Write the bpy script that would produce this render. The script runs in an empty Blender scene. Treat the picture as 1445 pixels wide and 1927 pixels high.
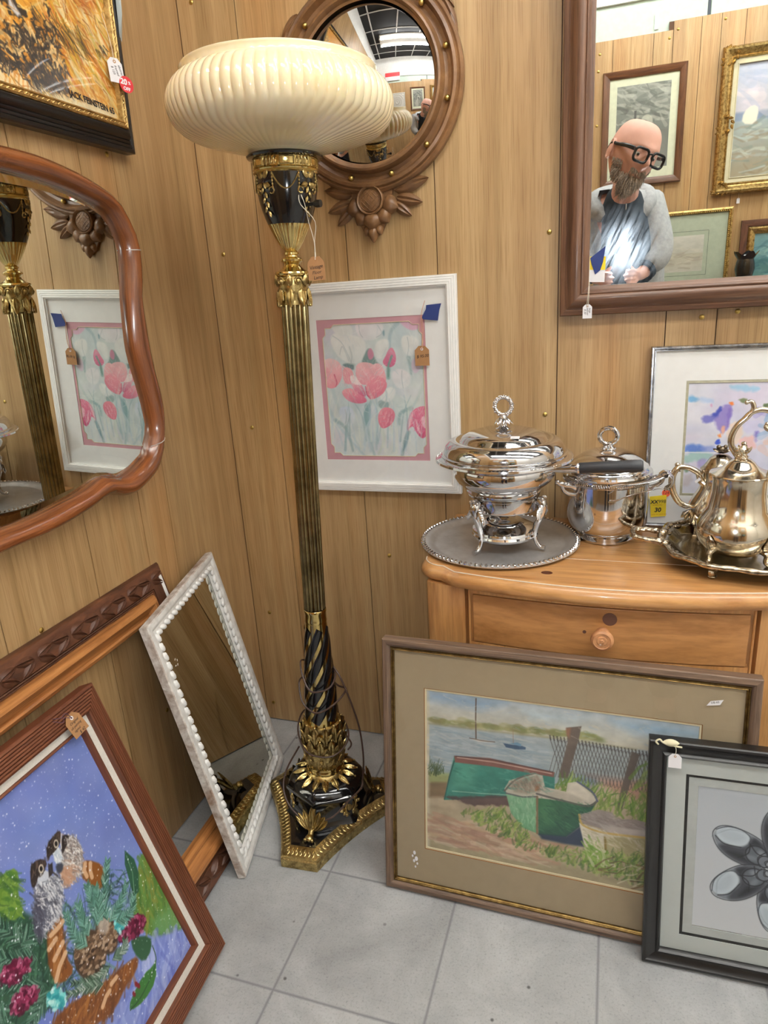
import bpy, math, random
import numpy as np
from mathutils import Matrix, Vector
random.seed(7); rng = np.random.default_rng(7)
sc = bpy.context.scene; COL = sc.collection
PI = math.pi; sin = math.sin; cos = math.cos

# ------------------------------------------------------------------ camera, light, exposure
CAM = np.array([.9539, -1.5741, 1.2]); FPX = 1281.2
RC = np.array([[.9501, .3061, -.0601], [-.0376, .3036, .9520], [-.3097, .9023, -.3000]])   # right, up, forward
cd = bpy.data.cameras.new('camera'); cam = bpy.data.objects.new('camera', cd); COL.objects.link(cam)
cd.sensor_fit = 'VERTICAL'; cd.sensor_height = 36.0; cd.lens = FPX/1927*36; cd.clip_start = .005; cd.clip_end = 60
q, _r = np.linalg.qr(RC.T); RO = (q*np.sign(np.diag(_r))).T
cam.matrix_world = Matrix(((RO[0][0], RO[1][0], -RO[2][0], CAM[0]), (RO[0][1], RO[1][1], -RO[2][1], CAM[1]),
                           (RO[0][2], RO[1][2], -RO[2][2], CAM[2]), (0, 0, 0, 1)))
sc.camera = cam
w = bpy.data.worlds.new('world'); sc.world = w; w.use_nodes = True
w.node_tree.nodes['Background'].inputs[0].default_value = (.9, .95, 1, 1)
w.node_tree.nodes['Background'].inputs[1].default_value = .25
TUBE = 54.0      # strength of the ceiling tubes
FLASH = 26000.0   # strength of the phone's torch
vs = sc.view_settings; vs.view_transform = 'Standard'; vs.look = 'None'; vs.gamma = 1; vs.use_curve_mapping = False
vs.exposure = 0.1
cy = sc.cycles; cy.use_denoising = True; cy.max_bounces = 9; cy.glossy_bounces = 7; cy.diffuse_bounces = 4; cy.transparent_max_bounces = 12
cy.sample_clamp_indirect = 6.0; cy.caustics_reflective = False; cy.caustics_refractive = False; cy.blur_glossy = .3

# ------------------------------------------------------------------ mesh helpers
class M:
    def __init__(s): s.v = []; s.f = []; s.u = []; s.has = False
    def add(s, v, f, uv=None):
        o = len(s.v); s.v += [tuple(float(c) for c in p) for p in v]; s.f += [tuple(i+o for i in q) for q in f]
        if uv is None: s.u += [(0., 0.)]*len(v)
        else: s.u += [tuple(t) for t in uv]; s.has = True
        return s
    def box(s, c, d, R=None):
        v = [Vector((x*d[0]/2, y*d[1]/2, z*d[2]/2)) for x in (-1, 1) for y in (-1, 1) for z in (-1, 1)]
        if R is not None: v = [R @ p for p in v]
        return s.add([p+Vector(c) for p in v], [(0, 1, 3, 2), (4, 6, 7, 5), (0, 4, 5, 1), (2, 3, 7, 6), (0, 2, 6, 4), (1, 5, 7, 3)])
    def grid(s, P, cu=False, cv=False, uv=None):
        nu = len(P); nv = len(P[0]); f = []
        for i in range(nu if cu else nu-1):
            for j in range(nv if cv else nv-1):
                f.append((i*nv+j, ((i+1) % nu)*nv+j, ((i+1) % nu)*nv+(j+1) % nv, i*nv+(j+1) % nv))
        return s.add([p for r in P for p in r], f, [t for r in uv for t in r] if uv else None)
    def lathe(s, prof, n=64, mod=None, c=(0, 0, 0), ax=None):
        """prof: (r, z) from bottom to top; mod(theta, k, r, z) -> r, z"""
        R = Vector((0, 0, 1)).rotation_difference(Vector(ax)).to_matrix() if ax else None
        P = []
        for k, (r, z) in enumerate(prof):
            row = []
            for i in range(n):
                t = 2*PI*i/n; rr, zz = (mod(t, k, r, z) if mod else (r, z))
                p = Vector((rr*cos(t), rr*sin(t), zz))
                if R: p = R @ p
                row.append(p+Vector(c))
            P.append(row[::-1])
        s.grid(P, cv=True)
        return s
    def tube(s, pts, rad, n=8, closed=False, flat=1.0, up=None):
        pts = [Vector(p) for p in pts]; N = len(pts)
        rad = [float(q) for q in rad] if hasattr(rad, '__len__') else [float(rad)]*N
        T = []
        for i in range(N):
            a = pts[(i-1) % N] if (closed or i > 0) else pts[i]; b = pts[(i+1) % N] if (closed or i < N-1) else pts[i]
            d = b-a; T.append(d.normalized() if d.length > 1e-9 else Vector((0, 0, 1)))
        nrm = Vector(up) if up else T[0].orthogonal()
        P = []; UV = []; L = 0
        for i in range(N):
            nrm = nrm-T[i]*nrm.dot(T[i])
            if nrm.length < 1e-6: nrm = T[i].orthogonal()
            nrm.normalize(); bi = T[i].cross(nrm)
            if i: L += (pts[i]-pts[i-1]).length
            P.append([pts[i]+rad[i]*(nrm*cos(2*PI*k/n)*flat+bi*sin(2*PI*k/n)) for k in range(n)]); UV.append([(L, k/n*2*PI*rad[i]) for k in range(n)])
        o = len(s.v); s.grid(P, cu=closed, cv=True, uv=UV)
        if not closed: s.f.append(tuple(o+k for k in range(n))[::-1]); s.f.append(tuple(o+(N-1)*n+k for k in range(n)))
        return s
    def ball(s, c, r, n=12, m=8, R=None):
        if not hasattr(r, '__len__'): r = (r, r, r)
        P = []
        for j in range(m+1):
            a = -PI/2+PI*j/m; row = []
            for i in range(n):
                t = 2*PI*i/n; p = Vector((r[0]*cos(a)*cos(t), r[1]*cos(a)*sin(t), r[2]*sin(a)))
                if R is not None: p = R @ p
                row.append(p+Vector(c))
            P.append(row)
        return s.grid(P, cv=True)
    def frame(s, w, h, prof, x0=0, y0=0, sides=(0, 1, 2, 3)):
        """four mitred rails; prof: (distance in from the edge, height)"""
        L = [0]
        for a, b in zip(prof, prof[1:]): L.append(L[-1]+math.hypot(b[0]-a[0], b[1]-a[1]))
        cor = lambda d: [(x0+d, y0+d), (x0+w-d, y0+d), (x0+w-d, y0+h-d), (x0+d, y0+h-d)]
        for k in sides:
            A = [(*cor(d)[k], z) for d, z in prof]; B = [(*cor(d)[(k+1) % 4], z) for d, z in prof]
            off = k*3.7
            s.grid([A, B], uv=[[(off+(a[0] if k % 2 == 0 else a[1]), l+off) for a, l in zip(A, L)], [(off+(b[0] if k % 2 == 0 else b[1]), l+off) for b, l in zip(B, L)]])
        return s
    def prism(s, poly, z0, z1, mp=None):
        n = len(poly); v = [(x, y, z0) for x, y in poly]+[(x, y, z1) for x, y in poly]
        if mp: v = [mp(*p) for p in v]
        return s.add(v, [tuple(range(n))[::-1], tuple(range(n, 2*n))]+[(i, (i+1) % n, n+(i+1) % n, n+i) for i in range(n)])
    def leaf(s, base, d, nrm, L, W, h=.004, curl=0.0, pw=.8, nu=9, nv=7, vein=.35, tip=1.0):
        """a pointed carved leaf lying in the plane of d, swelling along nrm"""
        d = Vector(d).normalized(); nrm = Vector(nrm); nrm = (nrm-d*nrm.dot(d)).normalized(); sd = d.cross(nrm); b = Vector(base); P = []
        for i in range(nu):
            u = i/(nu-1); wd = W*(sin(PI*u**pw)**.7 if 0 < u < 1 else .02)*.5; row = []
            for j in range(nv):
                v = -1+2*j/(nv-1); hh = h*(1-v*v)*(sin(PI*min(1, u*.9+.08))**.6) - h*vein*math.exp(-(v/.22)**2)*(1 if 0 < i < nu-1 else 0)
                row.append(b+d*L*u+sd*wd*v+nrm*(hh+curl*u*u*L))
            P.append(row)
        return s.grid(P)
    def build(s, name, mat, parent=None, ang=35, bevel=0, smooth=True, mw=None, sub=0):
        me = bpy.data.meshes.new(name); me.from_pydata(s.v, [], s.f); me.update()
        if s.has:
            ul = me.uv_layers.new(name='UVMap'); vi = np.empty(len(me.loops), dtype=np.int32); me.loops.foreach_get('vertex_index', vi)
            ul.data.foreach_set('uv', np.array(s.u, dtype=np.float32)[vi].ravel())
        if smooth:
            me.polygons.foreach_set('use_smooth', [True]*len(me.polygons)); me.set_sharp_from_angle(angle=math.radians(ang))
        if mat: me.materials.append(mat)
        o = bpy.data.objects.new(name, me); COL.objects.link(o)
        if parent: o.parent = parent
        if mw is not None: o.matrix_world = mw
        if bevel:
            b = o.modifiers.new('bevel', 'BEVEL'); b.width = bevel; b.segments = 2; b.limit_method = 'ANGLE'; b.angle_limit = .6
        if sub:
            b = o.modifiers.new('sub', 'SUBSURF'); b.levels = sub; b.render_levels = sub
        return o

def tag(o, label=None, cat=None, group=None, kind=None):
    if label: o['label'] = label
    if cat: o['category'] = cat
    if group: o['group'] = group
    if kind: o['kind'] = kind
    return o
def thing(name, label, cat, mw=None, group=None):
    o = bpy.data.objects.new(name, None); COL.objects.link(o); o.empty_display_size = .05
    if mw is not None: o.matrix_world = mw if isinstance(mw, Matrix) else Matrix.Translation(mw)
    return tag(o, label, cat, group)
def axes(O, ex, up, n): return Matrix(((ex[0], up[0], n[0], O[0]), (ex[1], up[1], n[1], O[1]), (ex[2], up[2], n[2], O[2]), (0, 0, 0, 1)))
def lean(x, y, z, yaw, tilt, roll=0):
    """local x along the bottom edge, y up the picture, z out of its face"""
    ex = np.array([cos(yaw), sin(yaw), 0]); nz = np.array([sin(yaw), -cos(yaw), 0]); up = -nz*sin(tilt)+np.array([0, 0, cos(tilt)])
    ex, up = ex*cos(roll)+up*sin(roll), up*cos(roll)-ex*sin(roll)
    return axes((x, y, z), ex, up, np.cross(ex, up))
def smooth_path(P, n=40, closed=False):
    """Catmull-Rom through the points"""
    P = [Vector(p) for p in P]; N = len(P); out = []; segs = N if closed else N-1
    for i in range(segs):
        g = lambda k: P[k % N] if closed else P[max(0, min(N-1, k))]
        a, b, c, d = g(i-1), g(i), g(i+1), g(i+2); m = max(2, n//segs)
        for k in range(m):
            t = k/m; out.append(.5*((2*b)+(c-a)*t+(2*a-5*b+4*c-d)*t*t+(3*b-a-3*c+d)*t**3))
    if not closed: out.append(P[-1])
    return out
def text(body, size, mat, parent, loc=(0, 0, 0), rot=0, shear=0, bold=0, align='LEFT', name='lettering'):
    c = bpy.data.curves.new(name, 'FONT'); c.body = body; c.size = size; c.shear = shear; c.offset = bold; c.align_x = align; c.resolution_u = 3; c.extrude = .00008
    t = bpy.data.objects.new(name+'_src', c); COL.objects.link(t); dg = bpy.context.evaluated_depsgraph_get()
    me = bpy.data.meshes.new_from_object(t.evaluated_get(dg)); bpy.data.objects.remove(t); me.materials.clear(); me.materials.append(mat)
    o = bpy.data.objects.new(name, me); COL.objects.link(o); o.parent = parent
    o.matrix_local = Matrix.Translation(loc) @ Matrix.Rotation(rot, 4, 'Z'); return o

# ------------------------------------------------------------------ materials
def lin(c):
    c = np.array(c, float)/255
    return tuple(np.where(c <= .04045, c/12.92, ((c+.055)/1.055)**2.4))
def base(name):
    m = bpy.data.materials.new(name); m.use_nodes = True; nt = m.node_tree
    return m, nt, nt.nodes['Principled BSDF']
def N(nt, t, **k):
    n = nt.nodes.new(t)
    for a, b in k.items(): setattr(n, a, b)
    return n
def coords(nt, scale, uv=False, rot=(0, 0, 0)):
    tc = N(nt, 'ShaderNodeTexCoord'); mp = N(nt, 'ShaderNodeMapping'); mp.inputs['Scale'].default_value = scale; mp.inputs['Rotation'].default_value = rot
    nt.links.new(tc.outputs['UV' if uv else 'Object'], mp.inputs[0]); return mp.outputs[0]
def noise(nt, vec, scale=1, detail=4, rough=.6, dist=0):
    n = N(nt, 'ShaderNodeTexNoise'); n.inputs['Scale'].default_value = scale; n.inputs['Detail'].default_value = detail
    n.inputs['Roughness'].default_value = rough; n.inputs['Distortion'].default_value = dist; nt.links.new(vec, n.inputs['Vector']); return n.outputs['Fac']
def ramp(nt, fac, stops):
    r = N(nt, 'ShaderNodeValToRGB'); e = r.color_ramp.elements
    while len(e) < len(stops): e.new(.5)
    for k, (p, c) in enumerate(stops): e[k].position = p; e[k].color = (*c[:3], 1)
    nt.links.new(fac, r.inputs[0]); return r.outputs[0]
def mixc(nt, a, b, fac, mode='MIX'):
    m = N(nt, 'ShaderNodeMix', data_type='RGBA', blend_type=mode)
    for v, s in ((fac, 0), (a, 6), (b, 7)):
        if hasattr(v, 'links') or hasattr(v, 'is_linked'): nt.links.new(v, m.inputs[s])
        else: m.inputs[s].default_value = v if s == 0 else (*v[:3], 1)
    return m.outputs[2]
def bump(nt, p, h, st=.3, dist=.002):
    b = N(nt, 'ShaderNodeBump'); b.inputs['Strength'].default_value = st; b.inputs['Distance'].default_value = dist
    nt.links.new(h, b.inputs['Height']); nt.links.new(b.outputs[0], p.inputs['Normal'])
def plain(name, c, rough=.5, metal=0, var=.06, sc_=40, bmp=0, coat=0, spec=.5, bscale=None):
    """one colour with a slight procedural mottling"""
    m, nt, p = base(name); L = lin(c); v = coords(nt, (1, 1, 1)); f = noise(nt, v, sc_, 3)
    nt.links.new(ramp(nt, f, [(.3, tuple(x*(1-var) for x in L)), (.7, tuple(min(1, x*(1+var)) for x in L))]), p.inputs['Base Color'])
    p.inputs['Roughness'].default_value = rough; p.inputs['Metallic'].default_value = metal; p.inputs['Coat Weight'].default_value = coat; p.inputs['Coat Roughness'].default_value = .08
    p.inputs['Specular IOR Level'].default_value = spec
    if bmp: bump(nt, p, noise(nt, v, bscale or sc_*2, 3), bmp)
    return m
def wood(name, c1, c2, scale=(3, 60, 60), uv=True, rough=.4, coat=0, bmp=.15, c3=None, fleck=0):
    m, nt, p = base(name); v = coords(nt, scale, uv); f = noise(nt, v, 1, 6, .65, .6)
    st = [(.32, lin(c1)), (.62, lin(c2))]
    if c3: st.append((.78, lin(c3)))
    col = ramp(nt, f, st); v2 = coords(nt, tuple(s*4 for s in scale), uv); g = noise(nt, v2, 1, 3, .6)
    col = mixc(nt, col, ramp(nt, g, [(.35, (.62, .58, .55)), (.55, (1, 1, 1))]), .55, 'MULTIPLY')
    if fleck: col = mixc(nt, col, lin((230, 225, 215)), ramp(nt, noise(nt, coords(nt, (30, 30, 30)), 1, 5, .75), [(.62-.0*fleck, (0, 0, 0)), (.68, (fleck,)*3)]))
    nt.links.new(col, p.inputs['Base Color']); p.inputs['Roughness'].default_value = rough; p.inputs['Coat Weight'].default_value = coat; p.inputs['Coat Roughness'].default_value = .12
    if bmp: bump(nt, p, g, bmp)
    return m
def metal(name, c, rough=.1, c2=None, sc_=30, bmp=0, lo=.4, hi=.65, r2=None):
    m, nt, p = base(name); v = coords(nt, (1, 1, 1)); f = noise(nt, v, sc_, 5, .65)
    nt.links.new(ramp(nt, f, [(lo, lin(c2 or tuple(x*.94 for x in c))), (hi, lin(c))]), p.inputs['Base Color'])
    p.inputs['Metallic'].default_value = 1
    if r2: nt.links.new(ramp(nt, f, [(lo, (r2,)*3), (hi, (rough,)*3)]), p.inputs['Roughness'])
    else: p.inputs['Roughness'].default_value = rough
    if bmp: bump(nt, p, noise(nt, v, sc_*3, 3), bmp, .001)
    return m
def emit(name, c, s):
    m, nt, p = base(name); p.inputs['Emission Color'].default_value = (*c, 1); p.inputs['Emission Strength'].default_value = s; p.inputs['Base Color'].default_value = (*c, 1); return m
def pane(name, tint=(1, 1, 1), amt=.05, rough=.0):
    """thin picture glass: see-through with a weak mirror image"""
    m = bpy.data.materials.new(name); m.use_nodes = True; nt = m.node_tree; nt.nodes.clear()
    o = N(nt, 'ShaderNodeOutputMaterial'); t = N(nt, 'ShaderNodeBsdfTransparent'); t.inputs[0].default_value = (*tint, 1)
    g = N(nt, 'ShaderNodeBsdfGlossy'); g.inputs['Roughness'].default_value = rough; mx = N(nt, 'ShaderNodeMixShader'); fr = N(nt, 'ShaderNodeLayerWeight'); fr.inputs[0].default_value = .5
    pw = N(nt, 'ShaderNodeMath', operation='POWER'); pw.inputs[1].default_value = 5; ad = N(nt, 'ShaderNodeMath', operation='MULTIPLY_ADD'); ad.inputs[1].default_value = .7; ad.inputs[2].default_value = amt
    nt.links.new(fr.outputs['Facing'], pw.inputs[0]); nt.links.new(pw.outputs[0], ad.inputs[0]); nt.links.new(ad.outputs[0], mx.inputs[0]); nt.links.new(t.outputs[0], mx.inputs[1]); nt.links.new(g.outputs[0], mx.inputs[2]); nt.links.new(mx.outputs[0], o.inputs[0])
    return m
def painted(name, rough=.55, coat=0):
    m, nt, p = base(name); a = N(nt, 'ShaderNodeVertexColor', layer_name='paint'); nt.links.new(a.outputs[0], p.inputs['Base Color'])
    p.inputs['Roughness'].default_value = rough; p.inputs['Coat Weight'].default_value = coat; bump(nt, p, noise(nt, coords(nt, (1, 1, 1)), 500, 3), .15, .0005); return m

def panel_mat():
    m, nt, p = base('oak_panelling'); v = coords(nt, (34, 34, .9)); info = N(nt, 'ShaderNodeNewGeometry')
    va = N(nt, 'ShaderNodeVectorMath', operation='MULTIPLY_ADD'); va.inputs[1].default_value = (1, 1, 1)
    cmb = N(nt, 'ShaderNodeCombineXYZ'); ml = N(nt, 'ShaderNodeMath', operation='MULTIPLY'); ml.inputs[1].default_value = 37
    nt.links.new(info.outputs['Random Per Island'], ml.inputs[0])
    for k in range(3): nt.links.new(ml.outputs[0], cmb.inputs[k])
    nt.links.new(v, va.inputs[0]); nt.links.new(cmb.outputs[0], va.inputs[2])
    f = noise(nt, va.outputs[0], 1, 5, .6, 1.2)
    col = ramp(nt, f, [(.28, lin((162, 132, 89))), (.5, lin((183, 151, 106))), (.72, lin((196, 165, 121)))])
    big = noise(nt, coords(nt, (9, 9, .25)), 1, 2)
    col = mixc(nt, col, ramp(nt, big, [(.35, lin((232, 224, 218))), (.5, (1, 1, 1)), (.68, lin((252, 236, 222)))]), .9, 'MULTIPLY')
    pore = noise(nt, coords(nt, (420, 420, 9)), 1, 2, .5)
    col = mixc(nt, col, ramp(nt, pore, [(.36, lin((208, 192, 174))), (.5, (1, 1, 1))]), .5, 'MULTIPLY')
    isl = ramp(nt, info.outputs['Random Per Island'], [(0, (.93, .91, .89)), (.5, (1, .99, .97)), (1, (.96, .97, .97))])
    col = mixc(nt, col, isl, .8, 'MULTIPLY'); nt.links.new(col, p.inputs['Base Color']); p.inputs['Roughness'].default_value = .42
    bump(nt, p, pore, .12, .001); return m
def floor_mat():
    m, nt, p = base('grey_stone_tile'); tc = N(nt, 'ShaderNodeTexCoord'); sp = N(nt, 'ShaderNodeSeparateXYZ'); nt.links.new(tc.outputs['Object'], sp.inputs[0])
    def cell(sock, off, pitch):
        a = N(nt, 'ShaderNodeMath', operation='SUBTRACT'); nt.links.new(sock, a.inputs[0]); a.inputs[1].default_value = off
        b = N(nt, 'ShaderNodeMath', operation='DIVIDE'); nt.links.new(a.outputs[0], b.inputs[0]); b.inputs[1].default_value = pitch
        fl = N(nt, 'ShaderNodeMath', operation='FLOOR'); nt.links.new(b.outputs[0], fl.inputs[0])
        r = N(nt, 'ShaderNodeMath', operation='PINGPONG'); nt.links.new(b.outputs[0], r.inputs[0]); r.inputs[1].default_value = .5
        d = N(nt, 'ShaderNodeMath', operation='MULTIPLY'); nt.links.new(r.outputs[0], d.inputs[0]); d.inputs[1].default_value = pitch
        return fl.outputs[0], d.outputs[0]
    cx, dx = cell(sp.outputs[0], .1225, .283); cyy, dy = cell(sp.outputs[1], -.495, .2785)
    mn = N(nt, 'ShaderNodeMath', operation='MINIMUM'); nt.links.new(dx, mn.inputs[0]); nt.links.new(dy, mn.inputs[1])
    cb = N(nt, 'ShaderNodeCombineXYZ'); nt.links.new(cx, cb.inputs[0]); nt.links.new(cyy, cb.inputs[1])
    wn = N(nt, 'ShaderNodeTexWhiteNoise', noise_dimensions='3D'); nt.links.new(cb.outputs[0], wn.inputs['Vector'])
    o = coords(nt, (1, 1, 1)); f = noise(nt, o, 7, 6, .65, .4); g = noise(nt, o, 230, 4, .75)
    col = ramp(nt, f, [(.3, lin((158, 160, 160))), (.7, lin((194, 196, 196)))])
    col = mixc(nt, col, ramp(nt, g, [(.3, (.5, .5, .5)), (.46, (1, 1, 1)), (.75, (1.08, 1.08, 1.08))]), .7, 'MULTIPLY')
    col = mixc(nt, col, ramp(nt, wn.outputs['Value'], [(0, (.9, .9, .9)), (1, (1, 1, 1))]), 1, 'MULTIPLY')
    vo = N(nt, 'ShaderNodeTexVoronoi'); vo.inputs['Scale'].default_value = 55; nt.links.new(o, vo.inputs['Vector'])
    pick = N(nt, 'ShaderNodeSeparateColor'); nt.links.new(vo.outputs['Color'], pick.inputs[0])
    sm = N(nt, 'ShaderNodeMath', operation='MULTIPLY'); nt.links.new(ramp(nt, pick.outputs[0], [(.93, (0, 0, 0)), (.95, (1, 1, 1))]), sm.inputs[0])
    nt.links.new(ramp(nt, vo.outputs['Distance'], [(.12, (1, 1, 1)), (.24, (0, 0, 0))]), sm.inputs[1])
    col = mixc(nt, col, lin((92, 92, 92)), sm.outputs[0])
    gr = ramp(nt, mn.outputs[0], [(.0013, (1, 1, 1)), (.0026, (0, 0, 0))]); col = mixc(nt, col, lin((128, 129, 132)), gr)
    nt.links.new(col, p.inputs['Base Color']); p.inputs['Roughness'].default_value = .55
    iv = N(nt, 'ShaderNodeMath', operation='SUBTRACT'); nt.links.new(g, iv.inputs[0]); nt.links.new(gr, iv.inputs[1]); bump(nt, p, iv.outputs[0], .25, .001); return m
def smudged_mirror():
    """silvered glass carrying a streaky film of grease in its lower corner"""
    m, nt, p = base('smudged_mirror'); p.inputs['Metallic'].default_value = 1; p.inputs['Roughness'].default_value = .0; p.inputs['Base Color'].default_value = (.84, .87, .85, 1)
    g = N(nt, 'ShaderNodeBsdfGlossy'); g.inputs['Roughness'].default_value = .22; g.inputs['Color'].default_value = (.75, .85, .95, 1)
    mx = N(nt, 'ShaderNodeMixShader'); o = nt.nodes['Material Output']; tc = N(nt, 'ShaderNodeTexCoord')
    ds = N(nt, 'ShaderNodeVectorMath', operation='DISTANCE'); ds.inputs[1].default_value = (.125, .135, 0); nt.links.new(tc.outputs['Object'], ds.inputs[0])
    r1 = N(nt, 'ShaderNodeVectorRotate', rotation_type='Z_AXIS'); r1.inputs['Angle'].default_value = .45; nt.links.new(tc.outputs['Object'], r1.inputs[0])
    r2 = N(nt, 'ShaderNodeVectorMath', operation='MULTIPLY'); r2.inputs[1].default_value = (150, 12, 1); nt.links.new(r1.outputs[0], r2.inputs[0]); st = noise(nt, r2.outputs[0], 1, 6, .7, .8)
    a = N(nt, 'ShaderNodeMath', operation='MULTIPLY'); nt.links.new(ramp(nt, ds.outputs['Value'], [(.02, (.26,)*3), (.05, (.09,)*3), (.085, (.012,)*3), (.3, (.002,)*3)]), a.inputs[0]); nt.links.new(ramp(nt, st, [(.38, (.08,)*3), (.62, (1, 1, 1))]), a.inputs[1])
    nt.links.new(a.outputs[0], mx.inputs[0]); nt.links.new(p.outputs[0], mx.inputs[1]); nt.links.new(g.outputs[0], mx.inputs[2]); nt.links.new(mx.outputs[0], o.inputs[0]); return m
def cream_glass():
    m, nt, p = base('cream_opal_glass'); p.inputs['Base Color'].default_value = (*lin((246, 230, 192)), 1); p.inputs['Roughness'].default_value = .12
    p.inputs['Subsurface Weight'].default_value = .25; p.inputs['Subsurface Radius'].default_value = (.012, .009, .005); p.inputs['Subsurface Scale'].default_value = 1; p.inputs['Coat Weight'].default_value = .6; p.inputs['Coat Roughness'].default_value = .03
    v = coords(nt, (1, 1, 1)); nt.links.new(ramp(nt, noise(nt, v, 6, 3), [(.35, lin((242, 226, 184))), (.65, lin((250, 238, 208)))]), p.inputs['Base Color']); return m

PAN = panel_mat(); GROOVE = plain('groove_brown', (88, 62, 44), .8); FLOOR = floor_mat()
DRY = plain('green_drywall', (196, 212, 200), .8, bmp=.1); WHITE_WALL = plain('white_wall', (228, 228, 224), .7); CEIL = plain('black_ceiling_tile', (22, 22, 24), .8); GRIDW = plain('white_ceiling_grid', (225, 225, 225), .5)
TUBEM = emit('lit_tube', (1, .985, .95), TUBE); FLASHM = emit('phone_torch', (.92, .97, 1), FLASH)
CHROME = metal('chrome', (226, 226, 228), .05, r2=.09, sc_=12); STEEL = metal('tarnished_pewter_plate', (214, 214, 214), .34, (182, 180, 178), 14, lo=.3, hi=.7, r2=.44)
STEEL.node_tree.nodes['Principled BSDF'].inputs['Metallic'].default_value = .65
SILV = metal('gold_tinged_silver', (236, 229, 214), .09, (214, 202, 180), 18, lo=.35, hi=.7, r2=.16); SILVD = metal('tarnished_silver_chasing', (214, 202, 180), .18, (130, 114, 94), 60, lo=.38, hi=.6)
BRASS = metal('aged_brass', (206, 182, 122), .26, (124, 104, 64), 70, lo=.34, hi=.6, r2=.4); BRASSP = metal('polished_brass', (222, 200, 136), .15, (190, 164, 100), 14, lo=.3, hi=.6)
BRONZE = metal('dark_fluted_brass', (160, 144, 104), .26, (104, 92, 62), 20, lo=.35, hi=.7); GOLDM = metal('gold_knob', (206, 178, 104), .3)
GILT = metal('gilt_moulding', (202, 172, 112), .42, (134, 106, 62), 80, lo=.36, hi=.6, bmp=.3); BLACKL = plain('black_lacquer', (14, 14, 16), .12, coat=.5); BLACKM = plain('black_plastic', (18, 18, 18), .4)
MIRR = metal('mirror_glass', (236, 240, 236), .0, (234, 239, 235)); MIRR2 = metal('convex_mirror_glass', (235, 238, 240), .0); SMUD = smudged_mirror(); CREAM = cream_glass()
GLASS = pane('picture_glass', amt=.035); 
WHITEP = plain('white_paint', (244, 243, 239), .45, var=.03); WHITED = wood('distressed_white_paint', (229, 227, 222), (238, 237, 233), (8, 8, 8), False, .5, bmp=.5); BARE = wood('worn_wood_edge', (150, 124, 104), (226, 222, 216), (25, 25, 25), False, .6, c3=(226, 222, 214))
MATW = plain('white_mat_board', (236, 236, 233), .8, var=.02); MATT = plain('taupe_mat_board', (162, 146, 118), .85, var=.03); MATC = plain('cream_bevel', (214, 202, 168), .8); MATG = plain('pale_grey_mat', (186, 193, 190), .8, var=.02); MATP = plain('rose_mat_board', (202, 152, 162), .8, var=.03); MATGO = plain('mottled_gold_mat', (176, 172, 148), .6, var=.15, sc_=120)
PAPER = plain('white_card', (232, 231, 234), .8, var=.02); KRAFT = plain('kraft_card', (168, 124, 82), .85, var=.05); STRING = plain('cotton_string', (222, 214, 196), .9); TWINE = plain('pink_string', (206, 150, 118), .9); CORD = plain('brown_lamp_cord', (64, 44, 36), .45); INK = plain('black_ink', (28, 26, 30), .7); PINK = plain('purple_string', (92, 66, 84), .8)
TAPE = plain('blue_painters_tape', (34, 52, 112), .65, bmp=.1); YEL = plain('yellow_sticker', (240, 212, 40), .55); RED = plain('red_sticker', (204, 44, 52), .5); ORNG = plain('orange_dot', (232, 96, 58), .5); REDINK = plain('red_print', (190, 90, 20), .7)
WAL = wood('walnut_frame', (78, 52, 38), (118, 84, 62), (3, 70, 70), True, .4, .2); GOLDW = wood('antique_gold_brown_carving', (98, 68, 42), (138, 100, 64), (9, 9, 9), False, .4, .1, .08, c3=(156, 116, 76))
MAHOG = wood('mahogany_band', (98, 54, 28), (148, 86, 46), (4, 60, 60), True, .25, .5, .05, c3=(170, 104, 58)); DARKO = wood('dark_carved_wood', (62, 36, 24), (104, 64, 42), (10, 40, 40), True, .5, c3=(128, 80, 50)); ORANGE = wood('orange_pine_cove', (138, 84, 42), (196, 134, 78), (3, 60, 60), True, .35, .2, c3=(208, 150, 92))
REDB = wood('red_brown_fluted_wood', (96, 54, 36), (122, 72, 48), (4, 60, 60), True, .5, 0, .05); WEATH = wood('weathered_grey_brown', (78, 62, 52), (128, 104, 84), (5, 120, 120), True, .55, c3=(160, 138, 112)); BLKW = wood('black_stained_wood', (14, 14, 15), (30, 29, 29), (5, 60, 60), True, .35, .2)
PINE = wood('honey_pine', (180, 124, 70), (210, 158, 100), (2.2, 30, 30), False, .3, .35, .06, c3=(218, 170, 114)); PINEV = wood('honey_pine_upright', (180, 124, 72), (210, 158, 100), (34, 34, 2.6), False, .35, .2, .06, c3=(218, 168, 112)); PINED = wood('pine_drawer_face', (166, 114, 64), (200, 146, 92), (3, 30, 18), False, .4, .15, .06, c3=(210, 158, 102)); KNOT = plain('pine_knot', (86, 40, 18), .4); PALE = plain('pale_line', (232, 220, 200), .5)

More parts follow.
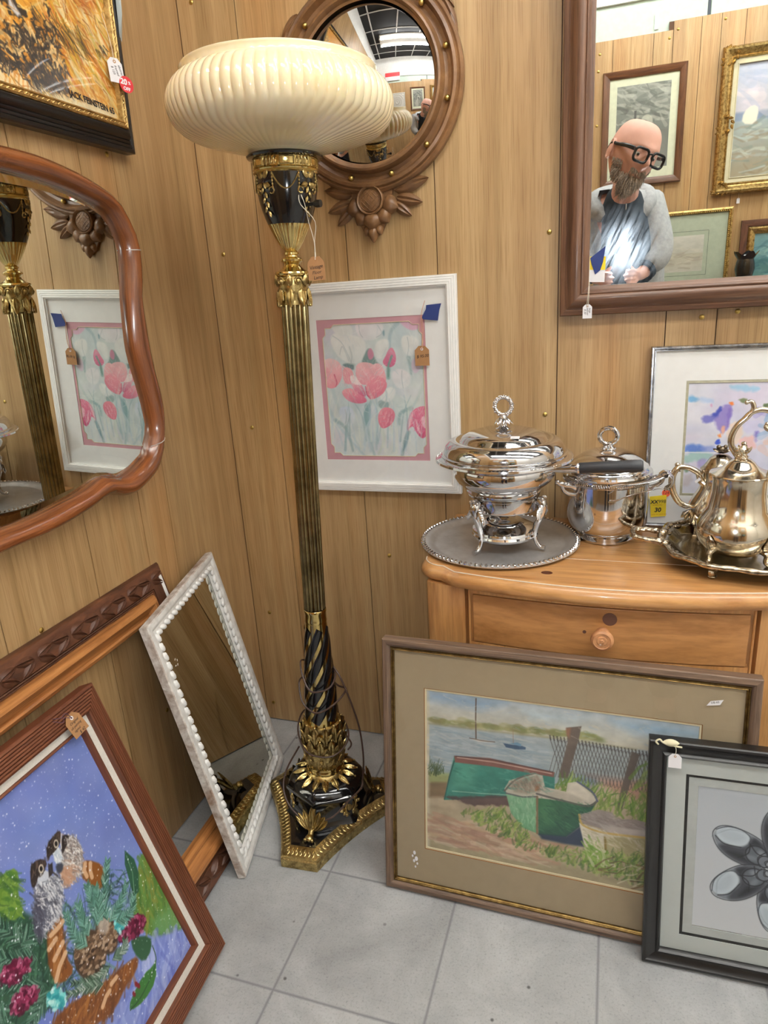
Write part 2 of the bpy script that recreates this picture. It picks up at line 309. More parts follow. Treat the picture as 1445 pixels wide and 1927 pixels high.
# ------------------------------------------------------------------ the room
XR = 4.4; YF = -2.4; ZC = 2.75; ZP = 2.17
def planks(name, seams, z0, z1, place):
    m = M(); g = .0011
    for a, b in zip(seams, seams[1:]): m.box(((a+b)/2, .004, (z0+z1)/2), (b-a-2*g, .008, z1-z0))
    o = m.build(name, PAN, ang=30); o.matrix_world = place
    b = M().box(((seams[0]+seams[-1])/2, .013, (z0+z1)/2), (seams[-1]-seams[0]+.04, .016, z1-z0)).build('groove_backing', GROOVE, o); return tag(o, kind='structure')
I4 = Matrix.Identity(4)
bseam = [0, .1432, .3633, .576, .839, 1.057, 1.153, 1.44, 1.66, 1.87, 2.13, 2.35, 2.44, 2.7, 2.95, 3.2, 3.5, 3.8, 4.1, XR]
WB = planks('wall_back', bseam, .004, 2.5, I4)
lseam = [0, .311, .4085, .573, .80, 1.02, 1.24, 1.46, 1.69, 1.93, 2.16, 2.4]
WL = planks('wall_left', [2.4-s for s in lseam[::-1]], .004, 2.5, Matrix.Translation((0, -2.4, 0)) @ Matrix.Rotation(PI/2, 4, 'Z'))
fseam = [0, .20, .41, .62, .735, .9035, 1.082, 1.166]
fse2 = [1.166, 1.284, 1.366, 1.466, 1.66, 1.86, 2.1]
flip = Matrix.Translation((0, YF, 0)) @ Matrix.Diagonal((1, -1, 1, 1))
WF = planks('wall_front', fseam, .004, ZP-.02, flip)
W2 = planks('panelling', fse2, .004, ZP+.015, flip); W2.parent = WF; W2.matrix_world = flip
def slab(name, c, d, mat, par=None):
    o = M().box(c, d).build(name, mat, par, smooth=False); return tag(o, kind='structure')
slab('floor', (XR/2, YF/2, -.03), (XR+.1, -YF+.1, .06), FLOOR)
up = M().box((.654, YF-.035, 2.28), (1.3, .03, .28)).box((1.71, YF-.035, 2.28), (.78, .03, .28)).build('upper_drywall', DRY, smooth=False); tag(up, kind='structure'); up.name = 'trim_1'
slab('trim_2', (XR/2, YF-.03, (2.29+ZC)/2+.0), (XR, .06, ZC-2.29), WHITE_WALL)
slab('reflector_wall', ((2.1+XR)/2, YF-.03, 1.145), (XR-2.1, .06, 2.29), WHITE_WALL)  # unseen white stretch of the facing wall, added so the chrome reflects paler
slab('wall_right', (XR+.03, YF/2, ZC/2), (.06, -YF, ZC), WHITE_WALL)
for nm, c, d in (('trim_3', (XR/2, .028, 2.625), (XR, .06, .25)), ('trim_4', (-.028, YF/2, 2.625), (.06, -YF, .25))): slab(nm, c, d, WHITE_WALL)
ce = slab('ceiling', (XR/2, YF/2, ZC+.03), (XR+.1, -YF+.1, .06), CEIL)
g = M()
for k in range(12): g.box((.12+k*.4, YF/2, ZC-.003), (.018, -YF, .006))
for k in range(7): g.box((XR/2, -.12-k*.4, ZC-.003), (XR, .018, .006))
g.build('ceiling_grid', GRIDW, ce, smooth=False)
# brass screw heads in the panelling
def screw(par, p, ax, r=.0042):
    m = M(); m.lathe([(r*1.25, 0), (r*1.2, .0012), (r*.8, .0024), (0, .0028)], 14, c=p, ax=ax); m.lathe([(r*.42, .0022), (r*.4, .0036), (0, .004)], 10, c=p, ax=ax)
    o = m.build('panel_screw', GOLDM); o.parent = par; o.matrix_parent_inverse = par.matrix_world.inverted(); return o
for x, z in ((.041, 1.324), (.063, .896), (.048, .36), (.814, .925), (.819, 1.31), (.421, .558), (1.125, 1.123), (1.19, 1.131), (.038, 1.849), (.025, .06)): screw(WB, (x, 0, z), (0, -1, 0))
for y, z in ((-.326, 1.499), (-.725, .669), (-.437, .315)): screw(WL, (0, y, z), (1, 0, 0))
for x, z in ((1.15, 2.12), (1.185, 2.15), (.845, 2.1), (.84, 2.03), (1.38, 2.16), (.84, 1.8)): screw(WF, (x, YF, z), (0, 1, 0), .005)

# fluorescent fixtures on the ceiling
def fixture(x, y, label, L=1.2):
    t = thing('fluorescent_light', label, 'ceiling light', (x, y, ZC), 'fluorescent ceiling fixtures')
    m = M(); m.prism([(-.16, 0), (.16, 0), (.16, -.02), (.10, -.05), (-.10, -.05), (-.16, -.02)], -L/2, L/2, lambda a, b, c: (c, a, b)); m.build('housing', WHITE_WALL, t, bevel=.004)
    for s in (-1, 1):
        M().tube([(-L/2+.02, s*.12, -.062), (L/2-.02, s*.12, -.062)], .015, 12).build('tube', TUBEM, t)
        for e in (-1, 1): M().box((e*(L/2-.012), s*.12, -.058), (.024, .034, .045)).build('lamp_holder', WHITE_WALL, t)
fixture(.82, -1.62, 'twin tube fluorescent ceiling fixture at the end nearest the left wall')
fixture(2.06, -1.62, 'twin tube fluorescent ceiling fixture, middle one of the row')
fixture(3.3, -1.62, 'twin tube fluorescent ceiling fixture, end of the row by the white wall')
fixture(1.55, -.64, 'twin tube fluorescent ceiling fixture near the back wall, above the pine chest')
fixture(2.85, -.64, 'twin tube fluorescent ceiling fixture near the back wall, on the white wall side')

# ------------------------------------------------------------------ painted pictures: a small brush engine
def vn(W, H, cx, cy, oct=3):
    out = np.zeros((H, W)); amp = 1; tot = 0
    for o in range(oct):
        a, b = max(2, int(cx*2**o)), max(2, int(cy*2**o)); G = rng.random((b+2, a+2))
        X = np.linspace(0, a-.001, W); Y = np.linspace(0, b-.001, H); i = X.astype(int); j = Y.astype(int); fx = X-i; fy = Y-j; fx = fx*fx*(3-2*fx); fy = fy*fy*(3-2*fy)
        g = (G[j][:, i]*(1-fx)+G[j][:, i+1]*fx)*(1-fy)[:, None]+(G[j+1][:, i]*(1-fx)+G[j+1][:, i+1]*fx)*fy[:, None]
        out += g*amp; tot += amp; amp *= .5
    return out/tot
class Cv:
    """canvas of W x H colour cells; points are read off the flat picture through a homography of its four corners"""
    def __init__(s, W, H, quad=None, z=(0, 0, 1), bg=(200, 200, 200)):
        s.W, s.H, s.z = W, H, z; s.a = np.ones((H, W, 3))*np.array(bg, float)
        A = []; b = []
        quad = quad or [(0, 0), (1, 0), (1, 1), (0, 1)]
        for (x, y), (u, v) in zip(quad, [(0, 0), (W, 0), (W, H), (0, H)]):
            A += [[x, y, 1, 0, 0, 0, -u*x, -u*y], [0, 0, 0, x, y, 1, -v*x, -v*y]]; b += [u, v]
        s.h = np.append(np.linalg.solve(np.array(A, float), np.array(b, float)), 1).reshape(3, 3)
    def p(s, P):
        P = np.atleast_2d(np.array(P, float)); x = P[:, 0]/s.z[2]+s.z[0]; y = P[:, 1]/s.z[2]+s.z[1]; q = s.h @ np.array([x, y, np.ones(len(x))]); return (q[:2]/q[2]).T
    def put(s, mask, col, al, x0, y0):
        h, w = mask.shape; m = (mask*al)[..., None]; R = s.a[y0:y0+h, x0:x0+w]; R += (np.broadcast_to(np.array(col, float), R.shape)-R)*m
    def box(s, P, e):
        x0 = max(0, int(P[:, 0].min()-e)); x1 = min(s.W, int(P[:, 0].max()+e)+2); y0 = max(0, int(P[:, 1].min()-e)); y1 = min(s.H, int(P[:, 1].max()+e)+2); return x0, x1, y0, y1
    @staticmethod
    def chk(P, n):
        for _ in range(n):
            Q = np.roll(P, -1, 0); P = np.stack([P*.75+Q*.25, P*.25+Q*.75], 1).reshape(-1, 2)
        return P
    def poly(s, P, col, al=1, soft=1.2, sm=0, rag=0, col2=None, dirn=(0, 1), raw=False):
        P = np.array(P, float) if raw else s.p(P)
        if sm: P = s.chk(P, sm)
        x0, x1, y0, y1 = s.box(P, soft+1)
        if x1 <= x0 or y1 <= y0: return
        X, Y = np.meshgrid(np.arange(x0, x1)+.5, np.arange(y0, y1)+.5)
        ins = np.zeros(X.shape, bool); d2 = np.full(X.shape, 1e9); Q = np.roll(P, -1, 0)
        for (ax, ay), (bx, by) in zip(P, Q):
            c = ((ay > Y) != (by > Y)); 
            if by != ay: ins ^= c & (X < (bx-ax)*(Y-ay)/(by-ay)+ax)
            dx, dy = bx-ax, by-ay; L = dx*dx+dy*dy+1e-9; t = np.clip(((X-ax)*dx+(Y-ay)*dy)/L, 0, 1); d2 = np.minimum(d2, (X-ax-t*dx)**2+(Y-ay-t*dy)**2)
        sd = np.sqrt(d2)*np.where(ins, 1, -1)
        if rag: sd = sd+(vn(X.shape[1], X.shape[0], max(2, X.shape[1]/7), max(2, X.shape[0]/7), 2)-.5)*rag*2
        m = np.clip(.5+sd/soft, 0, 1)
        if col2 is not None:
            t = (X*dirn[0]+Y*dirn[1]); t = (t-t.min())/(np.ptp(t)+1e-9); col = np.array(col, float)*(1-t[..., None])+np.array(col2, float)*t[..., None]
        s.put(m, col, al, x0, y0)
    def ell(s, c, rx, ry, col, al=1, rot=0, soft=1.5, raw=False, ring=None):
        c = np.array(c, float) if raw else s.p(c)[0]; e = max(rx, ry)+soft; x0, x1, y0, y1 = s.box(c[None], e)
        if x1 <= x0 or y1 <= y0: return
        X, Y = np.meshgrid(np.arange(x0, x1)+.5-c[0], np.arange(y0, y1)+.5-c[1]); u = X*cos(rot)+Y*sin(rot); v = -X*sin(rot)+Y*cos(rot)
        r = np.sqrt((u/rx)**2+(v/ry)**2); mr = min(rx, ry)
        m = np.clip((1-r)*mr/soft+.5, 0, 1) if ring is None else np.clip((ring/2-abs(1-r)*mr)/soft+.5, 0, 1)
        s.put(m, col, al, x0, y0)
    def line(s, P, w, col, al=1, soft=1.0, taper=0, raw=False, sm=0):
        P = np.array(P, float) if raw else s.p(P)
        if sm and len(P) > 2: P = np.array([tuple(q)[:2] for q in smooth_path([(*a, 0) for a in P], sm*len(P))])
        x0, x1, y0, y1 = s.box(P, w+soft)
        if x1 <= x0 or y1 <= y0: return
        X, Y = np.meshgrid(np.arange(x0, x1)+.5, np.arange(y0, y1)+.5); m = np.zeros(X.shape); n = len(P)-1
        for k in range(n):
            (ax, ay), (bx, by) = P[k], P[k+1]; dx, dy = bx-ax, by-ay; L = dx*dx+dy*dy+1e-9; t = np.clip(((X-ax)*dx+(Y-ay)*dy)/L, 0, 1)
            d = np.hypot(X-ax-t*dx, Y-ay-t*dy); ww = w/2*(1-taper*(k+t)/n); m = np.maximum(m, np.clip((ww-d)/soft+.5, 0, 1))
        s.put(m, col, al, x0, y0)
    def strokes(s, n, P, L, w, ang, cols, al=.8, jit=.3, taper=.6, bend=.2):
        """n brush strokes scattered in the polygon P"""
        P = s.p(P); lo = P.min(0); hi = P.max(0); Q = np.roll(P, -1, 0); k = 0; tries = 0
        while k < n and tries < n*12:
            tries += 1; c = lo+rng.random(2)*(hi-lo); ins = False
            for (ax, ay), (bx, by) in zip(P, Q):
                if (ay > c[1]) != (by > c[1]) and c[0] < (bx-ax)*(c[1]-ay)/(by-ay)+ax: ins = not ins
            if not ins: continue
            a = (ang(c) if callable(ang) else ang)+rng.normal(0, jit); l = L*(.6+.8*rng.random()); d = np.array([cos(a), sin(a)])*l/2; nb = np.array([-d[1], d[0]])*rng.normal(0, bend)
            s.line([c-d, c+nb, c+d], w*(.6+.8*rng.random()), cols[rng.integers(len(cols))], al*(.6+.4*rng.random()), taper=taper, raw=True); k += 1
    def mottle(s, amp, cx, cy=None, oct=4): s.a *= (1+(vn(s.W, s.H, cx, cy or cx, oct)-.5)*2*amp)[..., None]
    def mesh(s, name, x0, y0, x1, y1, z, mat, parent):
        W, H = s.W, s.H; X, Y = np.meshgrid(np.linspace(x0, x1, W), np.linspace(y1, y0, H)); co = np.stack([X, Y, np.full_like(X, z)], -1).reshape(-1, 3)
        i = np.arange(W*H).reshape(H, W); F = np.stack([i[1:, :-1], i[1:, 1:], i[:-1, 1:], i[:-1, :-1]], -1).reshape(-1, 4); nf = len(F)
        me = bpy.data.meshes.new(name); me.vertices.add(W*H); me.vertices.foreach_set('co', co.ravel()); me.loops.add(nf*4); me.loops.foreach_set('vertex_index', F.ravel().astype(np.int32))
        me.polygons.add(nf); me.polygons.foreach_set('loop_start', np.arange(0, nf*4, 4, dtype=np.int32)); me.update(calc_edges=True)
        c = np.clip(s.a, 0, 255)/255; c = np.where(c <= .04045, c/12.92, ((c+.055)/1.055)**2.4); at = me.color_attributes.new('paint', 'FLOAT_COLOR', 'POINT')
        at.data.foreach_set('color', np.concatenate([c.reshape(-1, 3), np.ones((W*H, 1))], 1).astype(np.float32).ravel()); me.materials.append(mat)
        o = bpy.data.objects.new(name, me); COL.objects.link(o); o.parent = parent; return o
PAINT = painted('watercolour_paper', .8); OIL = painted('oil_paint', .35, .15); PRINT = painted('glossy_print', .5)

# --- pale watercolour tulips
def art_tulips():
    c = Cv(280, 360, [(605.5, 615), (790.6, 605.6), (801.3, 858), (625.9, 855.8)], (560, 480, 4.1), (206, 216, 216))
    G = [(196, 212, 212), (220, 228, 222), (178, 200, 206), (226, 232, 214), (206, 200, 218)]
    for _ in range(60): c.ell(rng.random(2)*(280, 360), 14+30*rng.random(), 14+34*rng.random(), G[rng.integers(5)], .35, rng.random()*3, 16, raw=True)
    for a, b, d, col in (((760, 540), (700, 640), (700, 900), (150, 178, 186)), ((280, 1040), (330, 1200), (480, 1480), (176, 198, 200)), ((560, 1130), (520, 1250), (590, 1540), (140, 176, 180)), ((580, 1120), (620, 1250), (560, 1500), (168, 196, 204)),
                         ((860, 1180), (780, 1220), (770, 1300), (120, 160, 166)), ((640, 1340), (660, 1420), (620, 1520), (190, 206, 190)), ((840, 1360), (810, 1440), (790, 1560), (92, 130, 138)), ((230, 1100), (300, 1280), (520, 1540), (166, 194, 204)),
                         ((430, 850), (420, 800), (400, 720), (150, 178, 170)), ((300, 1270), (380, 1340), (430, 1500), (120, 156, 164)), ((690, 950), (690, 860), (715, 790), (100, 146, 138)), ((840, 800), (850, 850), (860, 920), (130, 164, 166)), ((960, 980), (900, 1120), (820, 1230), (190, 208, 200))):
        c.line([a, b, d], 11, col, .6, 5, .4, sm=8)
    for P, col in (([(340, 850), (430, 840), (440, 900), (380, 880)], (70, 104, 108)), ([(480, 840), (550, 700), (600, 840), (660, 870), (540, 900)], (92, 124, 120)), ([(610, 1120), (700, 1120), (690, 1200), (620, 1180)], (120, 150, 152)), ([(500, 1160), (560, 1130), (560, 1290), (520, 1340)], (112, 158, 166)), ([(640, 610), (660, 590), (660, 650)], (80, 128, 144)), ([(840, 1370), (800, 1480), (785, 1520), (830, 1460)], (84, 124, 138))):
        c.poly(P, col, .75, 5, 2)
    W1, W2 = (238, 238, 234), (222, 224, 226)
    def white(P, tint=(238, 238, 232)): c.poly(P, tint, .85, 5, 3, col2=(220, 226, 224), dirn=(.3, 1))
    white([(250, 640), (330, 600), (440, 640), (500, 650), (530, 720), (500, 820), (430, 860), (330, 810), (280, 740)]); white([(430, 540), (540, 530), (660, 540), (640, 640), (560, 680), (470, 660)], (236, 226, 232)); white([(590, 680), (690, 650), (700, 740), (640, 820), (590, 800)]); white([(250, 540), (400, 530), (440, 640), (300, 640)], (234, 232, 226))
    white([(780, 640), (860, 630), (930, 680), (900, 770), (840, 800), (790, 740)]); white([(710, 900), (790, 880), (860, 930), (850, 1010), (790, 1040), (730, 1010)], (236, 228, 232)); white([(620, 1080), (700, 1010), (750, 1040), (730, 1110), (680, 1140), (640, 1120)]); white([(310, 1180), (400, 1160), (450, 1220), (430, 1310), (360, 1310)], (196, 212, 236))
    c.poly([(760, 520), (930, 540), (920, 590), (850, 600), (790, 560)], (222, 172, 198), .9, 4, 2); c.poly([(860, 820), (920, 790), (940, 870), (890, 930), (860, 890)], (222, 200, 220), .8, 4, 2); c.poly([(530, 760), (560, 720), (590, 790), (550, 830)], (206, 128, 156), .9, 3, 2)
    for P in ([(330, 780), (350, 720), (400, 830)], [(610, 560), (640, 620), (600, 650)], [(830, 650), (840, 720), (830, 790)], [(790, 900), (790, 960), (800, 1030)], [(670, 1040), (680, 1080), (670, 1130)], [(280, 640), (350, 700), (420, 850)], [(400, 720), (420, 790), (410, 850)], [(470, 560), (480, 620), (500, 650)], [(370, 1190), (380, 1250), (370, 1300)]): c.line(P, 2, (176, 188, 190), .7, 1.5, sm=6)
    def pink(P, a=(242, 190, 194), b=(224, 118, 140), d=(.4, 1), al=.95): c.poly(P, a, al, 1.8, 3, col2=b, dirn=d)
    pink([(190, 830), (260, 800), (340, 840), (355, 930), (320, 1010), (270, 1040), (210, 1010)], (246, 214, 214), (232, 130, 146)); c.poly([(190, 900), (240, 860), (280, 960), (230, 1020)], (238, 160, 172), .7, 4, 2); c.line([(290, 930), (310, 990), (300, 1020)], 4, (206, 84, 112), .8, 2, .5)
    pink([(350, 870), (420, 880), (440, 960), (400, 1010), (355, 980)], (240, 172, 176), (230, 140, 156)); pink([(440, 860), (500, 830), (590, 850), (640, 940), (560, 1010), (460, 1000)], (246, 196, 196), (226, 130, 150)); pink([(560, 850), (640, 840), (680, 960), (660, 1000), (590, 960)], (244, 190, 192), (234, 150, 164))
    pink([(330, 1050), (420, 1020), (520, 1100), (540, 1130), (480, 1150), (390, 1130)], (244, 170, 176), (206, 76, 116), (.6, 1)); pink([(400, 930), (450, 960), (500, 1010), (535, 1110), (450, 1060), (410, 1000)], (248, 220, 220), (198, 66, 108), (.3, 1)); pink([(520, 1010), (570, 930), (640, 940), (690, 1000), (650, 1080), (570, 1120), (530, 1090)], (240, 160, 168), (214, 92, 122))
    c.poly([(400, 940), (440, 930), (480, 990), (500, 1010), (420, 1000)], (250, 236, 234), .9, 2, 1); c.line([(520, 1020), (530, 1080), (560, 1110)], 3, (176, 44, 88), .8, 2); c.line([(350, 870), (400, 920), (410, 1000)], 2, (226, 120, 140), .7, 2)
    pink([(690, 740), (720, 720), (750, 790), (740, 860), (690, 880), (640, 840), (670, 790)], (236, 150, 172), (196, 74, 118)); c.line([(715, 790), (690, 860), (690, 940)], 6, (110, 150, 140), .9, 2)
    pink([(610, 1230), (650, 1170), (720, 1180), (745, 1230), (720, 1300), (650, 1340), (620, 1300)], (240, 166, 176), (214, 92, 124)); c.line([(700, 1200), (710, 1250), (690, 1310)], 4, (182, 56, 88), .8, 2); c.line([(650, 1190), (640, 1250), (650, 1320)], 2, (200, 80, 110), .7, 2)
    pink([(840, 1230), (900, 1170), (990, 1160), (1000, 1340), (950, 1420), (900, 1370), (870, 1300), (820, 1370)], (236, 130, 156), (200, 60, 106)); c.poly([(930, 1230), (985, 1260), (985, 1340), (940, 1320)], (244, 206, 214), .8, 4, 2); c.poly([(890, 1250), (910, 1300), (940, 1390), (900, 1340)], (246, 200, 210), .8, 3, 1); c.poly([(850, 1230), (880, 1210), (850, 1330), (825, 1370)], (240, 180, 194), .8, 3, 1)
    for k in range(44):
        x = 240+720*rng.random(); y = 1540-160*rng.random(); hh = 200+260*rng.random(); dx = rng.normal(0, 90); c.line([(x, y), (x+dx*.3, y-hh*.6), (x+dx, y-hh)], 3+5*rng.random(), [(150, 184, 190), (206, 218, 214), (122, 162, 168), (222, 228, 214), (176, 202, 214)][rng.integers(5)], .45, 3, .8, sm=6)
    for P, col in (([(610, 1230), (650, 1170), (720, 1180), (745, 1230), (720, 1300), (650, 1340), (620, 1300)], (232, 140, 154)), ): c.poly(P, col, .9, 2, 3, col2=(216, 100, 130), dirn=(.4, 1))
    c.strokes(240, [(340, 860), (660, 850), (690, 1000), (560, 1120), (350, 1060)], 12, 2, lambda q: -1.2+.01*(q[0]-120), [(250, 224, 222), (232, 140, 156), (246, 196, 200)], .35, .5); c.strokes(110, [(850, 1190), (990, 1170), (1000, 1380), (840, 1340)], 12, 2, 1.9, [(250, 214, 220), (214, 90, 128), (244, 176, 190)], .4, .3); c.strokes(60, [(620, 1200), (740, 1200), (720, 1310), (630, 1310)], 10, 2, -1.4, [(250, 220, 222), (220, 110, 136)], .4, .3); c.strokes(60, [(195, 830), (340, 840), (320, 1010), (210, 1010)], 10, 2, -1.3, [(252, 232, 230), (236, 150, 164)], .4, .3)
    c.strokes(300, [(180, 520), (960, 520), (1000, 1560), (260, 1560)], 22, 3, lambda q: 1.4+.8*math.sin(q[0]*.05), [(240, 242, 240), (196, 210, 214), (214, 222, 226), (180, 204, 206)], .28, .4)
    c.a = c.a*.90+np.array((226, 224, 224))*.10; c.mottle(.05, 14); return c
# --- boats on a shore
def art_boats():
    c = Cv(460, 320, [(801.9, 1298.5), (1317.2, 1367), (1293.8, 1697.3), (803.5, 1594)], (800, 1290, 3.284), (196, 190, 168)); W, H = 460, 320
    c.poly([(27, 40), (1800, 240), (1800, 480), (27, 240)], (176, 188, 196), 1, 3, col2=(200, 194, 170)); c.poly([(27, 40), (500, 110), (350, 150), (27, 90)], (122, 154, 186), .8, 22); c.poly([(1150, 220), (1440, 240), (1700, 290), (1700, 330), (1300, 300)], (138, 172, 200), .8, 22); c.poly([(600, 150), (1000, 200), (900, 240), (650, 210)], (178, 198, 208), .7, 20)
    c.poly([(27, 235), (700, 320), (1800, 460), (1800, 700), (27, 560)], (166, 178, 184), 1, 3, col2=(140, 158, 166))
    c.strokes(120, [(27, 260), (800, 360), (800, 560), (27, 520)], 50, 4, .05, [(150, 168, 178), (180, 190, 194), (128, 150, 164), (188, 194, 190)], .5, .04)
    for _ in range(90):
        x = 30+1050*rng.random(); y = 215+.105*x+rng.normal(0, 8); c.ell((x, y), 6+7*rng.random(), 3+4*rng.random(), [(140, 148, 92), (122, 132, 84), (160, 158, 110), (134, 128, 86)][rng.integers(4)], .6, soft=3)
    c.line([(27, 238), (400, 285), (850, 335), (1300, 400)], 4, (150, 144, 112), .7, 4)
    c.line([(315, 85), (313, 210), (315, 335)], 2.2, (88, 72, 60), 1); c.poly([(275, 328), (420, 348), (430, 356), (330, 352)], (206, 202, 190), .9); c.line([(275, 328), (360, 346), (430, 353)], 1.5, (90, 76, 66)); c.poly([(482, 360), (540, 370), (600, 378), (622, 386), (620, 400), (560, 398), (500, 386)], (66, 92, 120)); c.poly([(520, 362), (570, 355), (595, 368), (590, 380)], (110, 150, 178)); c.line([(543, 280), (545, 360)], 1.2, (150, 120, 96), .7)
    c.poly([(27, 540), (500, 640), (900, 620), (1800, 560), (1800, 1500), (27, 1100)], (186, 164, 146), 1, 6, col2=(160, 150, 120))
    gr = [(92, 132, 48), (124, 156, 66), (70, 108, 46), (152, 172, 92), (104, 128, 60)]
    c.poly([(27, 545), (150, 560), (130, 690), (27, 690)], (112, 92, 66), .9, 8); c.poly([(27, 535), (160, 545), (140, 600), (27, 600)], (156, 172, 112), .8, 6); c.strokes(40, [(27, 470), (110, 490), (110, 540), (27, 540)], 16, 2.2, -1.4, [(52, 74, 44), (80, 96, 60)], .8)
    c.strokes(160, [(27, 800), (520, 900), (900, 1010), (700, 1100), (27, 960)], 60, 8, .12, [(196, 172, 150), (172, 132, 112), (206, 188, 164), (160, 124, 108), (188, 160, 128)], .5, .15)
    # fence and stakes
    c.poly([(770, 330), (1000, 350), (1380, 450), (1380, 640), (1100, 600), (860, 560), (770, 520)], (150, 160, 160), .6, 10); c.poly([(1000, 560), (1380, 600), (1380, 740), (1250, 700)], (176, 130, 112), .7, 14); c.poly([(930, 560), (1060, 570), (1060, 640), (950, 620)], (92, 118, 136), .6, 12)
    for k in range(30):
        x = 770+k*22; y0 = 330+(k*22)*.17; c.line([(x, y0), (x+40, y0+120), (x+70, y0+250)], 1.3, (64, 60, 60), .75, .8); c.line([(x+60, y0+10), (x+20, y0+120), (x-10, y0+230)], 1.2, (74, 68, 66), .7, .8); c.line([(x, y0-18), (x+6, y0+10)], 2, (52, 46, 46), .8)
    c.poly([(870, 265), (965, 256), (950, 330), (880, 580), (820, 570), (850, 470), (880, 350)], (112, 98, 88), 1, 2, col2=(86, 78, 74), dirn=(1, .3)); c.poly([(870, 270), (900, 266), (890, 330), (872, 310)], (150, 104, 78), .8, 4); c.poly([(1275, 410), (1325, 432), (1250, 660), (1205, 800), (1180, 770), (1215, 620)], (98, 88, 80), 1, 2, col2=(80, 72, 70), dirn=(1, .2))
    c.strokes(260, [(800, 600), (900, 560), (1100, 640), (1380, 720), (1380, 840), (1050, 760), (820, 650)], 22, 3, -1.35, gr, .7, .35)
    # overturned green boat
    c.poly([(180, 440), (800, 545), (800, 660), (640, 690), (120, 710), (150, 560)], (58, 138, 122), 1, 2, col2=(44, 104, 98), dirn=(.6, 1)); c.poly([(180, 470), (330, 490), (300, 640), (160, 640)], (86, 160, 138), .6, 14); c.poly([(180, 437), (400, 452), (800, 540), (795, 570), (420, 505), (185, 478)], (124, 82, 74), 1, 2); c.line([(200, 448), (420, 476), (780, 548)], 2, (206, 176, 162), .8); c.line([(190, 440), (420, 462), (790, 538)], 1.5, (58, 44, 44), .9); c.line([(170, 655), (330, 668), (520, 680)], 2, (150, 190, 170), .7); c.poly([(120, 690), (520, 680), (520, 745), (300, 745)], (78, 60, 62), .85, 4, 0, 3); c.line([(180, 470), (150, 570), (120, 705)], 2.5, (36, 84, 78), .9)
    # middle boat
    c.poly([(500, 670), (690, 690), (690, 915), (600, 880), (530, 790)], (128, 176, 140), 1, 2, col2=(96, 152, 112)); c.poly([(695, 680), (1000, 740), (1060, 720), (985, 850), (870, 940), (700, 925)], (54, 108, 74), 1, 2, col2=(30, 66, 62), dirn=(.7, 1)); c.poly([(700, 690), (800, 715), (780, 860), (705, 880)], (74, 132, 90), .5, 18)
    c.poly([(490, 640), (520, 590), (660, 545), (725, 560), (740, 630), (870, 660), (880, 605), (940, 598), (1030, 670), (1062, 720), (1010, 745), (760, 705), (600, 690), (505, 670)], (186, 180, 166), 1, 1.6); c.poly([(525, 630), (560, 590), (690, 560), (725, 600), (700, 660), (620, 672), (550, 660)], (150, 138, 122), .9, 5); c.poly([(680, 625), (705, 620), (705, 650), (680, 655)], (160, 92, 54), .8, 3); c.poly([(720, 640), (860, 665), (1000, 700), (960, 735), (760, 695)], (170, 164, 150), .8, 6); c.poly([(890, 610), (940, 604), (1020, 670), (1010, 720), (960, 700), (880, 660)], (206, 200, 184), .9, 5)
    c.line([(490, 655), (560, 585), (680, 545)], 3, (96, 90, 84), .9, sm=6); c.line([(500, 668), (600, 692), (690, 690)], 3, (88, 92, 96), .9); c.line([(690, 672), (850, 715), (1000, 748), (1062, 718)], 4, (88, 86, 84), .9, sm=6); c.line([(940, 598), (1030, 660), (1062, 715)], 3.5, (78, 84, 112), .9, sm=6); c.line([(692, 690), (690, 800), (692, 915)], 4, (122, 96, 74), .9)
    c.poly([(700, 920), (870, 935), (960, 870), (990, 1000), (860, 980), (720, 950)], (28, 46, 74), .9, 5)
    # right boat
    c.poly([(950, 850), (1105, 905), (1360, 940), (1360, 1060), (1100, 1045), (985, 1000)], (214, 210, 196), 1, 2, col2=(176, 170, 140), dirn=(1, .3)); c.poly([(1105, 935), (1360, 950), (1360, 1070), (1110, 1040)], (160, 152, 112), .85, 3); c.poly([(952, 800), (1070, 768), (1160, 790), (1170, 830), (1300, 830), (1365, 850), (1365, 935), (1150, 905), (960, 850)], (146, 136, 132), 1, 2); c.poly([(1070, 850), (1200, 880), (1365, 900), (1365, 935), (1110, 910)], (176, 168, 164), .9, 4); c.line([(952, 800), (975, 865), (1105, 912), (1365, 945)], 4, (190, 160, 90), .9, sm=6); c.line([(1110, 940), (1115, 1040)], 4, (132, 112, 60), .9)
    c.strokes(520, [(200, 770), (480, 760), (600, 880), (700, 1000), (980, 1010), (1360, 1040), (1360, 1230), (1000, 1130), (600, 1000)], 15, 4, -1.2, gr+[(60, 92, 50), (176, 184, 120)], .6, .5); c.strokes(60, [(980, 980), (1100, 1000), (1100, 1110), (1010, 1060)], 30, 5, -2.1, [(104, 148, 54), (140, 168, 88), (206, 200, 176)], .8, .5)
    c.strokes(50, [(1100, 1060), (1700, 1060), (1700, 1350), (1100, 1200)], 30, 3, -.5, [(120, 84, 56), (66, 92, 52), (206, 198, 170), (90, 66, 48)], .8, .4); c.strokes(70, [(1300, 500), (1800, 560), (1800, 1000), (1380, 900)], 40, 6, -1.2, gr, .6, .5)
